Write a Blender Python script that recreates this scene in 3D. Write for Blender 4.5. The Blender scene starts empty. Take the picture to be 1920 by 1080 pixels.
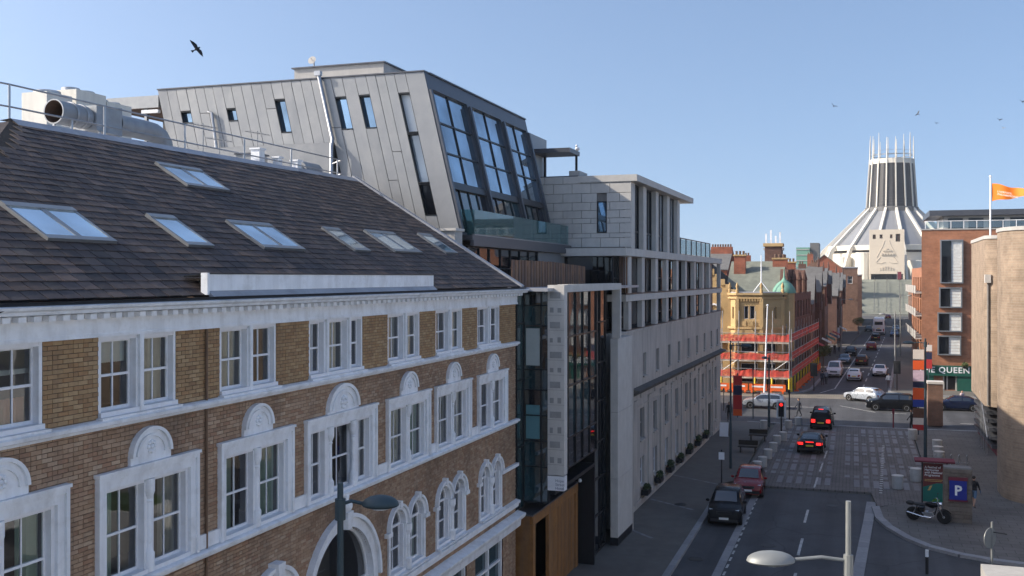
import bpy, math, random
from mathutils import Vector, Matrix
random.seed(7)
S = bpy.context.scene
C = S.collection
# ------------------------------------------------------------------ camera, sky, sun, exposure
FOC, VH, CAMH = 1900.0, 520.0, 13.0
YAW = math.atan(640 / FOC)
cam = bpy.data.cameras.new('camera')
cam.sensor_width = 36.0
cam.lens = 36.0 * FOC / 1920.0
cam.shift_y = -(540 - VH) / 1920.0
cam.clip_start = 0.2
cam.clip_end = 6000
camo = bpy.data.objects.new('camera', cam)
camo.location = (0, 0, CAMH)
camo.rotation_euler = (math.radians(90), 0, YAW)
C.objects.link(camo)
S.camera = camo
SUNV = Vector((-1.0, -0.35, 0.69)).normalized()
w = bpy.data.worlds.new('World')
S.world = w
w.use_nodes = True
nt = w.node_tree
sky = nt.nodes.new('ShaderNodeTexSky')
sky.sky_type = 'NISHITA'
sky.sun_disc = False
sky.sun_elevation = math.asin(SUNV.z)
sky.sun_rotation = math.atan2(SUNV.x, SUNV.y)
sky.altitude = 50
sky.air_density = 1.0
sky.dust_density = 3.0
sky.ozone_density = 2.2
bg = nt.nodes['Background']
bg.inputs['Strength'].default_value = 0.108
nt.links.new(sky.outputs[0], bg.inputs['Color'])
_tc = nt.nodes.new('ShaderNodeTexCoord')              # hazier air: the whole dome is read a little higher than the eye looks
_ad = nt.nodes.new('ShaderNodeVectorMath'); _ad.operation = 'ADD'; _ad.inputs[1].default_value = (0, 0, 0.15)
_nm = nt.nodes.new('ShaderNodeVectorMath'); _nm.operation = 'NORMALIZE'
nt.links.new(_tc.outputs['Generated'], _ad.inputs[0]); nt.links.new(_ad.outputs[0], _nm.inputs[0]); nt.links.new(_nm.outputs[0], sky.inputs[0])
sl = bpy.data.lights.new('sun', 'SUN')
sl.energy = 3.0
sl.angle = math.radians(0.55)
sl.color = (1.0, 0.90, 0.76)
so = bpy.data.objects.new('sun', sl)
so.rotation_euler = SUNV.to_track_quat('Z', 'Y').to_euler()
so.location = (-60, -20, 60)
C.objects.link(so)
S.view_settings.view_transform = 'Standard'
S.view_settings.look = 'None'
S.view_settings.gamma = 1.0
S.view_settings.use_curve_mapping = False
S.view_settings.exposure = 1.12
S.render.engine = 'CYCLES'

# ------------------------------------------------------------------ where things stand (surveyed from the viewpoint)
_c, _s = math.cos(YAW), math.sin(YAW)
def ray(u, v):
    a = (u - 960) / FOC
    return (a * _c - _s, a * _s + _c, -(v - VH) / FOC)
def onX(u, v, X):
    d = ray(u, v); t = X / d[0]
    return (X, d[1] * t, CAMH + d[2] * t)
def onY(u, v, Y):
    d = ray(u, v); t = Y / d[1]
    return (d[0] * t, Y, CAMH + d[2] * t)
def onZ(u, v, Z=0.0):
    d = ray(u, v); t = (Z - CAMH) / d[2]
    return (d[0] * t, d[1] * t, Z)
def atT(u, v, t):
    d = ray(u, v)
    return (d[0] * t, d[1] * t, CAMH + d[2] * t)
def fy(u, X):
    return onX(u, 0, X)[1]

# ------------------------------------------------------------------ materials
MATS = {}
def _new(name):
    m = bpy.data.materials.new(name); m.use_nodes = True
    t = m.node_tree
    b = t.nodes['Principled BSDF']
    MATS[name] = m
    return m, t, b
def mixrgb(t, a, b, fac, mode='MIX'):
    n = t.nodes.new('ShaderNodeMix'); n.data_type = 'RGBA'; n.blend_type = mode
    for i, x in ((0, fac), (6, a), (7, b)):
        if hasattr(x, 'links') or hasattr(x, 'is_linked'):
            t.links.new(x, n.inputs[i])
        elif i == 0:
            n.inputs[0].default_value = x
        else:
            n.inputs[i].default_value = (*x[:3], 1)
    return n.outputs[2]
def noise(t, scale, detail=4, rough=0.6, co=None, stretch=None):
    if co is None:
        co = t.nodes.new('ShaderNodeNewGeometry').outputs['Position']
    if stretch:
        mp = t.nodes.new('ShaderNodeMapping'); mp.inputs['Scale'].default_value = stretch
        t.links.new(co, mp.inputs[0]); co = mp.outputs[0]
    n = t.nodes.new('ShaderNodeTexNoise')
    n.inputs['Scale'].default_value = scale; n.inputs['Detail'].default_value = detail
    n.inputs['Roughness'].default_value = rough
    t.links.new(co, n.inputs['Vector'])
    return n.outputs[0]
def ramp(t, fac, stops, const=False):
    r = t.nodes.new('ShaderNodeValToRGB')
    if const: r.color_ramp.interpolation = 'CONSTANT'
    e = r.color_ramp.elements
    while len(e) < len(stops): e.new(0.5)
    for i, (p, c) in enumerate(stops):
        e[i].position = p; e[i].color = (*c[:3], 1)
    t.links.new(fac, r.inputs[0])
    return r.outputs[0]
def island(t):
    g = t.nodes.new('ShaderNodeNewGeometry'); o = t.nodes.new('ShaderNodeObjectInfo')
    a = t.nodes.new('ShaderNodeMath'); a.operation = 'ADD'
    t.links.new(g.outputs['Random Per Island'], a.inputs[0]); t.links.new(o.outputs['Random'], a.inputs[1])
    f = t.nodes.new('ShaderNodeMath'); f.operation = 'FRACT'
    t.links.new(a.outputs[0], f.inputs[0])
    return f.outputs[0]
def bump(t, b, h, strength=0.3, dist=0.02):
    n = t.nodes.new('ShaderNodeBump'); n.inputs['Strength'].default_value = strength; n.inputs['Distance'].default_value = dist
    t.links.new(h, n.inputs['Height']); t.links.new(n.outputs[0], b.inputs['Normal'])
def mat(name, col, rough=0.7, metal=0.0, var=0.18, scale=2.5, bmp=0.25, bscale=25.0, pieces=None, stain=None, spec=0.4, coat=0.0, streak=0.0, dist=0.01):
    """procedural surface: fine grain, broad weathering, optional colour per piece"""
    m, t, b = _new(name)
    b.inputs['Roughness'].default_value = rough
    b.inputs['Metallic'].default_value = metal
    b.inputs['Specular IOR Level'].default_value = spec
    b.inputs['Coat Weight'].default_value = coat
    b.inputs['Coat Roughness'].default_value = 0.05
    if pieces:
        n = len(pieces)
        base = ramp(t, island(t), [(i / n, p) for i, p in enumerate(pieces)])
    else:
        base = tuple(col)
    lo = tuple(1 - var for _ in range(3)); hi = tuple(1 + var for _ in range(3))
    n1 = noise(t, scale, 6, 0.65)
    shade = ramp(t, n1, [(0.28, lo), (0.72, hi)])
    out = mixrgb(t, base, shade, 1.0, 'MULTIPLY')
    if stain:
        scol, amt, ss = stain
        n2 = noise(t, ss, 5, 0.7)
        msk = ramp(t, n2, [(0.48, (0, 0, 0)), (0.72, (amt, amt, amt))])
        out = mixrgb(t, out, scol, msk)
    if streak:
        n3 = noise(t, 1.0, 4, 0.6, stretch=(3.0, 3.0, 0.25))
        msk = ramp(t, n3, [(0.45, (0, 0, 0)), (0.75, (streak, streak, streak))])
        out = mixrgb(t, out, (0.12, 0.11, 0.10), msk)
    t.links.new(out, b.inputs['Base Color'])
    if bmp:
        bump(t, b, noise(t, bscale, 5, 0.6), bmp, dist)
    rr = t.nodes.new('ShaderNodeMapRange'); rr.inputs[3].default_value = max(0.02, rough - 0.1); rr.inputs[4].default_value = min(1, rough + 0.1)
    t.links.new(n1, rr.inputs[0]); t.links.new(rr.outputs[0], b.inputs['Roughness'])
    return m
def glassmat(name, tint, thru, rough=0.02, wob=0.0, boost=1.0, milk=0.0):
    """thin window glass: what is behind shows through, the sky is mirrored more at grazing angles"""
    m, t, b = _new(name)
    t.nodes.remove(b)
    out = t.nodes['Material Output']
    tr = t.nodes.new('ShaderNodeBsdfTransparent'); tr.inputs[0].default_value = (*[x * thru for x in tint], 1)
    gl = t.nodes.new('ShaderNodeBsdfGlossy'); gl.inputs['Roughness'].default_value = rough
    gl.inputs['Color'].default_value = (0.95, 0.97, 1.0, 1)
    fr = t.nodes.new('ShaderNodeFresnel'); fr.inputs['IOR'].default_value = 1.75 * boost
    mx = t.nodes.new('ShaderNodeMixShader')
    t.links.new(fr.outputs[0], mx.inputs[0]); t.links.new(tr.outputs[0], mx.inputs[1]); t.links.new(gl.outputs[0], mx.inputs[2])
    last = mx.outputs[0]
    if milk:
        df = t.nodes.new('ShaderNodeBsdfDiffuse'); df.inputs[0].default_value = (0.30, 0.55, 0.55, 1)
        m2 = t.nodes.new('ShaderNodeMixShader'); m2.inputs[0].default_value = milk
        t.links.new(last, m2.inputs[1]); t.links.new(df.outputs[0], m2.inputs[2]); last = m2.outputs[0]
    t.links.new(last, out.inputs['Surface'])
    if wob:
        bn = t.nodes.new('ShaderNodeBump'); bn.inputs['Strength'].default_value = wob; bn.inputs['Distance'].default_value = 0.02
        t.links.new(noise(t, 1.1, 2, 0.5), bn.inputs['Height'])
        t.links.new(bn.outputs[0], gl.inputs['Normal']); t.links.new(bn.outputs[0], fr.inputs['Normal'])
    return m
def mirrormat(name, tint, rough=0.03, wob=0.06, spec=1.0, ior=2.2, metal=0.0):
    """coated facade glass: dark body, strong mirror of the surroundings"""
    m, t, b = _new(name)
    b.inputs['Base Color'].default_value = (*tint, 1)
    b.inputs['Roughness'].default_value = rough
    b.inputs['IOR'].default_value = ior
    b.inputs['Specular IOR Level'].default_value = spec
    b.inputs['Metallic'].default_value = metal
    n1 = noise(t, 0.6, 2, 0.5)
    shade = ramp(t, n1, [(0.3, (0.6, 0.6, 0.6)), (0.7, (1.3, 1.3, 1.3))])
    t.links.new(mixrgb(t, tint, shade, 1.0, 'MULTIPLY'), b.inputs['Base Color'])
    bump(t, b, noise(t, 0.9, 2, 0.5), wob, 0.02)
    return m
def roadmat(name, col):
    """worn asphalt: aggregate, wheel-polished lanes, oil drips, tar seams"""
    m, t, b = _new(name)
    base = mixrgb(t, col, ramp(t, noise(t, 0.4, 6, 0.65), [(0.3, (0.75, 0.75, 0.76)), (0.7, (1.25, 1.25, 1.24))]), 1.0, 'MULTIPLY')
    agg = ramp(t, noise(t, 45, 3, 0.7), [(0.3, (0.72, 0.72, 0.72)), (0.75, (1.4, 1.4, 1.4))])
    base = mixrgb(t, base, agg, 1.0, 'MULTIPLY')
    lanes = ramp(t, noise(t, 1.0, 3, 0.5, stretch=(0.9, 0.025, 1)), [(0.35, (0.78, 0.78, 0.79)), (0.65, (1.22, 1.22, 1.22))])
    base = mixrgb(t, base, lanes, 1.0, 'MULTIPLY')
    oil = ramp(t, noise(t, 1.3, 4, 0.6), [(0.62, (0, 0, 0)), (0.75, (0.6, 0.6, 0.6))])
    base = mixrgb(t, base, (0.022, 0.022, 0.024), oil)
    vo = t.nodes.new('ShaderNodeTexVoronoi'); vo.feature = 'DISTANCE_TO_EDGE'; vo.inputs['Scale'].default_value = 0.16
    g_ = t.nodes.new('ShaderNodeNewGeometry'); wn = t.nodes.new('ShaderNodeVectorMath'); wn.operation = 'ADD'
    nz = t.nodes.new('ShaderNodeTexNoise'); nz.inputs['Scale'].default_value = 0.5; t.links.new(g_.outputs['Position'], nz.inputs['Vector'])
    t.links.new(g_.outputs['Position'], wn.inputs[0]); t.links.new(nz.outputs['Color'], wn.inputs[1]); t.links.new(wn.outputs[0], vo.inputs['Vector'])
    crack = ramp(t, vo.outputs['Distance'], [(0.0, (0.55, 0.55, 0.55)), (0.010, (0, 0, 0))])
    base = mixrgb(t, base, (0.02, 0.02, 0.022), crack)
    t.links.new(base, b.inputs['Base Color']); b.inputs['Roughness'].default_value = 0.82
    bump(t, b, noise(t, 60, 4, 0.6), 0.5, 0.01)
    return m
def emit(name, col, strength, base=None):
    m, t, b = _new(name)
    b.inputs['Base Color'].default_value = (*(base or col), 1)
    b.inputs['Emission Color'].default_value = (*col, 1)
    b.inputs['Emission Strength'].default_value = strength
    b.inputs['Roughness'].default_value = 0.3
    return m

BRK = dict(var=0.12, scale=9, bmp=0.5, bscale=60)
mat('golden_brick', None, 0.85, pieces=[(0.35, 0.225, 0.115), (0.40, 0.265, 0.14), (0.45, 0.305, 0.165), (0.32, 0.195, 0.098), (0.38, 0.24, 0.122), (0.28, 0.165, 0.085), (0.42, 0.275, 0.14), (0.35, 0.205, 0.10)], stain=((0.20, 0.11, 0.05), 0.5, 0.6), streak=0.2, **BRK)
mat('yellow_brick', None, 0.85, pieces=[(0.35, 0.225, 0.14), (0.39, 0.26, 0.168), (0.44, 0.305, 0.205), (0.36, 0.232, 0.145), (0.29, 0.18, 0.115), (0.40, 0.265, 0.168), (0.47, 0.345, 0.24), (0.34, 0.20, 0.125)],
    var=0.12, scale=9, bmp=0.5, bscale=60, stain=((0.14, 0.085, 0.055), 0.75, 0.45), streak=0.3)
mat('mortar', (0.095, 0.066, 0.046), 0.95, var=0.25, scale=5, bmp=0.3, bscale=80)
mat('white_paint', (0.83, 0.85, 0.88), 0.5, var=0.05, scale=1.5, bmp=0.12, bscale=30, stain=((0.46, 0.44, 0.41), 0.4, 2.3), streak=0.22)
mat('white_sash', (0.80, 0.81, 0.84), 0.4, var=0.08, scale=3, bmp=0.05, stain=((0.45, 0.43, 0.40), 0.4, 3.0))
mat('slate', None, 0.68, pieces=[(0.040, 0.032, 0.034), (0.072, 0.054, 0.050), (0.049, 0.042, 0.046), (0.108, 0.080, 0.072), (0.028, 0.025, 0.028), (0.058, 0.049, 0.052), (0.088, 0.062, 0.052), (0.043, 0.034, 0.034)],
    var=0.3, scale=7, bmp=0.55, bscale=35, stain=((0.12, 0.105, 0.09), 0.45, 2.2), spec=0.3)
mat('roof_felt', (0.018, 0.017, 0.018), 0.9, bmp=0.4)
mat('lead', (0.36, 0.37, 0.40), 0.5, metal=0.25, var=0.15, scale=2, stain=((0.20, 0.20, 0.21), 0.5, 1.3))
mat('zinc', None, 0.48, metal=0.35, pieces=[(0.245, 0.255, 0.27), (0.265, 0.275, 0.29), (0.23, 0.24, 0.255), (0.28, 0.29, 0.302)], var=0.07, scale=1.6, bmp=0.12, bscale=2.2, stain=((0.34, 0.34, 0.34), 0.35, 0.9), dist=0.05)
mat('zinc_dark', (0.10, 0.105, 0.12), 0.42, metal=0.5, var=0.1, scale=2, bmp=0.05)
mat('zinc_joint', (0.06, 0.06, 0.065), 0.7, var=0.1)
mat('stone', None, 0.8, pieces=[(0.54, 0.52, 0.49), (0.57, 0.545, 0.51), (0.51, 0.49, 0.46), (0.55, 0.53, 0.50)], var=0.08, scale=1.8, bmp=0.2, bscale=40, stain=((0.40, 0.38, 0.35), 0.35, 0.7), streak=0.1)
mat('brown_stone', None, 0.9, pieces=[(0.15, 0.12, 0.095), (0.18, 0.145, 0.115), (0.13, 0.10, 0.08), (0.20, 0.165, 0.135)], var=0.2, scale=6, bmp=0.5)
mat('stone_joint', (0.20, 0.19, 0.18), 0.95)
mat('old_stone', None, 0.85, pieces=[(0.46, 0.43, 0.395), (0.49, 0.46, 0.425), (0.475, 0.445, 0.41), (0.51, 0.48, 0.445)], var=0.14, scale=0.9, bmp=0.3, bscale=20, stain=((0.27, 0.255, 0.24), 0.5, 0.45), streak=0.45)
mat('soot_stone', (0.10, 0.095, 0.09), 0.9, var=0.3, scale=2)
mat('dark_metal', (0.022, 0.025, 0.030), 0.4, metal=0.3, var=0.15, bmp=0.0)
mat('grey_metal', (0.28, 0.29, 0.30), 0.4, metal=0.6, var=0.12, bmp=0.05)
mat('galvanised', (0.42, 0.43, 0.45), 0.38, metal=0.75, var=0.2, scale=4, bmp=0.08)
mat('pipe_brown', (0.17, 0.105, 0.065), 0.7, var=0.2)
mat('duct_steel', (0.30, 0.32, 0.345), 0.55, metal=0.35, var=0.18, scale=3, bmp=0.1, bscale=4, stain=((0.30, 0.29, 0.27), 0.5, 1.2))
mat('rust', (0.13, 0.085, 0.065), 0.85, var=0.3, scale=8)
mat('unit_cream', (0.66, 0.64, 0.58), 0.5, var=0.06, bmp=0.03, streak=0.2)
mat('vent_black', (0.012, 0.012, 0.014), 0.6, var=0.1, bmp=0)
mat('timber_orange', None, 0.6, var=0.3, scale=2.2, bmp=0.25, pieces=[(0.27, 0.125, 0.04), (0.31, 0.145, 0.045), (0.23, 0.105, 0.035)], streak=0.45)
mat('timber_brown', None, 0.75, pieces=[(0.20, 0.11, 0.065), (0.26, 0.14, 0.08), (0.16, 0.09, 0.06), (0.13, 0.08, 0.06)], var=0.25, scale=3, bmp=0.3)
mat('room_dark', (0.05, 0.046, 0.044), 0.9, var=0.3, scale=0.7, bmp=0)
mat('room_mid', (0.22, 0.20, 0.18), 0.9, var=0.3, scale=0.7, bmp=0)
mat('blind', (0.82, 0.82, 0.79), 0.8, var=0.05, bmp=0.02)
mat('curtain_cream', (0.74, 0.71, 0.64), 0.9, var=0.08, bmp=0.05)
mat('curtain_green', (0.40, 0.52, 0.47), 0.9, var=0.12, bmp=0.05)
mat('curtain_grey', (0.46, 0.45, 0.43), 0.9, var=0.12, bmp=0.05)
mat('curtain_peach', (0.62, 0.30, 0.19), 0.9, var=0.12, bmp=0.05)
glassmat('window_glass', (0.9, 0.96, 0.94), 0.92, wob=0.14, boost=1.2)
glassmat('skylight_glass', (0.45, 0.55, 0.62), 0.7, wob=0.05, boost=1.6)
glassmat('balcony_glass', (0.62, 0.85, 0.84), 0.88, rough=0.03, boost=0.95, milk=0.10)
mirrormat('blue_glass', (0.30, 0.42, 0.52), 0.03, 0.05, 1.0, 2.0, 0.85)
mirrormat('roof_glass', (0.60, 0.74, 0.82), 0.04, 0.05, 1.0, 2.0, 0.8)
mirrormat('pale_glass', (0.30, 0.34, 0.37), 0.06, 0.04, 0.9, 1.9)
mirrormat('black_glass', (0.012, 0.015, 0.02), 0.03, 0.10, 1.0, 1.75)
mirrormat('teal_glass', (0.02, 0.05, 0.06), 0.04, 0.10, 1.0, 1.7)
mirrormat('far_glass', (0.018, 0.021, 0.027), 0.05, 0.05, 0.5, 1.45)
roadmat('asphalt', (0.054, 0.056, 0.062))
mat('pane_blind', (0.74, 0.77, 0.78), 0.35, var=0.04, bmp=0, spec=0.6)  # pale diffuse pane: the bright sky reflection is put into its colour
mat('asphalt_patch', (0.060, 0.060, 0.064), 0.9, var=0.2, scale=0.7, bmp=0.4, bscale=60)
mat('pavement', (0.125, 0.118, 0.108), 0.9, var=0.16, scale=1.5, bmp=0.35, bscale=25, stain=((0.085, 0.08, 0.075), 0.6, 0.4))
mat('flagstone', None, 0.85, pieces=[(0.15, 0.14, 0.13), (0.17, 0.16, 0.145), (0.135, 0.125, 0.115), (0.16, 0.148, 0.135)], var=0.14, scale=3, bmp=0.25)
mat('kerb_granite', None, 0.8, pieces=[(0.25, 0.25, 0.26), (0.28, 0.28, 0.285), (0.23, 0.23, 0.24)], var=0.15, scale=6, bmp=0.3)
mat('sett', (0.135, 0.128, 0.128), 0.85, var=0.2, scale=3, bmp=0.5, bscale=14)
mat('pale_sett', None, 0.85, pieces=[(0.175, 0.172, 0.182), (0.205, 0.203, 0.212), (0.155, 0.152, 0.16), (0.22, 0.218, 0.228)], var=0.15, scale=5, bmp=0.3)
mat('road_paint', (0.48, 0.48, 0.465), 0.75, var=0.2, scale=3, bmp=0.1, stain=((0.08, 0.08, 0.085), 0.9, 3.5))
mat('earth', (0.10, 0.10, 0.085), 0.95, var=0.25, scale=0.05)
def settmat(name, c1, c2, mortar, bw, bh, ms=0.02, rough=0.85):
    m, t, b = _new(name)
    g = t.nodes.new('ShaderNodeNewGeometry')
    br = t.nodes.new('ShaderNodeTexBrick')
    br.inputs['Scale'].default_value = 1.0
    br.inputs['Brick Width'].default_value = bw; br.inputs['Row Height'].default_value = bh
    br.inputs['Mortar Size'].default_value = ms; br.inputs['Mortar Smooth'].default_value = 0.3
    br.inputs['Color1'].default_value = (*c1, 1); br.inputs['Color2'].default_value = (*c2, 1); br.inputs['Mortar'].default_value = (*mortar, 1)
    t.links.new(g.outputs['Position'], br.inputs['Vector'])
    sh = ramp(t, noise(t, 0.35, 6, 0.65), [(0.3, (0.72, 0.72, 0.72)), (0.7, (1.25, 1.25, 1.25))])
    t.links.new(mixrgb(t, br.outputs['Color'], sh, 1.0, 'MULTIPLY'), b.inputs['Base Color'])
    b.inputs['Roughness'].default_value = rough
    bump(t, b, br.outputs['Fac'], -0.4, 0.02)
    return m
def wallbrick(name, c1, c2, mortar, stain=None, axis='xz', bw=0.46, bh=0.15, rough=0.88):
    """brickwork too far away to pick bricks apart (double courses)"""
    m, t, b = _new(name)
    g = t.nodes.new('ShaderNodeNewGeometry')
    sp = t.nodes.new('ShaderNodeSeparateXYZ'); t.links.new(g.outputs['Position'], sp.inputs[0])
    ad = t.nodes.new('ShaderNodeMath'); ad.operation = 'ADD'
    t.links.new(sp.outputs[0], ad.inputs[0]); t.links.new(sp.outputs[1], ad.inputs[1])
    cb = t.nodes.new('ShaderNodeCombineXYZ'); t.links.new(ad.outputs[0], cb.inputs[0]); t.links.new(sp.outputs[2], cb.inputs[1])
    br = t.nodes.new('ShaderNodeTexBrick')
    br.inputs['Scale'].default_value = 1.0
    br.inputs['Brick Width'].default_value = bw; br.inputs['Row Height'].default_value = bh
    br.inputs['Mortar Size'].default_value = 0.012
    br.inputs['Color1'].default_value = (*c1, 1); br.inputs['Color2'].default_value = (*c2, 1); br.inputs['Mortar'].default_value = (*mortar, 1)
    t.links.new(cb.outputs[0], br.inputs['Vector'])
    sh = ramp(t, noise(t, 0.9, 8, 0.75), [(0.3, (0.66, 0.66, 0.66)), (0.7, (1.28, 1.28, 1.28))])
    o = mixrgb(t, br.outputs['Color'], sh, 1.0, 'MULTIPLY')
    if stain:
        msk = ramp(t, noise(t, 0.25, 5, 0.7, stretch=(1, 1, 0.5)), [(0.5, (0, 0, 0)), (0.75, (0.6, 0.6, 0.6))])
        o = mixrgb(t, o, stain, msk)
    t.links.new(o, b.inputs['Base Color'])
    b.inputs['Roughness'].default_value = rough
    bump(t, b, br.outputs['Fac'], -0.3, 0.01)
    return m
settmat('sett_field', (0.165, 0.148, 0.14), (0.128, 0.116, 0.113), (0.055, 0.053, 0.05), 0.42, 0.2, 0.03)
settmat('paver_field', (0.135, 0.125, 0.118), (0.115, 0.108, 0.10), (0.06, 0.057, 0.053), 0.9, 0.6, 0.02)
settmat('beige_paving', (0.20, 0.18, 0.15), (0.17, 0.155, 0.13), (0.11, 0.10, 0.085), 0.5, 0.3, 0.02)
wallbrick('orange_brick', (0.36, 0.15, 0.08), (0.31, 0.125, 0.065), (0.26, 0.16, 0.11))
wallbrick('buff_brick', (0.30, 0.225, 0.165), (0.245, 0.18, 0.13), (0.29, 0.245, 0.195), (0.165, 0.125, 0.095))
wallbrick('red_brick', (0.30, 0.085, 0.045), (0.24, 0.07, 0.04), (0.22, 0.14, 0.10))
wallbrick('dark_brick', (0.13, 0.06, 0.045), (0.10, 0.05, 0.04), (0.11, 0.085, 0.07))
wallbrick('brown_brick', (0.22, 0.12, 0.085), (0.19, 0.105, 0.075), (0.17, 0.13, 0.10))
mat('golden_stone', None, 0.85, pieces=[(0.46, 0.32, 0.155), (0.50, 0.35, 0.175), (0.42, 0.29, 0.14)], var=0.16, scale=1.2, bmp=0.3, bscale=12, stain=((0.24, 0.165, 0.085), 0.5, 0.6))
mat('far_slate', (0.13, 0.13, 0.13), 0.7, var=0.2, scale=2, bmp=0.3, bscale=6)
mat('green_slate', (0.17, 0.18, 0.15), 0.7, var=0.25, scale=1.2, bmp=0.3, bscale=6)
mat('copper_green', (0.15, 0.31, 0.24), 0.7, var=0.15, scale=2)
mat('concrete', (0.40, 0.39, 0.375), 0.85, var=0.12, scale=1.5, bmp=0.3, streak=0.15)
mat('cathedral_white', (0.66, 0.625, 0.56), 0.8, var=0.05, scale=0.15, bmp=0, stain=((0.60, 0.54, 0.46), 0.25, 0.12))
mat('portland', (0.60, 0.52, 0.42), 0.85, var=0.06, scale=0.2, bmp=0, stain=((0.50, 0.42, 0.33), 0.3, 0.2))
mat('cathedral_roof', (0.235, 0.245, 0.265), 0.5, metal=0.3, var=0.08, scale=0.2, bmp=0)
mat('lantern_glass', (0.028, 0.028, 0.032), 0.5, var=0.3, scale=0.6, bmp=0)
mat('steps_stone', (0.25, 0.26, 0.225), 0.9, var=0.12, scale=0.5, bmp=0)

# ------------------------------------------------------------------ mesh building
class MB:
    def __init__(s): s.v = []; s.f = []; s.sm = False
    def add(s, vs, fs):
        o = len(s.v); s.v += [tuple(p) for p in vs]; s.f += [tuple(i + o for i in f) for f in fs]; return s
    def box(s, x0, y0, z0, x1, y1, z1):
        if x0 > x1: x0, x1 = x1, x0
        if y0 > y1: y0, y1 = y1, y0
        if z0 > z1: z0, z1 = z1, z0
        return s.add([(x0, y0, z0), (x1, y0, z0), (x1, y1, z0), (x0, y1, z0), (x0, y0, z1), (x1, y0, z1), (x1, y1, z1), (x0, y1, z1)],
                     [(0, 3, 2, 1), (4, 5, 6, 7), (0, 1, 5, 4), (1, 2, 6, 5), (2, 3, 7, 6), (3, 0, 4, 7)])
    def hexa(s, p):
        return s.add(p, [(0, 3, 2, 1), (4, 5, 6, 7), (0, 1, 5, 4), (1, 2, 6, 5), (2, 3, 7, 6), (3, 0, 4, 7)])
    def quad(s, *p): return s.add(p, [tuple(range(len(p)))])
    def prism(s, poly, vec):
        """closed solid: polygon (3-D points) swept along vec"""
        n = len(poly); a = [tuple(p) for p in poly]; b = [(p[0] + vec[0], p[1] + vec[1], p[2] + vec[2]) for p in poly]
        return s.add(a + b, [tuple(range(n - 1, -1, -1)), tuple(range(n, 2 * n))] + [(i, (i + 1) % n, n + (i + 1) % n, n + i) for i in range(n)])
    def tube(s, path, r, n=8, cap=True):
        P = [Vector(p) for p in path]; k = len(P)
        R = r if isinstance(r, (list, tuple)) else [r] * k
        vs = []; up = None
        for i in range(k):
            d = ((P[min(i + 1, k - 1)] - P[max(i - 1, 0)])).normalized()
            if up is None:
                up = Vector((0, 0, 1)) if abs(d.z) < 0.9 else Vector((1, 0, 0))
            x = d.cross(up); 
            if x.length < 1e-6: x = d.cross(Vector((0, 1, 0)))
            x.normalize(); y = d.cross(x).normalized(); up = -y
            up = y.cross(d) if False else x.cross(d)
            for j in range(n):
                a = 2 * math.pi * j / n
                vs.append(P[i] + (x * math.cos(a) + y * math.sin(a)) * R[i])
        fs = [(i * n + j, i * n + (j + 1) % n, (i + 1) * n + (j + 1) % n, (i + 1) * n + j) for i in range(k - 1) for j in range(n)]
        if cap: fs += [tuple(range(n - 1, -1, -1)), tuple((k - 1) * n + j for j in range(n))]
        return s.add(vs, fs)
    def lathe(s, prof, c=(0, 0, 0), n=16, axis='z', a0=0.0, a1=2 * math.pi, cap=True):
        full = abs(a1 - a0 - 2 * math.pi) < 1e-6
        m = n if full else n + 1; vs = []
        for (r, h) in prof:
            for j in range(m):
                a = a0 + (a1 - a0) * j / n
                x, y = r * math.cos(a), r * math.sin(a)
                p = (x, y, h) if axis == 'z' else ((h, x, y) if axis == 'x' else (y, h, x))
                vs.append((p[0] + c[0], p[1] + c[1], p[2] + c[2]))
        fs = []
        for i in range(len(prof) - 1):
            for j in range(n):
                k = (j + 1) % m if full else j + 1
                fs.append((i * m + j, i * m + k, (i + 1) * m + k, (i + 1) * m + j))
        if cap and full and prof[0][0] > 1e-5: fs.append(tuple(range(m - 1, -1, -1)))
        if cap and full and prof[-1][0] > 1e-5: fs.append(tuple((len(prof) - 1) * m + j for j in range(m)))
        return s.add(vs, fs)
    def sphere(s, c, r, n=12, k=8, sq=(1, 1, 1)):
        vs = [(c[0], c[1], c[2] - r * sq[2])]; fs = []
        for i in range(1, k):
            p = -math.pi / 2 + math.pi * i / k
            for j in range(n):
                a = 2 * math.pi * j / n
                vs.append((c[0] + r * sq[0] * math.cos(p) * math.cos(a), c[1] + r * sq[1] * math.cos(p) * math.sin(a), c[2] + r * sq[2] * math.sin(p)))
        vs.append((c[0], c[1], c[2] + r * sq[2]))
        for j in range(n): fs.append((0, 1 + (j + 1) % n, 1 + j))
        for i in range(k - 2):
            for j in range(n): fs.append((1 + i * n + j, 1 + i * n + (j + 1) % n, 1 + (i + 1) * n + (j + 1) % n, 1 + (i + 1) * n + j))
        o = 1 + (k - 2) * n
        for j in range(n): fs.append((o + j, o + (j + 1) % n, len(vs) - 1))
        return s.add(vs, fs)
    def xf(s, M):
        s.v = [tuple(M @ Vector(p)) for p in s.v]; return s
    def smooth(s): s.sm = True; return s
    def mesh(s, name, m, org=(0, 0, 0)):
        me = bpy.data.meshes.new(name)
        me.from_pydata([(p[0] - org[0], p[1] - org[1], p[2] - org[2]) for p in s.v], [], s.f)
        me.materials.append(MATS[m])
        if s.sm:
            me.polygons.foreach_set('use_smooth', [True] * len(me.polygons))
            try: me.set_sharp_from_angle(angle=math.radians(38))
            except Exception: pass
        me.update()
        return me
ORG = {}
def org(o): return ORG.get(o.name, (0, 0, 0))
def tag(o, label, cat, group=None):
    o['label'] = label; o['category'] = cat
    if group: o['group'] = group
    return o
def thing(name, label, cat, loc=(0, 0, 0), group=None):
    o = bpy.data.objects.new(name, None); o.empty_display_size = 0.3
    o.location = loc; C.objects.link(o); ORG[o.name] = tuple(loc)
    return tag(o, label, cat, group)
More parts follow.
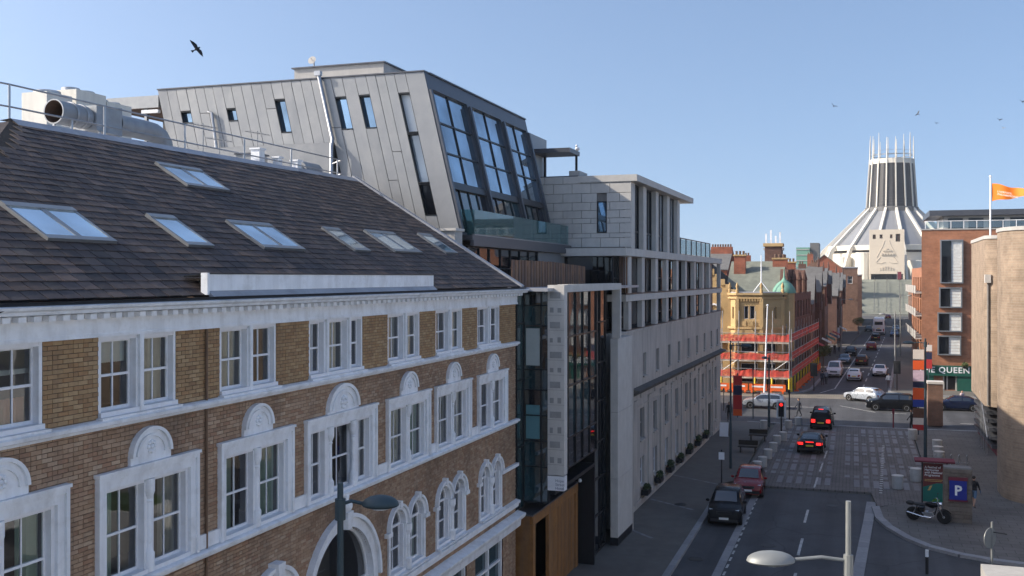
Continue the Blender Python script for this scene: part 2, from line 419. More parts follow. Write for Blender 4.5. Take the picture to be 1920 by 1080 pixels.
def part(name, mb, m, parent, label=None, kind=None):
    """mesh in world coordinates, hung under a thing (or a part of a thing)"""
    g = org(parent)
    o = bpy.data.objects.new(name, mb.mesh(name, m, g)); C.objects.link(o)
    o.parent = parent; ORG[o.name] = g
    if label: o['label'] = label
    if kind: o['kind'] = kind
    return o
def single(name, mb, m, label, cat, loc, group=None):
    o = bpy.data.objects.new(name, mb.mesh(name, m, loc)); o.location = loc; C.objects.link(o); ORG[o.name] = tuple(loc)
    return tag(o, label, cat, group)
def struct(name, mb, m, kind='structure'):
    o = bpy.data.objects.new(name, mb.mesh(name, m)); C.objects.link(o); o['kind'] = kind
    return o
def piece(name, me, loc, parent, rot=None, scale=None):
    """one of many alike pieces, mesh data shared; loc in world coordinates"""
    o = bpy.data.objects.new(name, me); g = org(parent)
    o.location = (loc[0] - g[0], loc[1] - g[1], loc[2] - g[2])
    if rot: o.rotation_euler = rot
    if scale: o.scale = scale
    C.objects.link(o); o.parent = parent
    return o
def copy_tree(o, parent=None):
    c = o.copy(); C.objects.link(c)
    if parent: c.parent = parent
    for ch in list(o.children): copy_tree(ch, c)
    return c
def textmesh(s, size, m, name, align='CENTER', extrude=0.004, bold=0.0, spacing=1.0):
    cu = bpy.data.curves.new(name, 'FONT'); cu.body = s; cu.size = size; cu.align_x = align; cu.extrude = extrude; cu.offset = bold
    cu.space_character = spacing; cu.resolution_u = 2
    o = bpy.data.objects.new(name, cu); C.objects.link(o)
    dg = bpy.context.evaluated_depsgraph_get(); dg.update()
    me = bpy.data.meshes.new_from_object(o.evaluated_get(dg))
    bpy.data.objects.remove(o); me.name = name
    me.materials.clear(); me.materials.append(MATS[m])
    return me
def lettering(name, s, size, m, parent, loc, rot, **k):
    o = piece(name, textmesh(s, size, m, name, **k), loc, parent, rot)
    ORG[o.name] = org(parent)
    return o

# ------------------------------------------------------------------ ground, roads, pavements
AX0, AXK = 0.8, math.tan(math.radians(2.85))          # far half of the street bends a little to the right
def ax(Y): return AX0 + (Y - 122) * AXK
def street(off, Y): return ax(Y) + off
g = struct('ground', MB().quad((-1500, -400, -0.03), (1500, -400, -0.03), (1500, 2600, -0.03), (-1500, 2600, -0.03)), 'earth')
def sheet(name, pts, z, m): return struct(name, MB().quad(*[(p[0], p[1], z) for p in pts]), m)
sheet('road', [(-7.6, -60), (0.0, -60), (0.15, 46), (0.9, 60), (1.0, 64.2), (-7.5, 64.2)], 0.0, 'asphalt')
sheet('road', [(0.15, 20), (30, 12), (60, 20), (60, 48.5), (14, 49.6), (0.9, 60), (0.15, 46)], -0.004, 'asphalt')
JW = 92.5
sheet('road', [(-90, JW + 1), (-10, JW), (4.5, JW), (14, JW + 1), (90, JW + 4), (90, 118), (5, 119), (-7, 116.3), (-90, 113)], 0.0, 'asphalt')
sheet('road', [(street(-5.2, 117.5), 117.5), (street(2.9, 117.5), 117.5), (street(2.9, 356), 356), (street(-5.2, 356), 356)], 0.004, 'asphalt')
sheet('crossing', [(-44, 112.2), (-7.5, 113.4), (4.5, 114.0), (16, 115.0), (16, 119.2), (5, 119.0), (-6.8, 117.0), (-44, 115.4)], 0.005, 'beige_paving')  # paler strip: the sunlit band of the junction road, put into the colour
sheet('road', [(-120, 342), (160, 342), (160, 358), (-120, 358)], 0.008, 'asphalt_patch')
sheet('road', [(-60, 196), (street(-5.0, 196), 196), (street(-5.0, 203), 203), (-60, 203)], 0.0, 'asphalt')
def slab(name, poly, z0, z1, m):
    return struct(name, MB().prism([(p[0], p[1], z0) for p in poly], (0, 0, z1 - z0)), m)
# left pavement (street side of the buildings)
slab('pavement', [(-13, -60), (-7.9, -60), (-7.8, 64.2), (-6.9, 66), (-6.9, JW - 1.5), (-8.5, JW + 0.2), (-13, JW)], -0.02, 0.12, 'pavement')
# raised setts table across the street
table = slab('crossing_table', [(-6.9, 64.5), (1.0, 64.5), (1.3, 60.5), (2.0, 61.3), (4.4, 63.5), (4.6, JW - 0.3), (-6.5, JW - 0.3)], -0.02, 0.10, 'sett_field')
# right pavement round the brick hall
slab('pavement', [(1.3, 60.2), (1.5, 57.8), (2.7, 53.6), (4.8, 51.5), (7.3, 50.7), (14, 49.9), (40, 49.0), (40, JW + 2.5), (14, JW + 0.8), (4.7, JW - 0.2), (4.5, 63.5), (2.0, 61.2)], -0.02, 0.125, 'paver_field')
slab('pavement', [(-95, 113.5), (-7.6, 116.8), (street(-6.2, 119), 118.6), (street(-5.5, 122), 122), (street(-5.5, 195.5), 195.5), (-60, 195.5), (-95, 160)], -0.02, 0.13, 'pavement')
slab('pavement', [(-60, 203.5), (street(-5.5, 203.5), 203.5), (street(-5.5, 341.5), 341.5), (-60, 341.5)], -0.02, 0.13, 'pavement')
slab('pavement', [(street(3.2, 122), 121.5), (street(5.0, 119.5), 119.5), (90, 118.5), (90, 341.5), (street(3.2, 341.5), 341.5)], -0.02, 0.13, 'pavement')
# kerb stones, one by one where they can be told apart
def kerb_run(pts, width, zt, parent, name='kerbstone', length=0.95):
    for (a, b) in zip(pts[:-1], pts[1:]):
        d = Vector((b[0] - a[0], b[1] - a[1], 0)); L = d.length; n = max(1, round(L / length)); l = L / n
        ang = math.atan2(d.y, d.x)
        me = MB().box(-l / 2 + 0.006, -width / 2, -0.16, l / 2 - 0.006, width / 2, 0).mesh(name, 'kerb_granite')
        for i in range(n):
            p = Vector((a[0], a[1], 0)) + d * ((i + 0.5) / n)
            piece(name, me, (p.x, p.y, zt + random.uniform(-0.003, 0.003)), parent, (0, 0, ang))
kb = thing('kerb', 'grey granite kerb along the left pavement beside the parked cars', 'kerb', (-7.7, 40, 0))
kerb_run([(-7.72, 30), (-7.62, 64.2)], 0.3, 0.135, kb)
kb = thing('kerb', 'curved pale granite kerb round the corner below the motorbike', 'kerb', (3, 53, 0))
kerb_run([(1.18, 60.6), (1.33, 57.8), (1.75, 56.0), (2.55, 53.9), (3.5, 52.4), (4.75, 51.4), (6.0, 50.85), (7.3, 50.55), (10, 50.2), (14, 49.8), (18, 49.5)], 0.42, 0.14, kb)
kb = thing('kerb', 'straight pale granite strip between the main road and the slip lane', 'kerb', (0.3, 50, 0))
kerb_run([(0.05, 30), (0.15, 46), (0.75, 57), (0.98, 62)], 0.5, 0.05, kb)
kb = thing('kerb', 'flush granite edging between parking bay and road', 'kerb', (-5.6, 50, 0))
kerb_run([(-5.75, 32), (-5.55, 62)], 0.36, 0.02, kb)
kb = thing('kerb', 'pale kerb curving round the pub corner beyond the junction', 'kerb', (-6, 118, 0))
kerb_run([(-40, 115.5), (-7.6, 116.75), (street(-6.2, 119), 118.5), (street(-5.45, 122), 122), (street(-5.35, 160), 160)], 0.3, 0.145, kb, length=1.6)
kb = thing('kerb', 'pale kerb of the right pavement beyond the junction', 'kerb', (5, 121, 0))
kerb_run([(street(3.05, 165), 165), (street(3.05, 122), 122), (street(4.9, 119.4), 119.4), (20, 119.0)], 0.3, 0.145, kb, length=1.6)
kb = thing('kerb', 'kerb along the far edge of the setts table at the junction', 'kerb', (0, JW, 0))
kerb_run([(-9, JW + 0.1), (-6.6, JW - 0.15), (4.6, JW - 0.15), (9, JW + 0.3), (14, JW + 0.9)], 0.3, 0.14, kb, length=1.2)
# pale strips laid into the setts
long_me = MB().box(-0.17, -1.15, -0.02, 0.17, 1.15, 0.006).mesh('paving_strip', 'pale_sett')
short_me = MB().box(-0.16, -0.4, -0.02, 0.16, 0.4, 0.006).mesh('paving_strip', 'pale_sett')
ORG[table.name] = (0, 0, 0)
for i in range(18):
    x = -5.6 + i * 0.58
    for r in range(6):
        y = 67.0 + r * 4.55
        if x > 4.3 or (x > 1.2 and y < 64): continue
        if -1.9 < x - 0.9 < -1.5: continue
        if random.random() < 0.86 and y + 1.2 < JW - 0.5: piece('paving_strip', long_me, (x, y, 0.10), table)
        if random.random() < 0.82 and y + 2.7 < JW - 0.6: piece('paving_strip', short_me, (x + 0.0, y + 2.25, 0.10), table)
stud = MB().lathe([(0.11, 0), (0.10, 0.014), (0.0, 0.016)], n=10).mesh('road_stud', 'road_paint')
for i in range(26):
    piece('road_stud', stud, (1.55 + 0.025 * i, 64.5 + i * 0.72, 0.10), table)
# painted marks
def dash(name_parent, a, b, wd, z=0.006):
    d = Vector((b[0] - a[0], b[1] - a[1], 0)); n = Vector((-d.y, d.x, 0)).normalized() * wd / 2
    return MB().quad((a[0] - n.x, a[1] - n.y, z), (b[0] - n.x, b[1] - n.y, z), (b[0] + n.x, b[1] + n.y, z), (a[0] + n.x, a[1] + n.y, z))
mk = thing('road_markings', 'white dashed centre line of the near road', 'road markings', (-2.4, 50, 0))
for y in (31, 37, 43, 49.2, 55.8): part('dash', dash(0, (-2.45, y), (-2.4, y + 3.2), 0.13), 'road_paint', mk)
mk = thing('road_markings', 'white dashes along the parking bay beside the parked cars', 'road markings', (-5.3, 50, 0))
for i in range(24): part('dash', dash(0, (-5.38, 34 + i * 1.2), (-5.36, 34.62 + i * 1.2), 0.10), 'road_paint', mk)
mk = thing('road_markings', 'white dashes on the setts in front of the black car driving off', 'road markings', (-2, 70, 0))
for y in (64.8, 70.2, 75.5): part('dash', dash(0, (-2.3 + (y - 64) * 0.03, y), (-2.2 + (y - 64) * 0.03, y + 3.4), 0.11, 0.112), 'road_paint', mk)
mk = thing('road_markings', 'white lines crossing the middle of the junction', 'road markings', (0, 106, 0))
for a, b in (((-6.5, 105.5), (-3.2, 105.6)), ((-1.3, 107.8), (2.0, 103.6)), ((3.2, 106.5), (6.0, 106.6)), ((9, 98), (12, 98.2)), ((-3.3, 93.4), (0.2, 93.5)), ((3.4, 103.4), (4.8, 103.4))):
    part('dash', dash(0, a, b, 0.16), 'road_paint', mk)
mk = thing('road_markings', 'white centre dashes of the far street between the moving cars', 'road markings', (3, 170, 0))
for i in range(14):
    y = 126 + i * 8
    part('dash', dash(0, (street(0.05, y), y), (street(0.05, y + 4), y + 4), 0.16, 0.012), 'road_paint', mk)
mk = thing('road_markings', 'long pale line edging the parking bay of the far street', 'road markings', (-1, 160, 0))
part('line', dash(0, (street(-4.2, 119), 119), (street(-2.95, 124), 124), 0.16, 0.012), 'road_paint', mk)
part('line', dash(0, (street(-2.95, 124), 124), (street(-2.95, 195), 195), 0.16, 0.012), 'road_paint', mk)
part('line', dash(0, (street(-2.95, 204), 204), (street(-2.95, 330), 330), 0.18, 0.012), 'road_paint', mk)
mk = thing('road_markings', 'pale crossing band over the far street by the side road', 'road markings', (3, 200, 0))
part('line', dash(0, (street(-16, 199), 199.0), (street(2.8, 199), 199.0), 2.2, 0.013), 'pale_sett', mk)
part('line', dash(0, (street(-2.8, 286), 286), (street(2.8, 286), 286), 1.2, 0.013), 'pale_sett', mk)
# lines of paler flags across the left pavement
for k, (a, b) in enumerate((((-11.3, 51.5), (-9.4, 49.6)), ((-11.2, 58.4), (-8.4, 56.4)), ((-11.2, 66.0), (-7.6, 63.6)))):
    d = (b[0] - a[0], b[1] - a[1]); L = math.hypot(*d)
    st = thing('paving_band', ['pale flag band crossing the pavement by the stone fin', 'pale flag band crossing the pavement by the second planter', 'pale flag band crossing the pavement beside the black car'][k], 'paving', (a[0], a[1], 0.12))
    n = int(L / 0.5)
    me = MB().box(-0.24, -0.1, -0.02, 0.24, 0.1, 0.005).mesh('flag', 'pale_sett')
    for i in range(n): piece('flag', me, (a[0] + d[0] * (i + .5) / n, a[1] + d[1] * (i + .5) / n, 0.12), st, (0, 0, math.atan2(d[1], d[0])))
# ================================================================== brick building with white windows
FX = -12.2                       # street face
BY0, BY1 = 8.0, 36.66
bb = thing('brick_building', 'long yellow brick building with white window surrounds and slate roof', 'building', (FX, 24, 0))
T = [(10.9, 12.87), (14.13, 16.21), (17.62, 19.74), (21.19, 23.94), (25.46, 27.64), (28.85, 31.1), (32.5, 34.8)]
M = [(10.57, 13.35), (14.04, 16.81), (17.54, 20.36), (20.95, 24.63), (25.32, 28.27), (28.73, 31.74), (32.45, 35.48)]
ZT0, ZT1 = 10.60, 11.98
ZM0, ZM1 = 7.62, 9.52
open_ = []                       # y0, y1, z0, z1(spring), arched
for a, b in T: open_.append((a, b, ZT0, ZT1, 0))
for a, b in M: open_.append((a + 0.22, b - 0.22, ZM0, ZM1 - 0.18, 0))
PAIRS = [(25.55, 26.55, 26.85, 27.85), (28.95, 29.95, 30.2, 31.2), (32.75, 33.65, 33.95, 34.85)]
ZA0, ZA1 = 4.62, 5.95
for a, b, c, d in PAIRS:
    open_.append((a, b, ZA0, ZA1, 1)); open_.append((c, d, ZA0, ZA1, 1))
BIG = [(21.15, 24.45, 3.2, 5.05), (18.85, 20.3, 4.0, 5.55), (14.3, 16.6, 3.2, 5.0)]
for a, b, z0, z1 in BIG: open_.append((a, b, z0, z1, 1))
SHOP = [(25.2, 27.9), (28.6, 31.5), (32.3, 35.2)]
for a, b in SHOP: open_.append((a, b, 0.35, 3.45, 0))
def gaps(z, y0, y1):
    """solid stretches of wall at height z"""
    cut = []
    for a, b, z0, z1, ar in open_:
        if z0 < z < z1: cut.append((a, b))
        elif ar and z1 <= z < z1 + (b - a) / 2:
            r = (b - a) / 2; hw = math.sqrt(max(0, r * r - (z - z1) ** 2)); m = (a + b) / 2; cut.append((m - hw, m + hw))
    cut.sort(); out = []; p = y0
    for a, b in cut:
        if a > p: out.append((p, min(a, y1)))
        p = max(p, b)
    if p < y1: out.append((p, y1))
    return out
# mortar bed: horizontal strips between the openings, thin enough to follow the arches
mb = MB(); zs = [0.0]
for a, b, z0, z1, ar in open_:
    zs += [z0, z1]
    if ar: zs += [z1 + (b - a) / 2 * math.sin(math.pi / 2 * k / 10) for k in range(1, 11)]
zs.append(12.25); zs = sorted(set(round(z, 4) for z in zs))
for z0, z1 in zip(zs[:-1], zs[1:]):
    if z1 - z0 < 1e-3: continue
    for a, b in gaps((z0 + z1) / 2, BY0, BY1):
        mb.quad((FX - 0.014, a, z0), (FX - 0.014, b, z0), (FX - 0.014, b, z1), (FX - 0.014, a, z1))
wall = part('wall', mb, 'mortar', bb)
# bricks
bricks = []
rh, bl = 0.0775, 0.2275
row = 0; z = 0.35
while z < 12.0:
    off = (row % 2) * bl / 2
    for a, b in gaps(z + rh / 2, 10.2, BY1 - 0.002):
        k = math.floor((a - off) / bl)
        while True:
            s0 = max(a, off + k * bl) + 0.005; s1 = min(b, off + (k + 1) * bl) - 0.005
            if off + k * bl >= b: break
            if s1 - s0 > 0.03:
                if row % 2 == 0 and random.random() < 0.35 and s1 - s0 > 0.2:
                    mid = (s0 + s1) / 2; bricks += [(s0, mid - 0.005, z), (mid + 0.005, s1, z)]
                else: bricks.append((s0, s1, z))
            k += 1
    row += 1; z += rh
def inview(y, zz):
    t = -_s * FX + _c * y; a = (_c * FX + _s * y) / t
    u = 960 + FOC * a; v = VH - (zz - CAMH) / t * FOC
    return 2 < u < 1918 and v < 1076
full = [i for i, (a, b, zz) in enumerate(bricks) if abs((b - a) - (bl - 0.01)) < 1e-3 and inview(a, zz)]
full.sort(key=lambda i: bricks[i][0] ** 2 + (bricks[i][2] - CAMH) ** 2)
near = set(full[:300])
bm = []; bg_ = []
for k in range(6):
    j = lambda s=0.002: random.uniform(-s, s)
    h, l, d = (rh - 0.011) / 2, (bl - 0.01) / 2, 0.02
    f = [(d + j(), -l + j(), -h + j()), (d + j(), l + j(), -h + j()), (d + j(), l + j(), h + j()), (d + j(), -l + j(), h + j())]
    bk = [(0, -l, -h), (0, l, -h), (0, l, h), (0, -l, h)]
    bm.append(MB().add(f + bk, [(0, 1, 2, 3), (0, 4, 5, 1), (1, 5, 6, 2), (2, 6, 7, 3), (3, 7, 4, 0)]).mesh('brick', 'yellow_brick'))
    bg_.append(bm[-1].copy()); bg_[-1].materials.clear(); bg_[-1].materials.append(MATS['golden_brick'])
field = MB(); fieldg = MB()
for i, (a, b, zz) in enumerate(bricks):
    if i in near:
        piece('brick', random.choice(bg_ if zz > 10.5 else bm), (FX - 0.02, (a + b) / 2, zz + rh / 2), wall)
    else:
        x1 = FX + random.uniform(-0.003, 0.003); x0 = FX - 0.018; z0, z1 = zz + 0.0055, zz + rh - 0.0055
        (fieldg if zz > 10.5 else field).add([(x1, a, z0), (x1, b, z0), (x1, b, z1), (x1, a, z1), (x0, a, z0), (x0, b, z0), (x0, b, z1), (x0, a, z1)],
                  [(0, 1, 2, 3), (0, 4, 5, 1), (1, 5, 6, 2), (2, 6, 7, 3), (3, 7, 4, 0)])
part('brickwork', field, 'yellow_brick', wall, kind='stuff'); part('brickwork', fieldg, 'golden_brick', wall, kind='stuff')
# end wall and back of the block
mb = MB()
mb.quad((FX - 0.014, BY1, 0), (-33, BY1, 0), (-33, BY1, 16.3), (-19.0, BY1, 16.85), (FX - 0.014, BY1, 12.4))
mb.quad((-33, BY1, 0), (-33, BY0, 0), (-33, BY0, 16.3), (-33, BY1, 16.3))
mb.quad((-33, BY0, 0), (FX - 0.014, BY0, 0), (FX - 0.014, BY0, 12.4), (-15.5, BY0, 14.4), (-33, BY0, 14.4))
part('end_wall', mb, 'brown_brick', bb)
# thin brown tube stands in for the shade line where the front steps
def ext(poly, y0, y1): return MB().prism([(p[0], y0, p[1]) for p in poly][::-1], (0, y1 - y0, 0))
part('downpipe', MB().tube([(FX + 0.04, 17.12, 0.3), (FX + 0.04, 17.12, 11.97)], 0.028, 8).smooth(), 'pipe_brown', bb, label='brown painted downpipe')  # not a real pipe: the tube stands in for the shade line
# cornice, frieze, string courses (profiles run along the front)
def run(name, prof, y0=BY0, y1=BY1 + 0.05, m='white_paint'):
    return part(name, ext([(FX + a, b) for a, b in prof], y0, y1), m, bb)
run('frieze', [(-0.01, 11.98), (0.05, 11.98), (0.05, 12.30), (-0.01, 12.30)])
run('frieze', [(0.05, 11.98), (0.07, 11.98), (0.07, 12.04), (0.05, 12.04)])
cor = run('cornice', [(-0.05, 12.304), (0.14, 12.304), (0.16, 12.40), (0.36, 12.42), (0.38, 12.47), (0.43, 12.50), (0.45, 12.545), (0.40, 12.56), (-0.05, 12.56)], y1=BY1 + 0.4)
dm = MB().box(0, -0.075, 0, 0.12, 0.075, 0.085).mesh('dentil', 'white_paint')
y = BY0 + 0.2
while y < BY1:
    piece('dentil', dm, (FX + 0.165, y, 12.31), cor); y += 0.305
run('gutter', [(0.20, 12.565), (0.40, 12.565), (0.42, 12.62), (0.40, 12.62), (0.38, 12.58), (0.22, 12.58)], m='dark_metal')
for nm, z0 in (('string_course', 10.40), ('string_course', 7.46)):
    run(nm, [(-0.01, z0), (0.07, z0), (0.09, z0 + 0.05), (0.16, z0 + 0.07), (0.17, z0 + 0.13), (0.13, z0 + 0.155), (-0.01, z0 + 0.17)])
run('string_course', [(-0.01, 4.28), (0.10, 4.28), (0.12, 4.40), (0.18, 4.43), (0.18, 4.52), (-0.01, 4.56)], y0=24.9)
run('shop_cornice', [(-0.01, 3.50), (0.12, 3.50), (0.14, 3.72), (0.30, 3.85), (0.34, 3.95), (0.34, 4.0), (-0.01, 4.08)], y0=24.9, y1=BY1 + 0.25)
# ---- windows
CURT = ['curtain_cream', 'curtain_green', 'curtain_grey', 'blind']
def curtain(y0, y1, z0, z1, x, fold=0.10):
    m = MB(); n = max(4, int((y1 - y0) / 0.05)); vs = []
    for i in range(n + 1):
        yy = y0 + (y1 - y0) * i / n; xx = x + 0.03 * math.sin(i * 1.7 + y0 * 9) + random.uniform(-.008, .008)
        vs += [(xx, yy, z0), (xx + 0.01, yy, z1)]
    m.add(vs, [(2 * i, 2 * i + 2, 2 * i + 3, 2 * i + 1) for i in range(n)]); m.sm = True
    return m
def sash(y0, y1, z0, z1, lights, xg, mull=0.13, arch=False, style=None, nrows=2):
    """white sash window: frame part; panes, curtain and room as its sub-parts"""
    fr = MB(); xo = FX + 0.02
    t = 0.07
    fr.box(xg - 0.03, y0, z0, xo - 0.03, y0 + t, z1); fr.box(xg - 0.03, y1 - t, z0, xo - 0.03, y1, z1)
    fr.box(xg - 0.03, y0, z0 - 0.002, xo + 0.03, y1, z0 + 0.08)
    if not arch: fr.box(xg - 0.03, y0 + t, z1 - 0.07, xo - 0.035, y1 - t, z1)
    edges = []
    tot = sum(lights); W = (y1 - t) - (y0 + t) - mull * (len(lights) - 1); p = y0 + t
    for i, l in enumerate(lights):
        q = p + W * l / tot; edges.append((p, q))
        if i < len(lights) - 1: fr.box(xg - 0.03, q, z0 + 0.08, xo - 0.012, q + mull, z1 - (0.0 if arch else 0.07))
        p = q + mull
    panes = []
    for (a, b), l in zip(edges, lights):
        zt = z1 - (0.0 if arch else 0.07); zb = z0 + 0.08
        zm = (zt + zb) / 2
        s = 0.038
        fr.box(xg - 0.012, a, zb, xg + 0.028, a + s, zt); fr.box(xg - 0.012, b - s, zb, xg + 0.028, b, zt)
        fr.box(xg - 0.012, a + s, zb, xg + 0.027, b - s, zb + s + 0.02); fr.box(xg - 0.012, a + s, zt - s, xg + 0.027, b - s, zt)
        fr.box(xg - 0.012, a + s, zm - 0.022, xg + 0.035, b - s, zm + 0.022)
        cols = 1 if (b - a) < 0.45 else 2
        cw = (b - a - 2 * s) / cols
        for c in range(1, cols): fr.box(xg - 0.010, a + s + c * cw - 0.013, zb + s, xg + 0.022, a + s + c * cw + 0.013, zt - s)
        for c in range(cols):
            for zz0, zz1 in ((zb + s, zm - 0.022), (zm + 0.022, zt - s)):
                panes.append((a + s + c * cw, a + s + (c + 1) * cw, zz0, zz1))
    w = part('window', fr, 'white_sash', bb)
    for a, b, c, d in panes:
        rx = random.uniform(-0.004, 0.004)
        part('pane', MB().quad((xg + 0.004 + rx, a, c), (xg + 0.004 - rx, b, c), (xg + 0.004 - rx, b, d), (xg + 0.004 + rx, a, d)), 'window_glass', w)
    zr = z1 + ((y1 - y0) / 2 if arch else 0)
    r = MB(); xb = xg - 1.1
    r.quad((xb, y0, z0), (xb, y1, z0), (xb, y1, zr), (xb, y0, zr)); r.quad((xb, y0, z0), (xg - .04, y0, z0), (xg - .04, y1, z0), (xb, y1, z0))
    r.quad((xb, y0, zr), (xb, y1, zr), (xg - .04, y1, zr), (xg - .04, y0, zr)); r.quad((xb, y0, z0), (xb, y0, zr), (xg - .04, y0, zr), (xg - .04, y0, z0)); r.quad((xb, y1, z0), (xg - .04, y1, z0), (xg - .04, y1, zr), (xb, y1, zr))
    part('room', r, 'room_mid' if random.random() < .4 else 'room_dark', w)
    for i, (a, b) in enumerate(edges):
        st = style[i] if style else None
        if st == 'blind': part('blind', MB().box(xg - 0.10, a, z1 - (z1 - z0) * random.uniform(.25, .4), xg - 0.09, b, z1), 'blind', w)
        elif st: 
            c, side = st
            ww = (b - a) * random.uniform(0.4, 0.55) if side != 'full' else (b - a)
            if side in ('l', 'full'): part('curtain', curtain(a, a + ww, z0 + .05, z1, xg - 0.13), c, w)
            else: part('curtain', curtain(b - ww, b, z0 + .05, z1, xg - 0.13), c, w)
    return w
XG = FX - 0.16
TS = [['blind', 'blind'], ['blind', ('curtain_cream', 'full')], [('curtain_cream', 'full'), ('curtain_cream', 'l')], [('curtain_grey', 'full'), ('curtain_cream', 'full'), ('curtain_grey', 'full')], [('curtain_grey', 'full'), ('curtain_cream', 'full')], [('curtain_green', 'l'), ('curtain_cream', 'full')], [('curtain_grey', 'full'), ('curtain_grey', 'r')]]
for i, (a, b) in enumerate(T):
    w = sash(a, b, ZT0, ZT1, [0.62, 1, 0.62] if i == 3 else [1, 1], XG, 0.20, style=TS[i])
    if i == 0:
        part('blind', MB().box(XG - .1, a, ZT1 - .5, XG - .09, b, ZT1), 'blind', w)
        part('curtain', curtain(12.3, b, ZT0 + .05, ZT0 + .5, XG - .2), 'curtain_peach', w)
    sl_ = MB().box(FX - 0.02, a - 0.05, ZT0 - 0.06, FX + 0.13, b + 0.05, ZT0 - 0.005); part('sill', sl_, 'white_paint', w)
    for yy in ((a + b) / 2,) if i != 3 else (22.0, 23.15):
        j = MB().prism([(FX - 0.01, yy - .05, ZT0), (FX + .062, yy - .05, ZT0), (FX + .062, yy + .05, ZT0), (FX - 0.01, yy + .05, ZT0)], (0, 0, ZT1 - ZT0))
        part('pilaster', j, 'white_paint', w)
MS = [[('curtain_green', 'l'), ('curtain_green', 'r')], [('curtain_green', 'l'), ('curtain_grey', 'r')], [('curtain_green', 'l'), ('curtain_green', 'full')], [('curtain_cream', 'l'), None, ('curtain_grey', 'full')], [('curtain_cream', 'full'), ('curtain_green', 'full')], [('curtain_grey', 'full'), ('curtain_cream', 'r')], [None, ('curtain_grey', 'r')]]
for i, (a, b) in enumerate(M):
    three = i == 3
    w = sash(a + .22, b - .22, ZM0 + 0.0, ZM1 - .18, [0.55, 1, 0.55] if three else [1, 1], XG, 0.26, style=MS[i])
    sr = MB()                                                     # moulded surround
    for y0, y1 in ((a, a + .22), (b - .22, b)):
        sr.box(FX - .17, y0, ZM0 + .012, FX + .06, y1, ZM1 + 0.06)
    sr.box(FX - .17, a + .22, ZM1 - .18, FX + .058, b - .22, ZM1 + .06)
    sr.box(FX - .012, a - .03, ZM1 + .062, FX + .13, b + .03, ZM1 + .12)
    for y0, y1 in ((a - .004, a + .07), (b - .07, b + .004)): sr.box(FX + .04, y0, ZM0 + .014, FX + .105, y1, ZM1 + .058)
    sr.box(FX + .04, a + .07, ZM1 - .02, FX + .10, b - .07, ZM1 + .058)
    part('surround', sr, 'white_paint', w)
    if i < 6:
        part('apron', MB().box(FX - .01, b + .001, ZM0 + .02, FX + .05, M[i + 1][0] - .001, ZM0 + .30), 'white_paint', w)
    mids = [(a + b) / 2] if not three else [a + (b - a) * .335, a + (b - a) * .665]
    for yy in mids:                                               # little columns before the mullions
        cz = MB().lathe([(.105, ZM0 + .02), (.105, ZM0 + .36), (.075, ZM0 + .40), (.06, ZM0 + .46), (.055, ZM1 - .62), (.075, ZM1 - .60), (.06, ZM1 - .56), (.10, ZM1 - .46), (.11, ZM1 - .42), (.11, ZM1 - .19)], (FX - .0, yy, 0), 10)
        cz.sm = True; part('colonnette', cz, 'white_paint', w)
    cy = (a + b) / 2; R = 0.82 if three else 0.56
    cr = MB(); n = 18; zb = ZM1 + .125; hh = 0.14 if not three else 0.06   # round-headed crest
    def arc(r, x, zc): return [(x, cy + r * math.cos(math.pi * k / n), zc + r * math.sin(math.pi * k / n)) for k in range(n + 1)]
    zc = zb + hh; Rz = R * (0.90 if not three else 0.78)
    def ell(f, x): return [(x, cy + R * f * math.cos(math.pi * k / n), zc + Rz * f * math.sin(math.pi * k / n)) for k in range(n + 1)]
    poly = [(FX - .01, cy - R, zb)] + ell(1, FX - .01)[::-1] + [(FX - .01, cy + R, zb)]
    cr.prism(poly, (.07, 0, 0))
    for f0, f1, x in ((1.0, .88, .115), (.74, .64, .095)):        # raised rings
        A, B = ell(f0, FX + .06), ell(f1, FX + .06); k2 = n + 1
        vs = A + B + [(p[0] + x - .06, p[1], p[2]) for p in A] + [(p[0] + x - .06, p[1], p[2]) for p in B]
        fs = []
        for k in range(n): fs += [(2 * k2 + k, 2 * k2 + k + 1, 3 * k2 + k + 1, 3 * k2 + k), (k, k + 1, 2 * k2 + k + 1, 2 * k2 + k), (k2 + k + 1, k2 + k, 3 * k2 + k, 3 * k2 + k + 1)]
        cr.add(vs, fs)
    crest = part('crest', cr, 'white_paint', w)
    ro = MB()
    for k in range(8):
        an = k * math.pi / 4
        ro.sphere((FX + .065, cy + .09 * R / .56 * math.cos(an), zc + Rz * .26 + .09 * R / .56 * math.sin(an)), .042 * R / .56, 7, 5)
    ro.sphere((FX + .07, cy, zc + Rz * .26), .045 * R / .56, 8, 5); ro.sm = True
    ro2 = MB(); ro2.v, ro2.f, ro2.sm = ro.v, ro.f, True
    part('rosette', ro, 'white_paint', w)
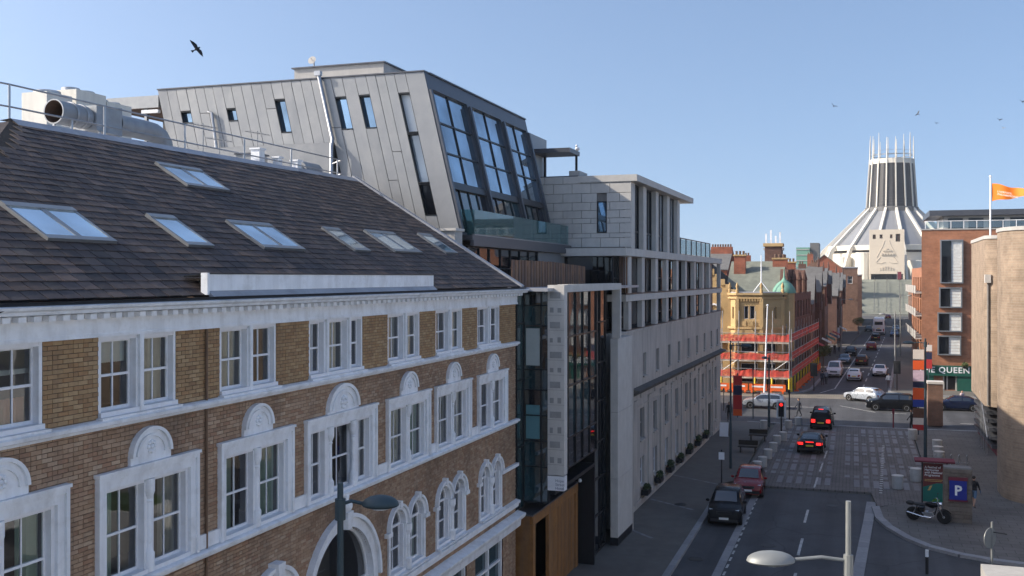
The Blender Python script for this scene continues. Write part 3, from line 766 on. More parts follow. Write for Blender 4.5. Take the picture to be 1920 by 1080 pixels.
# ---- arched windows of the lower floor
def archivolt(cy, r0, r1, zsp, x0, x1, n=16, leg=0.0):
    m = MB(); A = [];
    for k in range(n + 1):
        an = math.pi * k / n
        A.append((math.cos(an), math.sin(an)))
    def ringpts(r, x): return [(x, cy + r * c, zsp + r * s_) for c, s_ in A]
    P = [ringpts(r0, x0), ringpts(r0, x1), ringpts(r1, x1), ringpts(r1, x0)]; k2 = n + 1
    vs = sum(P, []); fs = []
    for i in range(4):
        j = (i + 1) % 4
        for k in range(n): fs.append((i * k2 + k, i * k2 + k + 1, j * k2 + k + 1, j * k2 + k))
    m.add(vs, fs)
    if leg:
        for sg in (-1, 1):
            y0, y1 = sorted((cy + sg * r0, cy + sg * r1)); m.box(x0, y0, zsp - leg, x1, y1, zsp)
    return m
def fanlight(cy, r, zsp, xg, w, bars=3):
    f = archivolt(cy, r - .07, r, zsp, xg - .02, xg + .05)
    f.box(xg - .02, cy - r, zsp - .03, xg + .045, cy + r, zsp + .04)
    part('fanlight_frame', f, 'white_sash', w)
    g_ = MB(); n = 12
    g_.quad(*[(xg + .005, cy + (r - .05) * math.cos(math.pi * k / n), zsp + .02 + (r - .05) * math.sin(math.pi * k / n)) for k in range(n + 1)])
    part('pane', g_, 'window_glass', w)
for q, (a, b, c, d) in enumerate(PAIRS):
    for (y0, y1) in ((a, b), (c, d)):
        w = sash(y0, y1, ZA0, ZA1, [1], XG, arch=True, style=[(random.choice(CURT[:3]), random.choice('lr'))])
        fanlight((y0 + y1) / 2, (y1 - y0) / 2, ZA1, XG, w)
        cy = (y0 + y1) / 2; r = (y1 - y0) / 2
        h = archivolt(cy, r - .005, r + .12, ZA1, FX - .17, FX + .06, leg=.0)
        hv = archivolt(cy, r + .10, r + .17, ZA1, FX - .01, FX + .13, leg=0); h.v, h.f = h.v + hv.v, h.f + [tuple(i + len(h.v) for i in f) for f in hv.f]
        h.box(FX - .01, cy - .07, ZA1 + r + .06, FX + .16, cy + .07, ZA1 + r + .25)
        part('hood', h, 'white_paint', w)
    mid = (b + c) / 2
    ml = MB().box(FX - .17, b + .0, ZA0 + .01, FX + .04, c - .0, ZA1 + .1)
    ml.lathe([(.13, ZA0 + .012), (.13, ZA0 + .3), (.09, ZA0 + .36), (.08, ZA1 - .35), (.12, ZA1 - .25), (.14, ZA1 - .2), (.14, ZA1 - .02)], (FX + .03, mid, 0), 10)
    part('mullion', ml, 'white_paint', w)
    sl_ = MB().box(FX - .02, a - .12, ZA0 - .06, FX + .17, d + .12, ZA0 - .004)
    for y0 in (a - .12, d): sl_.box(FX - .01, y0, ZA0 + .0, FX + .05, y0 + .12, ZA1)
    im = MB().box(FX - .01, a - .30, ZA1 - .13, FX + .12, a - .005, ZA1 - .01)
    im2 = MB().box(FX - .01, d + .005, ZA1 - .13, FX + .12, (d + .30) if q < 2 else BY1 + .05, ZA1 - .01)
    part('sill', sl_, 'white_paint', w); part('impost', im, 'white_paint', w); part('impost', im2, 'white_paint', w)
for q, (a, b, z0, z1) in enumerate(BIG):
    w = sash(a, b, z0, z1, [.6, 1, .6] if q != 1 else [1, 1], XG, arch=True, style=[None] * 3)
    cy, r = (a + b) / 2, (b - a) / 2
    fanlight(cy, r, z1, XG, w)
    h = archivolt(cy, r - .006, r + .26, z1, FX - .17, FX + .08, n=24, leg=1.2)
    part('hood', h, 'white_paint', w)
    h2 = archivolt(cy, r + .24, r + .34, z1, FX - .01, FX + .17, n=24); part('hood', h2, 'white_paint', w)
    k = MB().hexa([(FX - .01, cy - .11, z1 + r - .02), (FX + .24, cy - .09, z1 + r - .02), (FX + .24, cy + .09, z1 + r - .02), (FX - .01, cy + .11, z1 + r - .02),
                   (FX - .01, cy - .17, z1 + r + .42), (FX + .26, cy - .15, z1 + r + .42), (FX + .26, cy + .15, z1 + r + .42), (FX - .01, cy + .17, z1 + r + .42)])
    if q == 0: k.sphere((FX + .12, cy, z1 + r + .56), .17, 10, 7); k.sphere((FX + .12, cy, z1 + r + .78), .09, 8, 6)
    part('keystone', k, 'white_paint', w)
for a, b in SHOP:
    w = MB(); 
    for y0 in (a, (a + b) / 2 - .06, b - .12): w.box(FX - .22, y0, .35, FX - .05, y0 + .12, 3.45)
    w.box(FX - .22, a, 3.35, FX - .06, b, 3.45); w.box(FX - .22, a, .35, FX - .04, b, .6); w.box(FX - .2, a, 2.6, FX - .08, b, 2.68)
    w = part('shop_window', w, 'white_sash', bb)
    part('pane', MB().quad((FX - .15, a, .5), (FX - .15, (a + b) / 2, .5), (FX - .15, (a + b) / 2, 3.4), (FX - .15, a, 3.4)), 'teal_glass', w)
    part('pane', MB().quad((FX - .15, (a + b) / 2, .5), (FX - .15, b, .5), (FX - .15, b, 3.4), (FX - .15, (a + b) / 2, 3.4)), 'teal_glass', w)
# ---- roof
EX, EZ, RX, RZ = FX + .22, 12.63, -19.0, 16.95
SL = math.hypot(RX - EX, RZ - EZ); sd = Vector(((RX - EX) / SL, 0, (RZ - EZ) / SL)); sn = Vector((-sd.z, 0, sd.x)) if sd.x > 0 else Vector((sd.z, 0, -sd.x))
HY = 18.5
def rq(Y): return SL - 0.62 * (BY1 - Y) / 18.2
def hipx(Y): return EX + sd.x * rq(HY) + max(0, HY - Y) * 0.74 if Y < HY else EX + sd.x * rq(Y)
def rp(Y, q, h=0.0): 
    p = Vector((EX, Y, EZ)) + sd * q + sn * h
    return p
mb = MB()
mb.quad(rp(BY0, 0), rp(BY1, 0), rp(BY1, SL), rp(HY, rq(HY)), rp(BY0, (hipx(BY0) - EX) / sd.x))
mb.quad(rp(HY, rq(HY)), (RX, BY1, RZ), (RX - .35, BY1, 16.5), (RX - .35, HY, 16.3))
roof = part('roof', mb, 'roof_felt', bb)
part('flat_roof', MB().quad((RX - .3, 14, 16.5), (RX - .3, BY1, 16.5), (-33, BY1, 16.5), (-33, 14, 16.5)), 'lead', bb)
hb = MB(); hb.quad(tuple(rp(HY, rq(HY), -.02)), (hipx(BY0), BY0, rp(BY0, (hipx(BY0) - EX) / sd.x).z), (-24, BY0, 14.0), (-24, HY, 15.6)); part('hip', hb, 'slate', roof)
gauge, sw = 0.268, 0.37
slates = []
nrow = int(SL / gauge)
for r_ in range(nrow):
    q = r_ * gauge
    y = BY0 + (r_ % 2) * sw / 2 + random.uniform(-.03, .03)
    while y < BY1 - .1:
        wd = sw + random.uniform(-.03, .03)
        if EX + sd.x * (q + gauge) > hipx(y): slates.append((y + wd / 2, q, wd))
        y += wd
def invr(Y, q):
    p = rp(Y, q); t = -_s * p.x + _c * p.y
    u = 960 + FOC * (_c * p.x + _s * p.y) / t
    return u > 4
order = sorted([i for i, s_ in enumerate(slates) if invr(s_[0], s_[1])], key=lambda i: (rp(slates[i][0], slates[i][1]) - Vector((0, 0, 13))).length)
nearS = set(order[:300])
fs_ = MB()
def slate_pts(yc, q, wd, lift, sk):
    a = wd / 2 - .011; L = gauge + .05; th = .017
    b0, b1 = .012 + lift, .004
    p = [rp(yc - a, q + sk, b0), rp(yc + a, q - sk, b0), rp(yc + a, q + L, b1), rp(yc - a, q + L, b1)]
    return [x - sn * 0.0 for x in p], [x + sn * th for x in p]
sm_ = []
for k in range(8):
    lo, hi = slate_pts(0, 0, sw, random.uniform(0.002, .014), random.uniform(-.01, .01))
    o_ = rp(0, 0)
    sm_.append(MB().hexa([tuple(x - o_) for x in lo] + [tuple(x - o_) for x in hi]).mesh('slate', 'slate'))
for i, (yc, q, wd) in enumerate(slates):
    if i in nearS:
        piece('slate', random.choice(sm_), tuple(rp(yc, q)), roof, scale=(1, wd / sw, 1))
    else:
        lo, hi = slate_pts(yc, q, wd, random.uniform(.002, .014), random.uniform(-.01, .01)); fs_.hexa([tuple(x) for x in lo] + [tuple(x) for x in hi])
part('slating', fs_, 'slate', roof, kind='stuff')
# lead ridge capping and gable verge
m_ = MB()
for i in range(12):
    y0 = HY + (BY1 - HY) * i / 12; y1 = HY + (BY1 - HY) * (i + 1) / 12 - .01
    a, b, c, d = rp(y0, rq(y0) - .28, .035), rp(y1, rq(y1) - .28, .035), rp(y1, rq(y1) + .02, .05), rp(y0, rq(y0) + .02, .05)
    m_.quad(a, b, c, d); m_.quad(d, c, (c.x - .36, y1, c.z - .03), (d.x - .36, y0, d.z - .03)); m_.quad(a, tuple(Vector(a) - sn * .03), tuple(Vector(b) - sn * .03), b)
part('ridge_flashing', m_, 'lead', roof)
v_ = MB(); a, b = rp(BY1 - .18, -.05, .0), rp(BY1 - .18, SL + .1, .0)
def beam(a, b, wy, h): return MB().hexa([tuple(a), (a[0], a[1] + wy, a[2]), (b[0], b[1] + wy, b[2]), tuple(b)] + [tuple(Vector(p) + sn * h) for p in (a, (a[0], a[1] + wy, a[2]), (b[0], b[1] + wy, b[2]), b)])
part('verge', beam(a, b, .30, .10), 'lead', roof)
a, b = rp(BY1 + .12, -.05, -.25), rp(BY1 + .12, SL + .1, -.25); part('verge', beam(a, b, .05, .33), 'dark_metal', roof)
# white boarded parapet in front of the box gutter
pw = MB(); P0, P1 = 16.85, 28.05
pw.box(-12.0, P0, 12.735, -11.93, P1, 13.06)
pp = part('parapet_board', pw, 'white_paint', bb)
part('cheek', MB().prism([(-12.0, P1 - .07, 12.70), (-12.0, P1 - .07, 13.05), (-12.6, P1 - .07, 13.05)], (0, .065, 0)), 'white_paint', pp)
part('cheek', MB().box(-12.05, P0 - .07, 12.66, -11.90, P0 - .003, 13.09), 'white_paint', pp)
part('flashing', MB().hexa([(-11.90, P0, 12.60), (-11.80, P0, 12.625), (-11.80, P1, 12.625), (-11.90, P1, 12.60), (-11.96, P0, 12.73), (-11.92, P0, 12.732), (-11.92, P1, 12.732), (-11.96, P1, 12.73)]), 'lead', pp)
part('capping', MB().hexa([(-12.5, P0, 13.0), (-11.91, P0, 13.063), (-11.91, P1, 13.063), (-12.5, P1, 13.0), (-12.5, P0, 13.03), (-11.91, P0, 13.085), (-11.91, P1, 13.085), (-12.5, P1, 13.03)]), 'dark_metal', pp)
# skylights
SKY = [(-17.3, -16.4, 22.15, 24.05, 2), (-14.62, -13.64, 14.42, 16.2, 2), (-14.65, -13.65, 18.45, 19.38, 1), (-14.7, -13.7, 21.5, 23.45, 2), (-14.8, -13.8, 26.45, 27.45, 1), (-14.87, -13.87, 29.3, 31.45, 2), (-15.0, -13.97, 33.8, 34.95, 1)]
for (xt, xb, y0, y1, n) in SKY:
    q1 = (xt - EX) / sd.x; q0 = (xb - EX) / sd.x; t = .07; hh = .10
    def bar(ya, yb, qa, qb, h0, h1): return [tuple(rp(ya, qa, h0)), tuple(rp(yb, qa, h0)), tuple(rp(yb, qb, h0)), tuple(rp(ya, qb, h0)), tuple(rp(ya, qa, h1)), tuple(rp(yb, qa, h1)), tuple(rp(yb, qb, h1)), tuple(rp(ya, qb, h1))]
    fr = MB(); fr.hexa(bar(y0, y1, q0 - .06, q0 + t, 0, hh)); fr.hexa(bar(y0, y1, q1 - t, q1 + .08, 0, hh + .015))
    fr.hexa(bar(y0, y0 + t, q0 + t, q1 - t, 0, hh - .004)); fr.hexa(bar(y1 - t, y1, q0 + t, q1 - t, 0, hh - .004))
    if n == 2: fr.hexa(bar((y0 + y1) / 2 - .07, (y0 + y1) / 2 + .07, q0 + t, q1 - t, 0, hh - .004))
    sk = part('skylight', fr, 'grey_metal', roof)
    ys = [(y0 + t, y1 - t)] if n == 1 else [(y0 + t, (y0 + y1) / 2 - .07), ((y0 + y1) / 2 + .07, y1 - t)]
for (xt, xb, y0, y1, n) in SKY:
    q1 = (xt - EX) / sd.x; q0 = (xb - EX) / sd.x; t = .07
    ys = [(y0 + t, y1 - t)] if n == 1 else [(y0 + t, (y0 + y1) / 2 - .07), ((y0 + y1) / 2 + .07, y1 - t)]
    for a, b in ys:
        part('skylight_pane', MB().quad(rp(a, q0 + t, .085), rp(b, q0 + t, .085), rp(b, q1 - t, .085), rp(a, q1 - t, .085)), 'roof_glass', roof)
# ================================================================== plant on the flat roof
d = thing('exhaust_duct', 'long grey round exhaust duct with open brown mouth on the flat roof', 'duct', (-21, 24, 16.5))
DX, DZ = -21.0, 17.60
def dl(prof, n=22, cap=False): return MB().lathe(prof, (DX, 0, DZ), n, 'y', cap=cap).smooth()
part('barrel', dl([(.315, 22.55), (.35, 22.55), (.35, 22.6), (.335, 22.62), (.33, 23.7), (.30, 23.8)]), 'duct_steel', d)
part('lining', dl([(.315, 22.56), (.30, 23.65), (.02, 23.65)]), 'rust', d)
part('seam', dl([(.33, 23.1), (.36, 23.1), (.36, 23.16), (.33, 23.16)]), 'galvanised', d)
part('seam', dl([(.33, 23.5), (.355, 23.5), (.355, 23.55), (.33, 23.55)]), 'galvanised', d)
part('fan_box', MB().hexa([(DX - .36, 23.82, DZ - .36), (DX + .36, 23.82, DZ - .36), (DX + .40, 24.85, DZ - .42), (DX - .40, 24.85, DZ - .42), (DX - .36, 23.82, DZ + .36), (DX + .36, 23.82, DZ + .36), (DX + .40, 24.85, DZ + .42), (DX - .40, 24.85, DZ + .42)]), 'duct_steel', d)
part('cone', dl([(.42, 24.86), (.31, 25.1), (.31, 26.4)]), 'duct_steel', d)
el = [(DX, 26.4, DZ), (DX, 26.75, DZ - .02), (DX, 27.05, DZ - .13), (DX, 27.25, DZ - .33), (DX, 27.32, DZ - .6), (DX, 27.32, 16.52)]
part('elbow', MB().tube(el, [.31, .31, .31, .30, .30, .30], 18).smooth(), 'duct_steel', d)
for y in (22.9, 24.0, 24.7):
    for sx in (-.33, .27): part('support', MB().box(DX + sx, y - .03, 16.5, DX + sx + .06, y + .03, 17.4), 'galvanised', d)
def acunit(x0, x1, y0, y1, zt, lab, fans=2):
    t = thing('condenser_unit', lab, 'air conditioner', ((x0 + x1) / 2, (y0 + y1) / 2, 16.5), 'cream condenser units on the flat roof')
    part('casing', MB().box(x0, y0, 16.72, x1, y1, zt), 'unit_cream', t)
    part('foot_rail', MB().box(x0 + .1, y0 + .05, 16.5, x1 - .1, y0 + .15, 16.718).box(x0 + .1, y1 - .15, 16.5, x1 - .1, y1 - .05, 16.718), 'galvanised', t)
    n = fans
    for i in range(n):
        cy = y0 + (y1 - y0) * (i + .5) / n; r = min((y1 - y0) / n, x1 - x0) * .42
        part('fan_shroud', MB().lathe([(r, zt + .002), (r, zt + .10), (r * .9, zt + .12), (r * .86, zt + .04), (.0, zt + .03)], ((x0 + x1) / 2, cy, 0), 18).smooth(), 'galvanised', t)
    lv = MB()
    for k in range(7):
        z = 16.8 + (zt - 16.9) * .4 * k / 7
        lv.box(x1 + .002, y0 + .12, z, x1 + .02, y1 - .12, z + .05)
    part('louvre', lv, 'vent_black', t)
    return t
acunit(-25.2, -24.2, 25.7, 26.8, 18.9, 'small cream condenser unit behind the duct mouth', 1)
acunit(-25.4, -24.3, 27.1, 28.5, 19.22, 'tall cream condenser unit behind the middle of the duct', 2)
acunit(-25.4, -24.3, 28.55, 29.8, 19.05, 'grey cream condenser unit behind the far end of the duct', 2)
# guard rail along the ridge
rl = thing('guard_rail', 'thin metal guard rail along the ridge of the slate roof', 'railing', (-19.4, 27, 16.5))
for z in (17.68, 17.14): part('rail', MB().tube([(-19.9, 12, z - .08), (-19.4, 19.4, z), (-19.4, 36.2, z), (-19.9, 36.4, z - .1)], .024, 6), 'galvanised', rl)
for y in (19.4, 22.7, 26.2, 29.4, 32.4, 35.9): part('post', MB().tube([(-19.4, y, 16.5), (-19.4, y, 17.70)], .03, 6), 'galvanised', rl)
rl2 = thing('guard_rail', 'second guard rail set back on the flat roof by the zinc wall', 'railing', (-23, 33, 16.5))
for z in (17.5, 17.0): part('rail', MB().tube([(-22.5, 29.5, z), (-22.5, 35.6, z), (-26, 35.6, z)], .022, 6), 'galvanised', rl2)
for y in (29.5, 31.5, 33.5, 35.6): part('post', MB().tube([(-22.5, y, 16.5), (-22.5, y, 17.52)], .025, 6), 'galvanised', rl2)
def aerial(x, y, h, lab, yagi=True):
    t = thing('aerial', lab, 'antenna', (x, y, 16.5))
    part('mast', MB().tube([(x, y, 16.5), (x, y, 16.5 + h)], .018, 6), 'grey_metal', t)
    if yagi:
        a = MB().tube([(x - .1, y - .7, 16.4 + h), (x + .1, y + .7, 16.42 + h)], .012, 5); part('boom', a, 'grey_metal', t)
        for k in range(9):
            yy = y - .65 + k * .16; part('element', MB().tube([(x - .18, yy, 16.4 + h + .0), (x + .18, yy, 16.42 + h)], .007, 4), 'grey_metal', t)
aerial(-21.6, 30.2, 1.9, 'television aerial nearest the duct elbow'); aerial(-21.9, 31.6, 1.6, 'television aerial between the other two aerials'); aerial(-21.2, 33.0, 2.0, 'television aerial nearest the white vents')
def ventbox(x, y, w_, h, lab):
    t = thing('roof_vent', lab, 'vent', (x, y, 16.5), 'small white vents on the flat roof')
    part('body', MB().box(x - w_, y - w_, 16.5, x + w_, y + w_, 16.5 + h - .06), 'white_paint', t); part('lid', MB().box(x - w_ - .04, y - w_ - .04, 16.5 + h - .058, x + w_ + .04, y + w_ + .04, 16.5 + h), 'white_paint', t)
ventbox(-19.9, 31.0, .17, 1.05, 'tallest white vent by the guard rail'); ventbox(-19.9, 32.3, .12, .9, 'middle small white vent by the guard rail'); ventbox(-19.9, 33.6, .14, .92, 'white vent next to the round fan')
t = thing('roof_fan', 'round grey fan casing lying by the downpipe on the flat roof', 'fan', (-20.2, 34.6, 16.5))
part('casing', MB().lathe([(.30, 34.0), (.33, 34.1), (.33, 35.2), (.26, 35.35), (.1, 35.36)], (-20.0, 0, 17.12), 18, 'y').smooth(), 'duct_steel', t); part('cradle', MB().box(-20.3, 34.2, 16.5, -19.7, 35.0, 16.86), 'dark_metal', t)
part('motor', MB().lathe([(.12, 33.75), (.16, 33.8), (.16, 34.0)], (-20.0, 0, 17.12), 12, 'y').smooth(), 'unit_cream', t)
t = thing('cabinet', 'grey plant cabinet on the flat roof between aerials and fan', 'cabinet', (-20.6, 31.8, 16.5))
part('casing', MB().box(-21.0, 31.3, 16.5, -20.2, 32.1, 17.4), 'grey_metal', t); part('cap', MB().box(-21.05, 31.25, 17.402, -20.15, 32.15, 17.45), 'zinc_dark', t)
# ================================================================== helpers for walls with real openings
def holed(mb, f, a0, a1, h0, h1, ops, depth):
    """wall sheet in the plane f(a, h, d) with rectangular openings (a0, a1, h0, h1) and their reveals"""
    A = sorted({a0, a1, *[x for o in ops for x in o[:2] if a0 < x < a1]}); Hh = sorted({h0, h1, *[x for o in ops for x in o[2:4] if h0 < x < h1]})
    for i in range(len(Hh) - 1):
        hm = (Hh[i] + Hh[i + 1]) / 2; start = None
        for j in range(len(A) - 1):
            am = (A[j] + A[j + 1]) / 2
            inside = any(o[0] < am < o[1] and o[2] < hm < o[3] for o in ops)
            if not inside and start is None: start = A[j]
            if (inside or j == len(A) - 2) and start is not None:
                e = A[j] if inside else A[j + 1]
                mb.quad(f(start, Hh[i], 0), f(e, Hh[i], 0), f(e, Hh[i + 1], 0), f(start, Hh[i + 1], 0)); start = None
    for o in ops:
        p = [(o[0], o[2]), (o[1], o[2]), (o[1], o[3]), (o[0], o[3])]
        for k in range(4):
            q, r_ = p[k], p[(k + 1) % 4]
            mb.quad(f(*q, 0), f(*q, depth), f(*r_, depth), f(*r_, 0))
    return mb
def faceX(X): return lambda a, h, d: (X - d, a, h)          # looks to +X
def faceY(Y): return lambda a, h, d: (a, Y + d, h)          # looks to -Y
def obox(mb, f, a0, a1, h0, h1, d0, d1):
    """box in wall coordinates"""
    P = [f(a0, h0, d0), f(a1, h1, d1)]
    return mb.box(*P[0], *P[1])
def window(parent, f, o, d, fm='dark_metal', gm='far_glass', bars=(0, 0), t=0.06, sill=None, name='window'):
    """frame, panes (each its own) and sill in an opening; d = depth of the glass"""
    a0, a1, h0, h1 = o
    fr = MB(); obox(fr, f, a0, a0 + t, h0, h1, d - .05, d + .03); obox(fr, f, a1 - t, a1, h0, h1, d - .05, d + .03)
    obox(fr, f, a0 + t, a1 - t, h0, h0 + t, d - .05, d + .03); obox(fr, f, a0 + t, a1 - t, h1 - t, h1, d - .05, d + .03)
    nx, nz = bars; W = a1 - a0 - 2 * t; Hh = h1 - h0 - 2 * t
    for i in range(nx): x = a0 + t + W * (i + 1) / (nx + 1); obox(fr, f, x - .025, x + .025, h0 + t, h1 - t, d - .045, d + .025)
    for i in range(nz): z = h0 + t + Hh * (i + 1) / (nz + 1); obox(fr, f, a0 + t, a1 - t, z - .025, z + .025, d - .043, d + .024)
    w = part(name, fr, fm, parent)
    for i in range(nx + 1):
        for j in range(nz + 1):
            x0 = a0 + t + W * i / (nx + 1); x1 = a0 + t + W * (i + 1) / (nx + 1); z0 = h0 + t + Hh * j / (nz + 1); z1 = h0 + t + Hh * (j + 1) / (nz + 1)
            g_ = gm if isinstance(gm, str) else random.choice(gm)
            part('pane', MB().quad(f(x0, z0, d), f(x1, z0, d), f(x1, z1, d), f(x0, z1, d)), g_, w)
    if sill: part('sill', obox(MB(), f, a0 - .08, a1 + .08, h0 - .1, h0 - .004, -.1, .05), sill, w)
    return w
# ================================================================== glass entrance bay in its stone portal
gb = thing('glass_bay', 'dark glass entrance block in a thin pale stone portal', 'building', (-12, 43, 0))
fr = MB()
f = faceX(-12.35)
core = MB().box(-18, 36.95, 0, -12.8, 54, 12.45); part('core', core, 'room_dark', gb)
# side return facing the camera: dark glazing with rails
def glazing(parent, f, cols, rows, d, gms, t=.05, fm='dark_metal', seed=0):
    rn = random.Random(seed)
    fr = MB()
    for c in cols: obox(fr, f, c - t / 2, c + t / 2, rows[0], rows[-1], d - .06, d + .04)
    for r_ in rows: obox(fr, f, cols[0], cols[-1], r_ - t / 2, r_ + t / 2, d - .052, d + .035)
    w = part('glazing_frame', fr, fm, parent)
    for i in range(len(cols) - 1):
        for j in range(len(rows) - 1):
            e = rn.uniform(-.004, .004); e2 = rn.uniform(-.004, .004)
            part('pane', MB().quad(f(cols[i], rows[j], d + e), f(cols[i + 1], rows[j], d - e + e2), f(cols[i + 1], rows[j + 1], d + e2), f(cols[i], rows[j + 1], d - e2)), rn.choice(gms), w)
    return w
glazing(gb, faceX(-12.30), [36.95, 37.85], [4.0, 6.4, 9.0, 11.2, 12.5], 0, ['teal_glass'], seed=2)
mat('etched_glass', (0.42, 0.47, 0.46), 0.35, var=0.12, scale=1, bmp=0, spec=.6)
mat('turquoise_panel', (0.10, 0.24, 0.27), 0.4, var=.1, bmp=0, spec=.6)
glazing(gb, faceY(37.9), [-12.32, -11.55, -11.27], [4.2, 5.6, 6.6, 7.6, 8.6, 9.4, 11.1, 11.9, 12.5], 0, ['teal_glass', 'black_glass'], seed=5)
part('etched_panel', MB().box(-12.18, 37.885, 9.55, -11.62, 37.895, 11.0), 'etched_glass', gb, label='pale etched glass panel')
part('turquoise_panel', MB().box(-12.18, 37.885, 6.68, -11.62, 37.895, 8.0), 'turquoise_panel', gb, label='turquoise glass panel')
# stone portal: marked pier, beam and right leg
mat('stone_mark', (0.30, 0.295, 0.285), .85, var=.15)
pier = MB().box(-11.27, 37.8, 5.32, -10.6, 38.25, 12.70)
pr = part('pier', pier, 'stone', gb)
zz = 12.45
rnd = random.Random(3)
for k in range(12):
    z0 = zz - k * .58
    if k % 2 == 0: part('mark', MB().box(-11.18, 37.792, z0 - .27, -10.72 + rnd.uniform(-.05, .02), 37.8, z0 - .02), 'stone_mark', pr)
    else:
        for x0 in (-11.18, -10.87): part('mark', MB().box(x0, 37.792, z0 - .24 - .04 * (k > 6), x0 + rnd.uniform(.12, .18), 37.8, z0 - rnd.uniform(.02, .08)), 'stone_mark', pr)
    part('joint', MB().box(-11.272, 37.793, z0 - .345, -10.598, 37.80, z0 - .335), 'stone_joint', pr)
sg = part('name_board', MB().box(-11.27, 37.8, 4.72, -10.6, 38.2, 5.28), 'white_sash', gb, label='white name board under the marked pier')
mat('grey_print', (0.16, 0.20, 0.28), .7, bmp=0)
for i, s_ in enumerate(('Hope', 'Street', 'Hotel')):
    lettering('letters', s_, .15, 'grey_print', sg, (-10.96, 37.796, 5.06 - i * .145), (math.pi / 2, 0, 0), align='LEFT', extrude=.002)
part('beam', MB().box(-11.0, 38.252, 12.42, -10.6, 48.0, 12.72), 'stone', gb)
part('leg', MB().box(-11.0, 47.72, 10.08, -10.6, 48.0, 12.416), 'stone', gb)
cols = [38.26, 39.5, 40.7, 41.9, 43.1, 44.3, 45.5, 46.6, 47.7]
glazing(gb, faceX(-10.95), cols[:6], [5.3, 6.5, 8.6, 10.6, 12.42], 0, ['black_glass', 'black_glass', 'teal_glass'], t=.07, seed=4)
glazing(gb, faceX(-11.35), cols[5:], [.2, 1.9, 3.6, 5.3, 7.2, 9.0, 10.9, 12.42], 0, ['black_glass'], t=.06, seed=6)
part('return_wall', MB().box(-12.8, 44.2, .1, -11.0, 44.28, 12.41), 'dark_metal', gb)
part('soffit', MB().box(-12.8, 37.92, 4.55, -10.97, 44.2, 4.70), 'dark_metal', gb)
part('roof_deck', MB().box(-18, 37.0, 12.46, -11.02, 54.2, 12.58), 'lead', gb)
part('inner_glass', MB().quad((-12.5, 44.3, .1), (-12.5, 54, .1), (-12.5, 54, 12.4), (-12.5, 44.3, 12.4)), 'black_glass', gb)
# orange timber porch
tp = thing('timber_porch', 'orange timber clad porch below the dark glass bay', 'porch', (-11.8, 40.5, 0))
part('roof', MB().box(-12.7, 37.15, 3.80, -11.66, 43.9, 3.87), 'zinc_dark', tp)
part('fascia', MB().box(-11.72, 37.2, 3.45, -11.70 + .04, 43.88, 3.797), 'timber_orange', tp)
part('post', MB().box(-11.8, 37.2, 0.12, -11.67, 37.5, 3.446), 'timber_orange', tp); part('post', MB().box(-11.8, 43.5, .12, -11.67, 43.88, 3.446), 'timber_orange', tp)
part('post', MB().box(-11.8, 39.3, .12, -11.67, 39.55, 3.446), 'timber_orange', tp)
part('end_board', MB().box(-12.7, 37.2, .12, -11.81, 37.24, 3.797), 'timber_orange', tp)
n = 16
bd = [(39.56 + (43.49 - 39.56) * i / n, 39.56 + (43.49 - 39.56) * (i + 1) / n) for i in range(n)]
for a, b in bd: part('board', MB().box(-11.80, a + .006, .12, -11.735 + random.uniform(-.006, .006), b - .006, 3.44), 'timber_orange', tp)
part('doorway', MB().box(-12.6, 37.51, .12, -12.3, 39.29, 3.44), 'room_dark', tp)
for k in range(6): part('board', MB().box(-12.29, 37.52 + k * .295, .12, -12.25, 37.80 + k * .295, 3.44), 'timber_orange', tp)
single('porch_lamp', MB().lathe([(.0, 3.72), (.07, 3.74), (.09, 3.80), (.06, 3.88), (0, 3.9)], (-11.6, 43.95, .1), 10).smooth(), 'white_paint', 'small white round lamp at the far corner of the timber porch', 'lamp', (-11.6, 43.95, 3.8))
# slatted fence and recessed glass storey on the terrace
fe = thing('slat_fence', 'curved brown timber screen on the terrace above the glass bay', 'fence', (-13.2, 46, 12.58))
n = 56; y0_, y1_ = 39.2, 51.2
for i in range(n):
    y = y0_ + (y1_ - y0_) * i / n
    hgt = 13.72 - .16 * max(0, (y - 45) / 6) + random.uniform(-.012, .012)
    part('slat', MB().box(-13.24 - .02 * (i % 2), y + .008, 12.58, -13.20 - .02 * (i % 2), y + (y1_ - y0_) / n - .008, hgt), 'timber_brown', fe)
part('rail', MB().box(-13.29, y0_, 12.8, -13.263, y1_, 12.9), 'timber_brown', fe); part('rail', MB().box(-13.29, y0_, 13.35, -13.263, y1_, 13.43), 'timber_brown', fe)
# ================================================================== zinc penthouse
zp = thing('zinc_penthouse', 'leaning grey zinc clad penthouse with big blue glazed front', 'building', (-20, 45, 12.5))
ZG, ZTOP, LEAN = 38.5, 21.5, .239
def zx(xt, z): return xt + (ZTOP - z) * LEAN
def zg(xt, z, y=ZG): return (zx(xt, z), y, z)
seams = [-16.8, -17.66, -18.17, -18.6, -19.03, -19.48, -20.0, -20.6, -21.13, -21.62, -22.1, -22.6, -23.07, -23.55, -24.07, -24.57, -25.07, -25.58, -26.1, -26.57, -27.05, -27.5, -27.97, -28.44, -28.98, -29.47, -29.96]
wins = {1: [(20.68, 19.0, 'pane_blind'), (18.98, 16.9, 'pale_glass'), (16.88, 15.55, 'far_glass')], 5: [(20.7, 19.27, 'blue_glass')], 7: [(20.68, 19.27, 'blue_glass')], 13: [(20.75, 19.27, 'blue_glass')], 18: [(20.48, 19.9, 'blue_glass')], 23: [(20.48, 19.92, 'blue_glass')]}
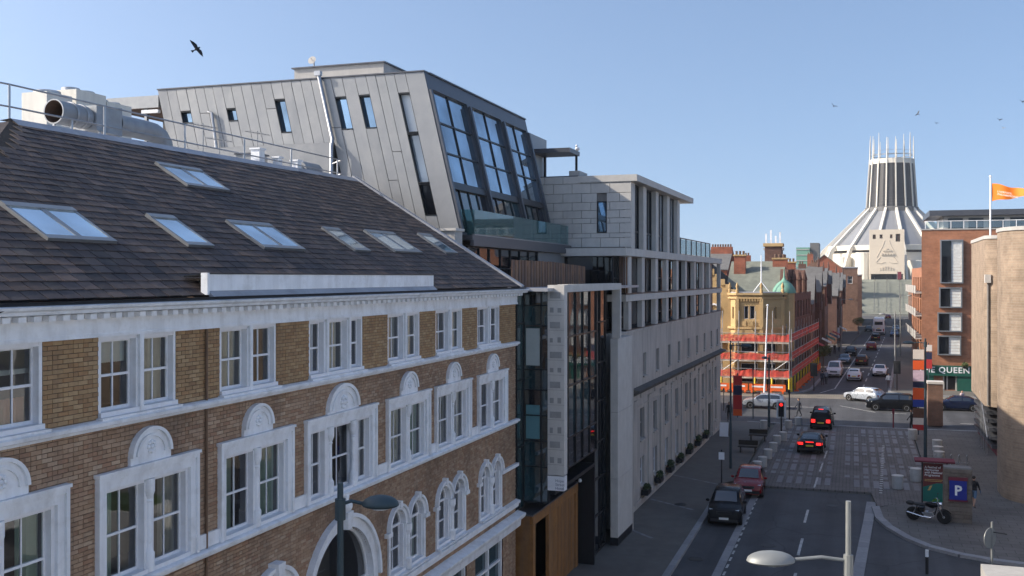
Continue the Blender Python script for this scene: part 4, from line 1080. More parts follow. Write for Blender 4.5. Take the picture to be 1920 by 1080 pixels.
# backing box
bk = MB(); e = .06
pl = [zg(-17.5, 14.7), zg(-17.5, 21.45), (-29.9, ZG, 21.45), (-29.9, ZG, 12.6), (zx(-17.5, 14.7), ZG, 12.6)]
bk.prism([(p[0], ZG + .30, p[2]) for p in pl][::-1], (0, 13.2, 0)); part('core', bk, 'zinc_joint', zp)
clad = part('cladding_bed', MB().quad(*[(p[0], ZG + .29, p[2]) for p in pl][::-1]), 'zinc_joint', zp)
def panel(xl, xr, z0, z1, y=ZG, th=.05):
    """raised zinc tray with folded edge seam"""
    g_ = .012
    a, b, c, d_ = (zx(xl, z0) + g_, z0 + g_), (zx(xr, z0) - g_, z0 + g_), (zx(xr, z1) - g_, z1 - g_), (zx(xl, z1) + g_, z1 - g_)
    P = [a, b, c, d_]; j = [random.uniform(-.008, .008) for _ in P]
    return MB().add([(p[0], y + jj, p[1]) for p, jj in zip(P, j)] + [(p[0], y + .28, p[1]) for p in P], [(0, 1, 2, 3), (0, 4, 5, 1), (1, 5, 6, 2), (2, 6, 7, 3), (3, 7, 4, 0)])
for i in range(len(seams) - 1):
    xr, xl = seams[i], seams[i + 1]
    zb = 14.75 if xl > -21.7 else 18.75
    ws = wins.get(i, [])
    cuts = []; top_ = ZTOP
    for (wt, wb, gm) in ws:
        if wt < top_ - .05: cuts.append((wt, top_))
        top_ = wb
        yd = ZG + .22
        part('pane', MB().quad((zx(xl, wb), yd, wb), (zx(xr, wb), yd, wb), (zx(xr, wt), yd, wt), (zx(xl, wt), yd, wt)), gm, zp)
        fr = MB()
        for (p, q) in (((xl, wb), (xl, wt)), ((xr, wb), (xr, wt))):
            fr.hexa([(zx(p[0], p[1]) - .02, ZG + .01, p[1]), (zx(p[0], p[1]) + .02, ZG + .01, p[1]), (zx(p[0], p[1]) + .02, ZG + .27, p[1]), (zx(p[0], p[1]) - .02, ZG + .27, p[1]),
                     (zx(q[0], q[1]) - .02, ZG + .01, q[1]), (zx(q[0], q[1]) + .02, ZG + .01, q[1]), (zx(q[0], q[1]) + .02, ZG + .27, q[1]), (zx(q[0], q[1]) - .02, ZG + .27, q[1])])
        fr.box(zx(xl, wt) + .02, ZG + .01, wt - .05, zx(xr, wt) - .02, ZG + .26, wt - .005); fr.box(zx(xl, wb) + .02, ZG - .02, wb, zx(xr, wb) - .02, ZG + .26, wb + .04)
        part('window', fr, 'dark_metal', zp)
    cuts.append((zb, top_))
    rn = random.Random(i)
    for (z0, z1) in cuts:
        if z1 - z0 > 2.2 and rn.random() < .35:
            zc = z0 + (z1 - z0) * rn.uniform(.3, .7); part('zinc_panel', panel(xl, xr, z0, zc), 'zinc', zp); part('zinc_panel', panel(xl, xr, zc, z1), 'zinc', zp)
        else: part('zinc_panel', panel(xl, xr, z0, z1), 'zinc', zp)
part('plinth', MB().box(-29.9, ZG - .25, 16.4, zx(-21.7, 18.7), ZG + .3, 18.72), 'zinc', zp)
part('coping', MB().box(-29.98, ZG - .04, 21.505, -16.78, ZG + .5, 21.56), 'zinc_dark', zp)
part('coping', MB().box(-17.3, ZG + .51, 21.505, -16.74, 52.1, 21.565), 'zinc_dark', zp)
part('roof', MB().quad((-29.9, ZG + .3, 21.5), (-17.2, ZG + .3, 21.5), (-17.2, 52, 21.5), (-29.9, 52, 21.5)), 'lead', zp)
# glazed front: frame, fins, panes
def zf(a, h, d): return (zx(-16.8, h) - d * .97, a, h - d * .23)
fb = MB(); ops = [(38.75, 42.95, 14.85, 20.85), (43.35, 47.65, 14.85, 20.85), (48.02, 51.8, 14.85, 20.85)]
holed(fb, zf, ZG, 52.1, 14.75, 21.5, ops, .20); part('front_frame', fb, 'zinc_dark', zp)
def zbeam(a0, a1, h0, h1, d0, d1): return MB().hexa([zf(a0, h0, d0), zf(a1, h0, d0), zf(a1, h0, d1), zf(a0, h0, d1), zf(a0, h1, d0), zf(a1, h1, d0), zf(a1, h1, d1), zf(a0, h1, d1)])
for a0 in (43.05, 47.74, 51.85, 38.52): part('fin', zbeam(a0, a0 + .2, 14.85, 20.75, -.12, -.004), 'zinc_dark', zp)
for o in ops:
    am = (o[0] + o[1]) / 2; rows = [16.72, 16.98, 18.22, 19.5, 20.85]
    m_ = MB()
    for h in rows[1:4]: zz_ = zbeam(o[0], o[1], h - .035, h + .035, .08, .18); m_.add(zz_.v, zz_.f)
    zz_ = zbeam(o[0], o[1], 16.68, 16.94, .02, .18); m_.add(zz_.v, zz_.f)
    zz_ = zbeam(am - .035, am + .035, 16.98, 20.85, .075, .17); m_.add(zz_.v, zz_.f)
    for k in range(1, 4):
        a = o[0] + (o[1] - o[0]) * k / 4; zz_ = zbeam(a - .03, a + .03, 14.85, 16.68, .09, .17); m_.add(zz_.v, zz_.f)
    fw = part('glazing_frame', m_, 'dark_metal', zp)
    for i in range(2):
        for j in range(1, 4):
            a0, a1 = (o[0], am) if i == 0 else (am, o[1]); ee = [random.uniform(-.006, .006) for _ in range(4)]
            part('pane', MB().quad(zf(a0, rows[j], .13 + ee[0]), zf(a1, rows[j], .13 + ee[1]), zf(a1, rows[j + 1], .13 + ee[2]), zf(a0, rows[j + 1], .13 + ee[3])), 'blue_glass', fw)
    for k in range(4):
        a0 = o[0] + (o[1] - o[0]) * k / 4; a1 = o[0] + (o[1] - o[0]) * (k + 1) / 4
        part('pane', MB().quad(zf(a0, 14.85, .14), zf(a1, 14.85, .14), zf(a1, 16.7, .14), zf(a0, 16.7, .14)), random.choice(['teal_glass', 'far_glass']), fw)
# downpipe and roof box
part('downpipe', MB().tube([(zx(-21.6, 21.75), ZG - .14, 21.75), (zx(-21.6, 18.85), ZG - .14, 18.85), (zx(-21.6, 18.6), ZG - .35, 18.55), (zx(-21.6, 18.6), ZG - .35, 16.5)], .085, 10).smooth(), 'galvanised', zp)
part('hopper', MB().box(zx(-21.6, 21.7) - .14, ZG - .26, 21.6, zx(-21.6, 21.7) + .14, ZG - .045, 21.8), 'galvanised', zp)
part('overflow_pipe', MB().tube([(-27.2, ZG - .1, 20.35), (-27.0, ZG - .12, 20.3), (-26.75, ZG - .13, 18.8), (-26.75, ZG - .2, 17.0)], .07, 8).smooth(), 'galvanised', zp)
part('plant_room', MB().box(-24.5, 41.2, 21.52, -19.95, 46, 22.62), 'concrete', zp); part('plant_coping', MB().box(-24.6, 41.1, 22.622, -19.85, 46.1, 22.68), 'zinc_dark', zp)
single('satellite_dish', MB().lathe([(0, 0), (.09, .02), (.16, .05), (.2, .1)], (0, 0, 0), 16).xf(Matrix.Translation((-23.7, 41.5, 23.0)) @ Matrix.Rotation(math.radians(70), 4, 'X')).tube([(-23.7, 41.6, 22.69), (-23.7, 41.6, 23.0)], .03, 6).tube([(-23.7, 41.5, 23.0), (-23.65, 41.2, 23.1)], .012, 5), 'concrete', 'small pale dish on top of the concrete roof box', 'dish', (-23.7, 41.6, 22.69))
# set back end block, canopy
part('end_block', MB().box(-22, 52.12, 14.9, -17.3, 57.8, 21.15), 'zinc', zp)
cp = thing('roof_canopy', 'flat roofed open canopy with one dark post beside the penthouse', 'canopy', (-15.6, 56, 18.6))
part('slab', MB().box(-17.3, 55.0, 20.05, -15.1, 57.2, 20.30), 'zinc_dark', cp); part('post', MB().box(-15.3, 56.9, 18.64, -15.18, 57.02, 20.046), 'dark_metal', cp); part('post', MB().box(-17.2, 56.9, 18.64, -17.08, 57.02, 20.046), 'dark_metal', cp)
cp = thing('pergola', 'dark framed open canopy at the left end of the zinc wall', 'canopy', (-31, 39.5, 16.5))
part('fascia', MB().box(-32.9, 38.6, 20.75, -30.0, 38.75, 21.3), 'grey_metal', cp); part('soffit', MB().box(-32.9, 38.76, 20.8, -30.0, 43, 20.95), 'dark_metal', cp)
for x in (-32.8, -30.9): part('post', MB().box(x, 38.76, 16.4, x + .14, 38.9, 20.796), 'grey_metal', cp)
part('lamp_strip', MB().box(-30.9, 38.55, 20.5, -30.0, 38.75, 20.65), 'white_paint', cp)
# terrace and glass balustrade
part('terrace', MB().box(-16.6, 39.0, 14.55, -14.85, 54.4, 14.75), 'zinc_dark', zp); part('fascia', MB().box(-14.95, 39.0, 14.3, -14.80, 54.4, 14.545), 'zinc_dark', zp)
bl_ = thing('glass_balustrade', 'frameless green glass balustrade in front of the penthouse', 'balustrade', (-14.9, 46, 14.75))
ys = [39.3 + k * (53.9 - 39.3) / 9 for k in range(10)]
for a, b in zip(ys[:-1], ys[1:]): part('glass_panel', MB().box(-14.90, a + .01, 14.76, -14.882, b - .01, 15.82), 'balcony_glass', bl_)
for k in range(2): part('glass_panel', MB().box(-16.0 + k * .56, 39.27, 14.76, -15.46 + k * .56, 39.288, 15.82), 'balcony_glass', bl_)
part('base_channel', MB().box(-14.94, 39.25, 14.752, -14.84, 54.0, 14.80), 'grey_metal', bl_)
# recessed storey under the terrace
part('lower_core', MB().box(-20, 39.2, 12.6, -15.4, 54.3, 14.29), 'room_dark', zp)
glazing(zp, faceX(-15.2), [39.2, 40.6, 41.9, 43.4, 44.8, 46.2, 47.6, 49.0], [12.62, 13.4, 14.28], 0, ['black_glass'], seed=9)
part('metal_panel', MB().box(-15.3, 49.0, 13.45, -15.1, 53.9, 14.28), 'zinc', zp); part('return', MB().box(-15.35, 49.05, 12.6, -15.25, 54.2, 13.44), 'room_dark', zp)
cb_ = thing('chimney_stub', 'small grey rendered chimney stub at the foot of the zinc wall', 'chimney', (-15.3, 37.6, 13.5))
part('stack', MB().box(-15.75, 37.3, 13.2, -14.95, 38.1, 14.85), 'concrete', cb_); part('cap', MB().box(-15.82, 37.22, 14.852, -14.88, 38.18, 14.95), 'stone', cb_)
# ================================================================== stone hotel
HR = math.atan(.02)
ht = thing('stone_hotel', 'long pale stone hotel with colonnaded glass upper floors', 'building', (-11.5, 55, 0))
ht.rotation_euler = (0, 0, -HR)
def fyh(u):
    d = ray(u, 0); t = (-11.5 - 1.1) / (d[0] - .02 * d[1]); return 55 + (d[1] * t - 55) * math.sqrt(1 + .0004)
YE = fyh(1351)
HX = -11.5
f = faceX(HX)
WU = [1209, 1233, 1255, 1273, 1291, 1307, 1321, 1334, 1345]
WY = [fyh(u) for u in WU]; WY2 = [fyh(960 + x / 4) for x in (978, 1075, 1160, 1237, 1308, 1373, 1432, 1483, 1527)]
ops = []
for y in WY: ops.append((y - .42, y + .42, 7.35, 8.65))
for y in WY2: ops.append((y - .55, y + .55, 3.75, 5.55))
for k, y in enumerate(WY2):
    if k == 7: ops.append((y - .9, y + .9, .13, 2.9))
    else: ops.append((y - .55, y + .55, 1.15, 2.75))
hw = MB(); holed(hw, f, 50.75, YE, 0.1, 9.98, ops, .22); hw.quad(f(50.75, .1, 0), f(50.75, 9.98, 0), f(50.75, 9.98, 7), f(50.75, .1, 7))
hw.quad(f(YE, .1, 0), f(YE, .1, 22), f(YE, 9.98, 22), f(YE, 9.98, 0)); hw.quad(f(50.75, 9.98, 0), f(YE, 9.98, 0), f(YE, 9.98, 1.4), f(50.75, 9.98, 1.4))
wl = part('wall', hw, 'old_stone', ht)
for o in ops[:9]: window(ht, f, o, .20, 'grey_metal', 'far_glass', (0, 1), .05, 'old_stone')
for o in ops[9:18]: window(ht, f, o, .20, 'grey_metal', 'black_glass', (1, 1), .05, 'old_stone')
for k, o in enumerate(ops[18:]):
    if k == 7: window(ht, f, o, .20, 'dark_metal', 'black_glass', (1, 0), .1, name='entrance')
    else: window(ht, f, o, .20, 'white_sash', 'far_glass', (1, 1), .05, 'old_stone')
pil = WY2 + [YE + 1.0]
for k in range(len(WY2)):
    y = 55.3 if k == 0 else (WY2[k - 1] + WY2[k]) / 2
    part('pilaster', MB().box(HX + .0, y - .42, .45, HX + .09, y + .42, 6.0), 'old_stone', ht)
    part('pilaster_cap', MB().box(HX, y - .46, 6.002, HX + .12, y + .46, 6.14), 'old_stone', ht)
    if k % 1 == 0: part('roundel', MB().lathe([(.0, .10), (.12, .09), (.16, .05), (.16, 0.0)], (HX, (y + WY2[k]) / 2 + .6, 6.28), 10, 'x').smooth(), 'old_stone', ht)
part('plinth', MB().box(HX, 50.8, .1, HX + .11, WY2[7] - 1.0, .44), 'old_stone', ht)
part('plinth', MB().box(HX, WY2[7] + 1.0, .1, HX + .11, YE + .05, .44), 'old_stone', ht)
part('string_course', MB().box(HX, 50.8, 5.72, HX + .05, YE, 5.78), 'old_stone', ht)
co = ext([(HX, 6.45), (HX + .12, 6.45), (HX + .16, 6.55), (HX + .42, 6.66), (HX + .46, 6.78), (HX, 6.86)], 54.6, YE + .35); part('cornice', co, 'soot_stone', ht, label='soot-blackened cornice')
part('parapet', MB().box(HX - .35, 50.76, 9.985, HX + .05, YE + .03, 10.10), 'old_stone', ht)
# fin in front of the glass bay
fn = part('fin', MB().box(-10.92, 47.7, 6.52, -10.56, 50.74, 10.06), 'stone', ht)
part('fin', MB().box(-10.92, 47.7, 3.32, -10.56, 50.74, 6.50), 'stone', ht); part('fin', MB().box(-10.92, 47.7, .50, -10.56, 50.74, 3.30), 'stone', ht)
part('fin_core', MB().box(-10.90, 47.72, .3, -10.58, 50.72, 10.0), 'stone_joint', ht); part('fin_base', MB().box(-10.93, 47.68, .1, -10.55, 50.75, .49), 'dark_metal', ht)
part('fin_link', MB().box(-11.5, 50.76, .1, -10.57, 51.1, 10.03), 'old_stone', ht)
# upper colonnades
CU = [1182, 1207, 1232, 1252, 1271, 1287, 1304, 1319, 1331]
CY = [fyh(u) for u in CU]; Y0 = 53.4
YR = YE + .3
for (z0, z1, nm) in ((10.12, 11.68, 'lower'), (12.10, 14.14, 'upper')):
    for y in CY: part('column', MB().box(HX - .30, y - .36, z0, HX - .02, y + .36, z1), 'stone', ht)
    part('column', MB().box(HX - .30, YR - .5, z0, HX - .02, YR - .1, z1), 'stone', ht)
    bays = [Y0] + CY + [YR - .3]
    bx = HX - .75
    for k, (a, b) in enumerate(zip(bays[:-1], bays[1:])):
        a_, b_ = a + .1, b - .1; mid = (a_ + b_) / 2
        solid = k in (2, 3, 6, 7)
        if solid:
            part('panel', MB().box(bx - .1, mid, z0, bx, b_ + .1, z1), 'stone', ht); glazing(ht, faceX(bx), [a_ - .1, mid], [z0 + .03, z1], 0, ['far_glass', 'black_glass'], t=.08, seed=k)
        else: glazing(ht, faceX(bx), [a_ - .1, (a_ * 2 + b_) / 3, (a_ + 2 * b_) / 3, b_ + .1], [z0 + .03, z0 + (z1 - z0) * .42, z1], 0, ['black_glass', 'far_glass', 'far_glass'], t=.07, seed=k + 20)
    part('ledge', MB().box(HX - .8, Y0, z0 - .02, HX - .0, YR, z0 + .04), 'dark_metal', ht)
    part('curtain', MB().box(bx - .02, fyh(1335), z0, bx + .02, YR - .1, z1), 'zinc', ht)
part('band', MB().box(-16.4, Y0 - .3, 11.70, HX + .06, YR, 12.06), 'stone', ht)
part('band', MB().box(-16.6, Y0 - .3, 14.16, HX + .08, YR, 14.58), 'stone', ht)
part('core', MB().box(-33, 54.9, .2, HX - 1.5, YE - .3, 11.69), 'room_dark', ht); part('core', MB().box(-33, 54.9, 12.07, HX - 1.4, YE - .3, 14.15), 'room_dark', ht)
part('side_glass', MB().box(-15.2, 54.15, 12.6, HX - .55, 54.25, 14.15), 'black_glass', ht)
sb = MB()
for k in range(4): part('reveal_board', MB().box(HX - .52 + k * .12, 54.0, 12.1, HX - .44 + k * .12, 54.12, 14.1), 'timber_brown', ht)
# penthouse storey with stone cladding slabs
PE = fyh(1276)
part('penthouse_core', MB().box(-17, 54.62, 14.6, HX - .5, PE - .3, 18.24), 'stone_joint', ht)
rows = [14.60, 14.66, 15.18, 15.44, 15.98, 16.27, 16.70, 17.15, 17.65, 18.20, 18.62]
WN = (-13.42, -12.86, 15.46, 17.2)
for r_ in range(len(rows) - 1):
    z0, z1 = rows[r_], rows[r_ + 1]
    if z1 - z0 < .1: continue
    x = -17.0 + (r_ % 2) * .55
    xs = [-17.0]
    while x < HX - .25:
        if x > -16.99: xs.append(x)
        x += 1.08
    xs.append(HX + .02)
    for a, b in zip(xs[:-1], xs[1:]):
        segs = [(a, b)]
        if z1 > WN[2] + .02 and z0 < WN[3] - .02:
            segs = [(p, q) for p, q in ((a, min(b, WN[0])), (max(a, WN[1]), b)) if q - p > .03]
        for p, q in segs:
            part('stone_slab', MB().box(p + .012, 54.5, z0 + .012, q - .012, 54.6, z1 - .012), 'stone', ht)
window(ht, faceY(54.5), WN, .10, 'dark_metal', 'blue_glass', (0, 0), .07)
PU = [1188, 1210, 1233, 1254, 1273]; PYs = [fyh(u) for u in PU]
for y in PYs: part('column', MB().box(HX - .38, y - .42, 14.6, HX - .02, y + .42, 18.24), 'stone', ht)
for k, (a, b) in enumerate(zip(PYs[:-1], PYs[1:])):
    glazing(ht, faceX(HX - .35), [a + .42, (2 * a + b) / 3 + .3, (a + 2 * b) / 3 - .3, b - .42], [14.62, 15.6, 18.22], 0, ['pale_glass', 'far_glass', 'blue_glass'], t=.09, seed=k + 50)
part('roof_slab', MB().box(-14.5, 54.45, 18.26, HX + .35, fyh(1291), 18.62), 'stone', ht); part('roof_upstand', MB().box(-18, 54.65, 18.25, -14.52, 62, 18.68), 'zinc_dark', ht)
part('rear_wing', MB().box(-60, 62, .1, -33.1, 98, 15.5), 'brown_brick', ht); part('rear_roof', MB().box(-33.05, 58, 14.6, -17.05, YE, 16.2), 'zinc_dark', ht)  # wing: unseen mass added so its shadow falls on the junction
# roof terrace rail and clutter
rr = thing('terrace_railing', 'glass panelled metal railing on the hotel roof terrace', 'railing', (-11.2, 82, 14.6))
rr.rotation_euler = (0, 0, -HR); ORG[rr.name] = (-11.5, 55, 0); rr.location = (-11.5, 55, 0)
ys = [PE + .2 + k * (YE - 3.2 - PE) / 7 for k in range(8)]
for y in ys: part('post', MB().box(HX - .5, y - .04, 14.59, HX - .42, y + .04, 15.75), 'dark_metal', rr)
part('handrail', MB().box(HX - .51, ys[0], 15.752, HX - .41, ys[-1], 15.82), 'dark_metal', rr)
for a, b in zip(ys[:-1], ys[1:]): part('glass_panel', MB().box(HX - .47, a + .05, 14.68, HX - .455, b - .05, 15.72), 'balcony_glass', rr)
for k, (y, x) in enumerate(((77, -13), (80.5, -13.4), (83.5, -12.9))):
    t = thing('terrace_chair', ['brown wicker chair on the roof terrace nearest the columns', 'middle brown wicker chair on the roof terrace', 'far brown wicker chair on the roof terrace'][k], 'chair', (x, y, 14.59))
    part('seat', MB().box(x - .3, y - .3, 14.95, x + .3, y + .3, 15.05), 'timber_brown', t); part('backrest', MB().box(x - .3, y + .3, 14.95, x + .3, y + .36, 15.5), 'timber_brown', t)
    for sx in (-.27, .22):
        for sy in (-.27, .22): part('leg', MB().box(x + sx, y + sy, 14.59, x + sx + .05, y + sy + .05, 14.948), 'timber_brown', t)
t = thing('terrace_planter', 'white boxy planter with grasses on the upper roof by the canopy', 'planter', (-14.8, 56.2, 18.64))
part('box', MB().box(-15.2, 55.2, 18.69, -14.6, 57.0, 19.0), 'concrete', t)
# window boxes with clipped shrubs
mat('foliage_dark', None, .7, pieces=[(.035, .06, .025), (.05, .08, .03), (.028, .05, .022), (.06, .085, .035)], var=.25, scale=6, bmp=0)
mat('foliage_mid', None, .7, pieces=[(.06, .10, .03), (.09, .12, .035), (.05, .085, .025), (.11, .125, .04)], var=.25, scale=6, bmp=0)
def leaves(c, r, n, size, rn, sq=(1, 1, 1)):
    m = MB()
    for _ in range(n):
        d = Vector((rn.gauss(0, 1), rn.gauss(0, 1), rn.gauss(0, 1))).normalized() * (rn.random() ** .35)
        p = Vector((c[0] + d.x * r * sq[0], c[1] + d.y * r * sq[1], c[2] + d.z * r * sq[2]))
        a = Vector((rn.gauss(0, 1), rn.gauss(0, 1), rn.gauss(0, 1))).normalized(); b = a.orthogonal().normalized(); s_ = size * rn.uniform(.6, 1.3)
        m.quad(p - a * s_, p + b * s_ * .5, p + a * s_, p - b * s_ * .5)
    return m
for k, y in enumerate(WY2[:7]):
    lab = ['window box with dark shrub nearest the stone fin', 'second shrub window box from the stone fin', 'third shrub window box from the stone fin', 'fourth shrub window box from the stone fin', 'fifth shrub window box from the stone fin', 'sixth shrub window box from the stone fin', 'shrub window box nearest the hotel door'][k]
    X = HX + (y - 55) * .02
    t = thing('window_box', lab, 'planter', (X + .25, y, .75), 'shrub window boxes along the hotel')
    part('trough', MB().box(X + .05, y - .55, .62, X + .42, y + .55, .92), 'dark_metal', t)
    part('shrub', leaves((X + .26, y, 1.02 + .05 * (k % 3)), .46, 380, .055, random.Random(k), (.5, .9 + .12 * (k % 4), .45 + .07 * (k % 3))), 'foliage_dark', t, kind='stuff')
# ================================================================== beyond the junction, left: the stone pub under scaffolding
pub = thing('stone_pub', 'golden stone corner pub wrapped in scaffolding', 'building', (-10, 121, 0))
oct_ = [(-13.6, 119.6), (-12.6, 118.2), (-9.9, 118.2), (-7.7, 120.4), (-7.0, 126), (-13.6, 126)]
pm = MB(); N = len(oct_)
def wallseg(m, a, b, z0, z1, ops, depth=.3):
    """holed wall between two plan points; ops in metres along the wall"""
    d = Vector((b[0] - a[0], b[1] - a[1], 0)); L = d.length; d.normalize(); n = Vector((d.y, -d.x, 0))
    f = lambda s_, h, q: (a[0] + d.x * s_ - n.x * q, a[1] + d.y * s_ - n.y * q, h)
    holed(m, f, 0, L, z0, z1, ops, depth)
    return f, L
def bays(L, n, w, z0, z1, off=0): return [(off + L * (i + .5) / n - w / 2, off + L * (i + .5) / n + w / 2, z0, z1) for i in range(n)]
segs = [((-12.6, 118.2), (-9.9, 118.2), [(.75, 1.25, 8.25, 9.75), (1.4, 1.95, 8.25, 9.75), (.4, 2.3, 4.4, 5.9), (.4, 2.3, 1.0, 3.2)]),
        ((-9.9, 118.2), (-7.7, 120.4), [(.6, .95, 8.25, 9.6), (1.9, 2.25, 8.25, 9.6), (.8, 2.3, 4.2, 6.0), (.8, 2.3, .3, 3.2)]),
        ((-13.6, 119.6), (-12.6, 118.2), [(.6, .95, 8.25, 9.6), (.5, 1.1, 4.4, 5.9)])]
for a, b, ops in segs:
    m = MB(); f, L = wallseg(m, a, b, .1, 11.0, ops); part('wall', m, 'golden_stone', pub)
    for o in ops: window(pub, f, o, .25, 'white_sash', 'far_glass', (0, 0), .07)
sideA, sideB = (-7.7, 120.4), (street(-8.0, 151), 151)
ops = []
for k in range(9):
    s0 = 1.2 + k * 3.3
    ops += [(s0, s0 + 1.3, 7.9, 10.0), (s0, s0 + 1.5, 4.2, 6.4), (s0, s0 + 1.7, .8, 3.2)]
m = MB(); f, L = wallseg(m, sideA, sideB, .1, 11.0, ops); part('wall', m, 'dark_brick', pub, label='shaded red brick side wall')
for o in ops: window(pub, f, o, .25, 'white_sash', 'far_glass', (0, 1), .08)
m = MB()
for z0, z1, o_ in ((10.55, 10.75, .18), (10.98, 11.2, .3), (7.1, 7.35, .25), (3.4, 3.6, .2)):
    P = [(-13.75 - o_ * .3, 119.6 - o_), (-12.6 - o_ * .4, 118.2 - o_), (-9.9 + o_ * .4, 118.2 - o_), (-7.7 + o_, 120.4 - o_ * .4), (-7.0 + o_, 126), (-13.7, 126)]
    part('string_course', MB().prism([(p[0], p[1], z0) for p in P], (0, 0, z1 - z0)), 'golden_stone', pub)
part('pavilion_roof', MB().prism([(p[0], p[1], 11.21) for p in oct_], (0, 0, .1)), 'lead', pub)
# recessed front with stepped gable
gops = [(-16.1, -15.0, 6.9, 9.2), (-16.4, -14.6, 4.0, 5.9), (-16.4, -14.6, .8, 3.0)]
m = MB(); holed(m, faceY(120.6), -24, -13.4, .1, 10.9, gops, .3)
m.quad((-24, 120.6, 10.9), (-13.0, 120.6, 10.9), (-17.6, 120.6, 15.2), (-19, 120.6, 15.2))
part('wall', m, 'golden_stone', pub)
for o in gops: window(pub, faceY(120.6), o, .25, 'white_sash', 'far_glass', (1, 1), .1)
part('window_arch', MB().lathe([(.55, 120.45), (.75, 120.45), (.75, 120.62)], (-15.55, 0, 9.2), 16, 'y', cap=False), 'white_sash', pub)
for k in range(7):
    x = -17.3 + k * .62; z = 15.1 - k * .60
    part('gable_step', MB().box(x, 120.45, z - .62, x + .55, 120.85, z + .1), 'golden_stone', pub)
part('balustrade', MB().box(-17.5, 119.5, 6.55, -13.7, 119.7, 6.66).box(-17.5, 119.5, 5.75, -13.7, 119.7, 5.86), 'golden_stone', pub)
for k in range(10): part('baluster', MB().lathe([(.07, 5.862), (.1, 6.1), (.05, 6.35), (.07, 6.548)], (-17.3 + k * .38, 119.6, 0), 8).smooth(), 'golden_stone', pub)
part('balcony', MB().box(-17.5, 119.45, 5.6, -13.7, 120.58, 5.748), 'golden_stone', pub)
part('porch_hood', MB().prism([(-13.4, 117.6, 6.1), (-9.9, 117.6, 6.1), (-10.8, 117.6, 7.0), (-12.5, 117.6, 7.0)], (0, .55, 0)), 'golden_stone', pub)
for x, y in ((-12.6, 118.2), (-9.9, 118.2), (-7.7, 120.4), (-13.6, 119.6)): part('pilaster', MB().box(x - .2, y - .2, .13, x + .2, y + .2, 10.54), 'golden_stone', pub); part('urn', MB().lathe([(.16, 11.2), (.2, 11.5), (.1, 11.7), (.2, 11.95), (.05, 12.4)], (x, y, 0), 8).smooth(), 'golden_stone', pub)
for k in range(9): part('bracket', MB().box(-12.5 + k * .31, 117.98, 10.25, -12.38 + k * .31, 118.19, 10.54), 'golden_stone', pub)
for k in range(3): part('panel', MB().box(-12.2 + k * .8, 118.12, 6.2, -11.6 + k * .8, 118.19, 6.95), 'golden_stone', pub)
for k in range(3): part('panel', MB().box(-12.2 + k * .8, 118.13, 7.45, -11.6 + k * .8, 118.19, 8.0), 'golden_stone', pub)
for x, y, zt, w_ in ((-13.2, 127, 15.6, .7), (-8.6, 128.6, 15.2, .8), (-9.2, 140, 15.4, .9), (-8.4, 146.5, 15.0, .8)):
    c_ = part('chimney', MB().box(x - w_, y - .4, 11, x + w_, y + .4, zt), 'red_brick', pub); part('chimney_cap', MB().box(x - w_ - .1, y - .5, zt + .002, x + w_ + .1, y + .5, zt + .2), 'golden_stone', c_)
    for k in range(3): part('chimney_pot', MB().lathe([(.13, zt + .2), (.15, zt + .6), (.11, zt + .65)], (x - w_ * .6 + k * w_ * .6, y, 0), 8), 'rust', c_)
# roofs
m = MB(); m.quad((-17.8, 120.7, 15.3), (-13.0, 120.7, 10.95), (-12.5, 131, 10.95), (-17.8, 131, 15.3)); part('roof', m, 'roof_felt', pub, label='dark steep slate slope of the gable')
m = MB().prism([(-14.5, 122.2, 11.0), (-14.5, 129.5, 15.0), (-14.5, 137, 11.0)], (6.6, 0, 0)); part('roof', m, 'green_slate', pub)
m = MB().prism([(sideA[0] - 6.5, 137, 11.0), (sideA[0] - 3, 137, 13.6), (sideA[0] + .4, 137, 11.0)], (.9, 14.2, 0)); part('roof', m, 'far_slate', pub)
tc = part('chimney_tower', MB().box(-10.6, 131.5, 10, -8.6, 134, 16.9), 'dark_brick', pub); part('tower_top', MB().box(-10.8, 131.3, 16.9, -8.4, 134.2, 17.3), 'golden_stone', pub)
for k in range(4):
    y = 124.5 + k * 6.2; x = sideA[0] + (sideB[0] - sideA[0]) * (y - 120.4) / 30.6
    part('dormer_gable', MB().prism([(x + .02, y, 11.0), (x + .02, y + 3.2, 11.0), (x + .02, y + 3.2, 11.9), (x + .02, y + 1.6, 14.0), (x + .02, y, 11.9)], (-.9, 0, 0)), 'dark_brick', pub)
    for yy in (y, y + 3.2): part('finial', MB().lathe([(.25, 10.9), (.25, 12.6), (.33, 12.7), (0, 14.1)], (x - .1, yy, 0), 6), 'dark_brick', pub)
dm_ = part('dome', MB().lathe([(1.35, 11.15), (1.38, 11.25), (1.2, 11.75), (.85, 12.25), (.45, 12.55), (.22, 12.75), (.10, 13.1), (.05, 13.9), (0, 14.1)], (-7.7, 123.0, 0), 16).smooth(), 'copper_green', pub, label='green copper dome with finial')
part('turret', MB().lathe([(1.2, 3.2), (1.2, 11.15)], (-7.7, 123.0, 0), 12), 'golden_stone', pub)
fp = thing('flagpole', 'white flagpole standing on the pub corner roof', 'flagpole', (-10.2, 121.5, 11.3))
part('pole', MB().tube([(-10.2, 121.5, 11.3), (-10.2, 121.5, 15.6)], [.09, .05], 8), 'white_paint', fp)
for dx, dy in ((.9, 0), (-.9, 0), (0, .9)): part('stay', MB().tube([(-10.2 + dx, 121.5 + dy, 11.3), (-10.2, 121.5, 12.5)], .05, 6), 'white_paint', fp)
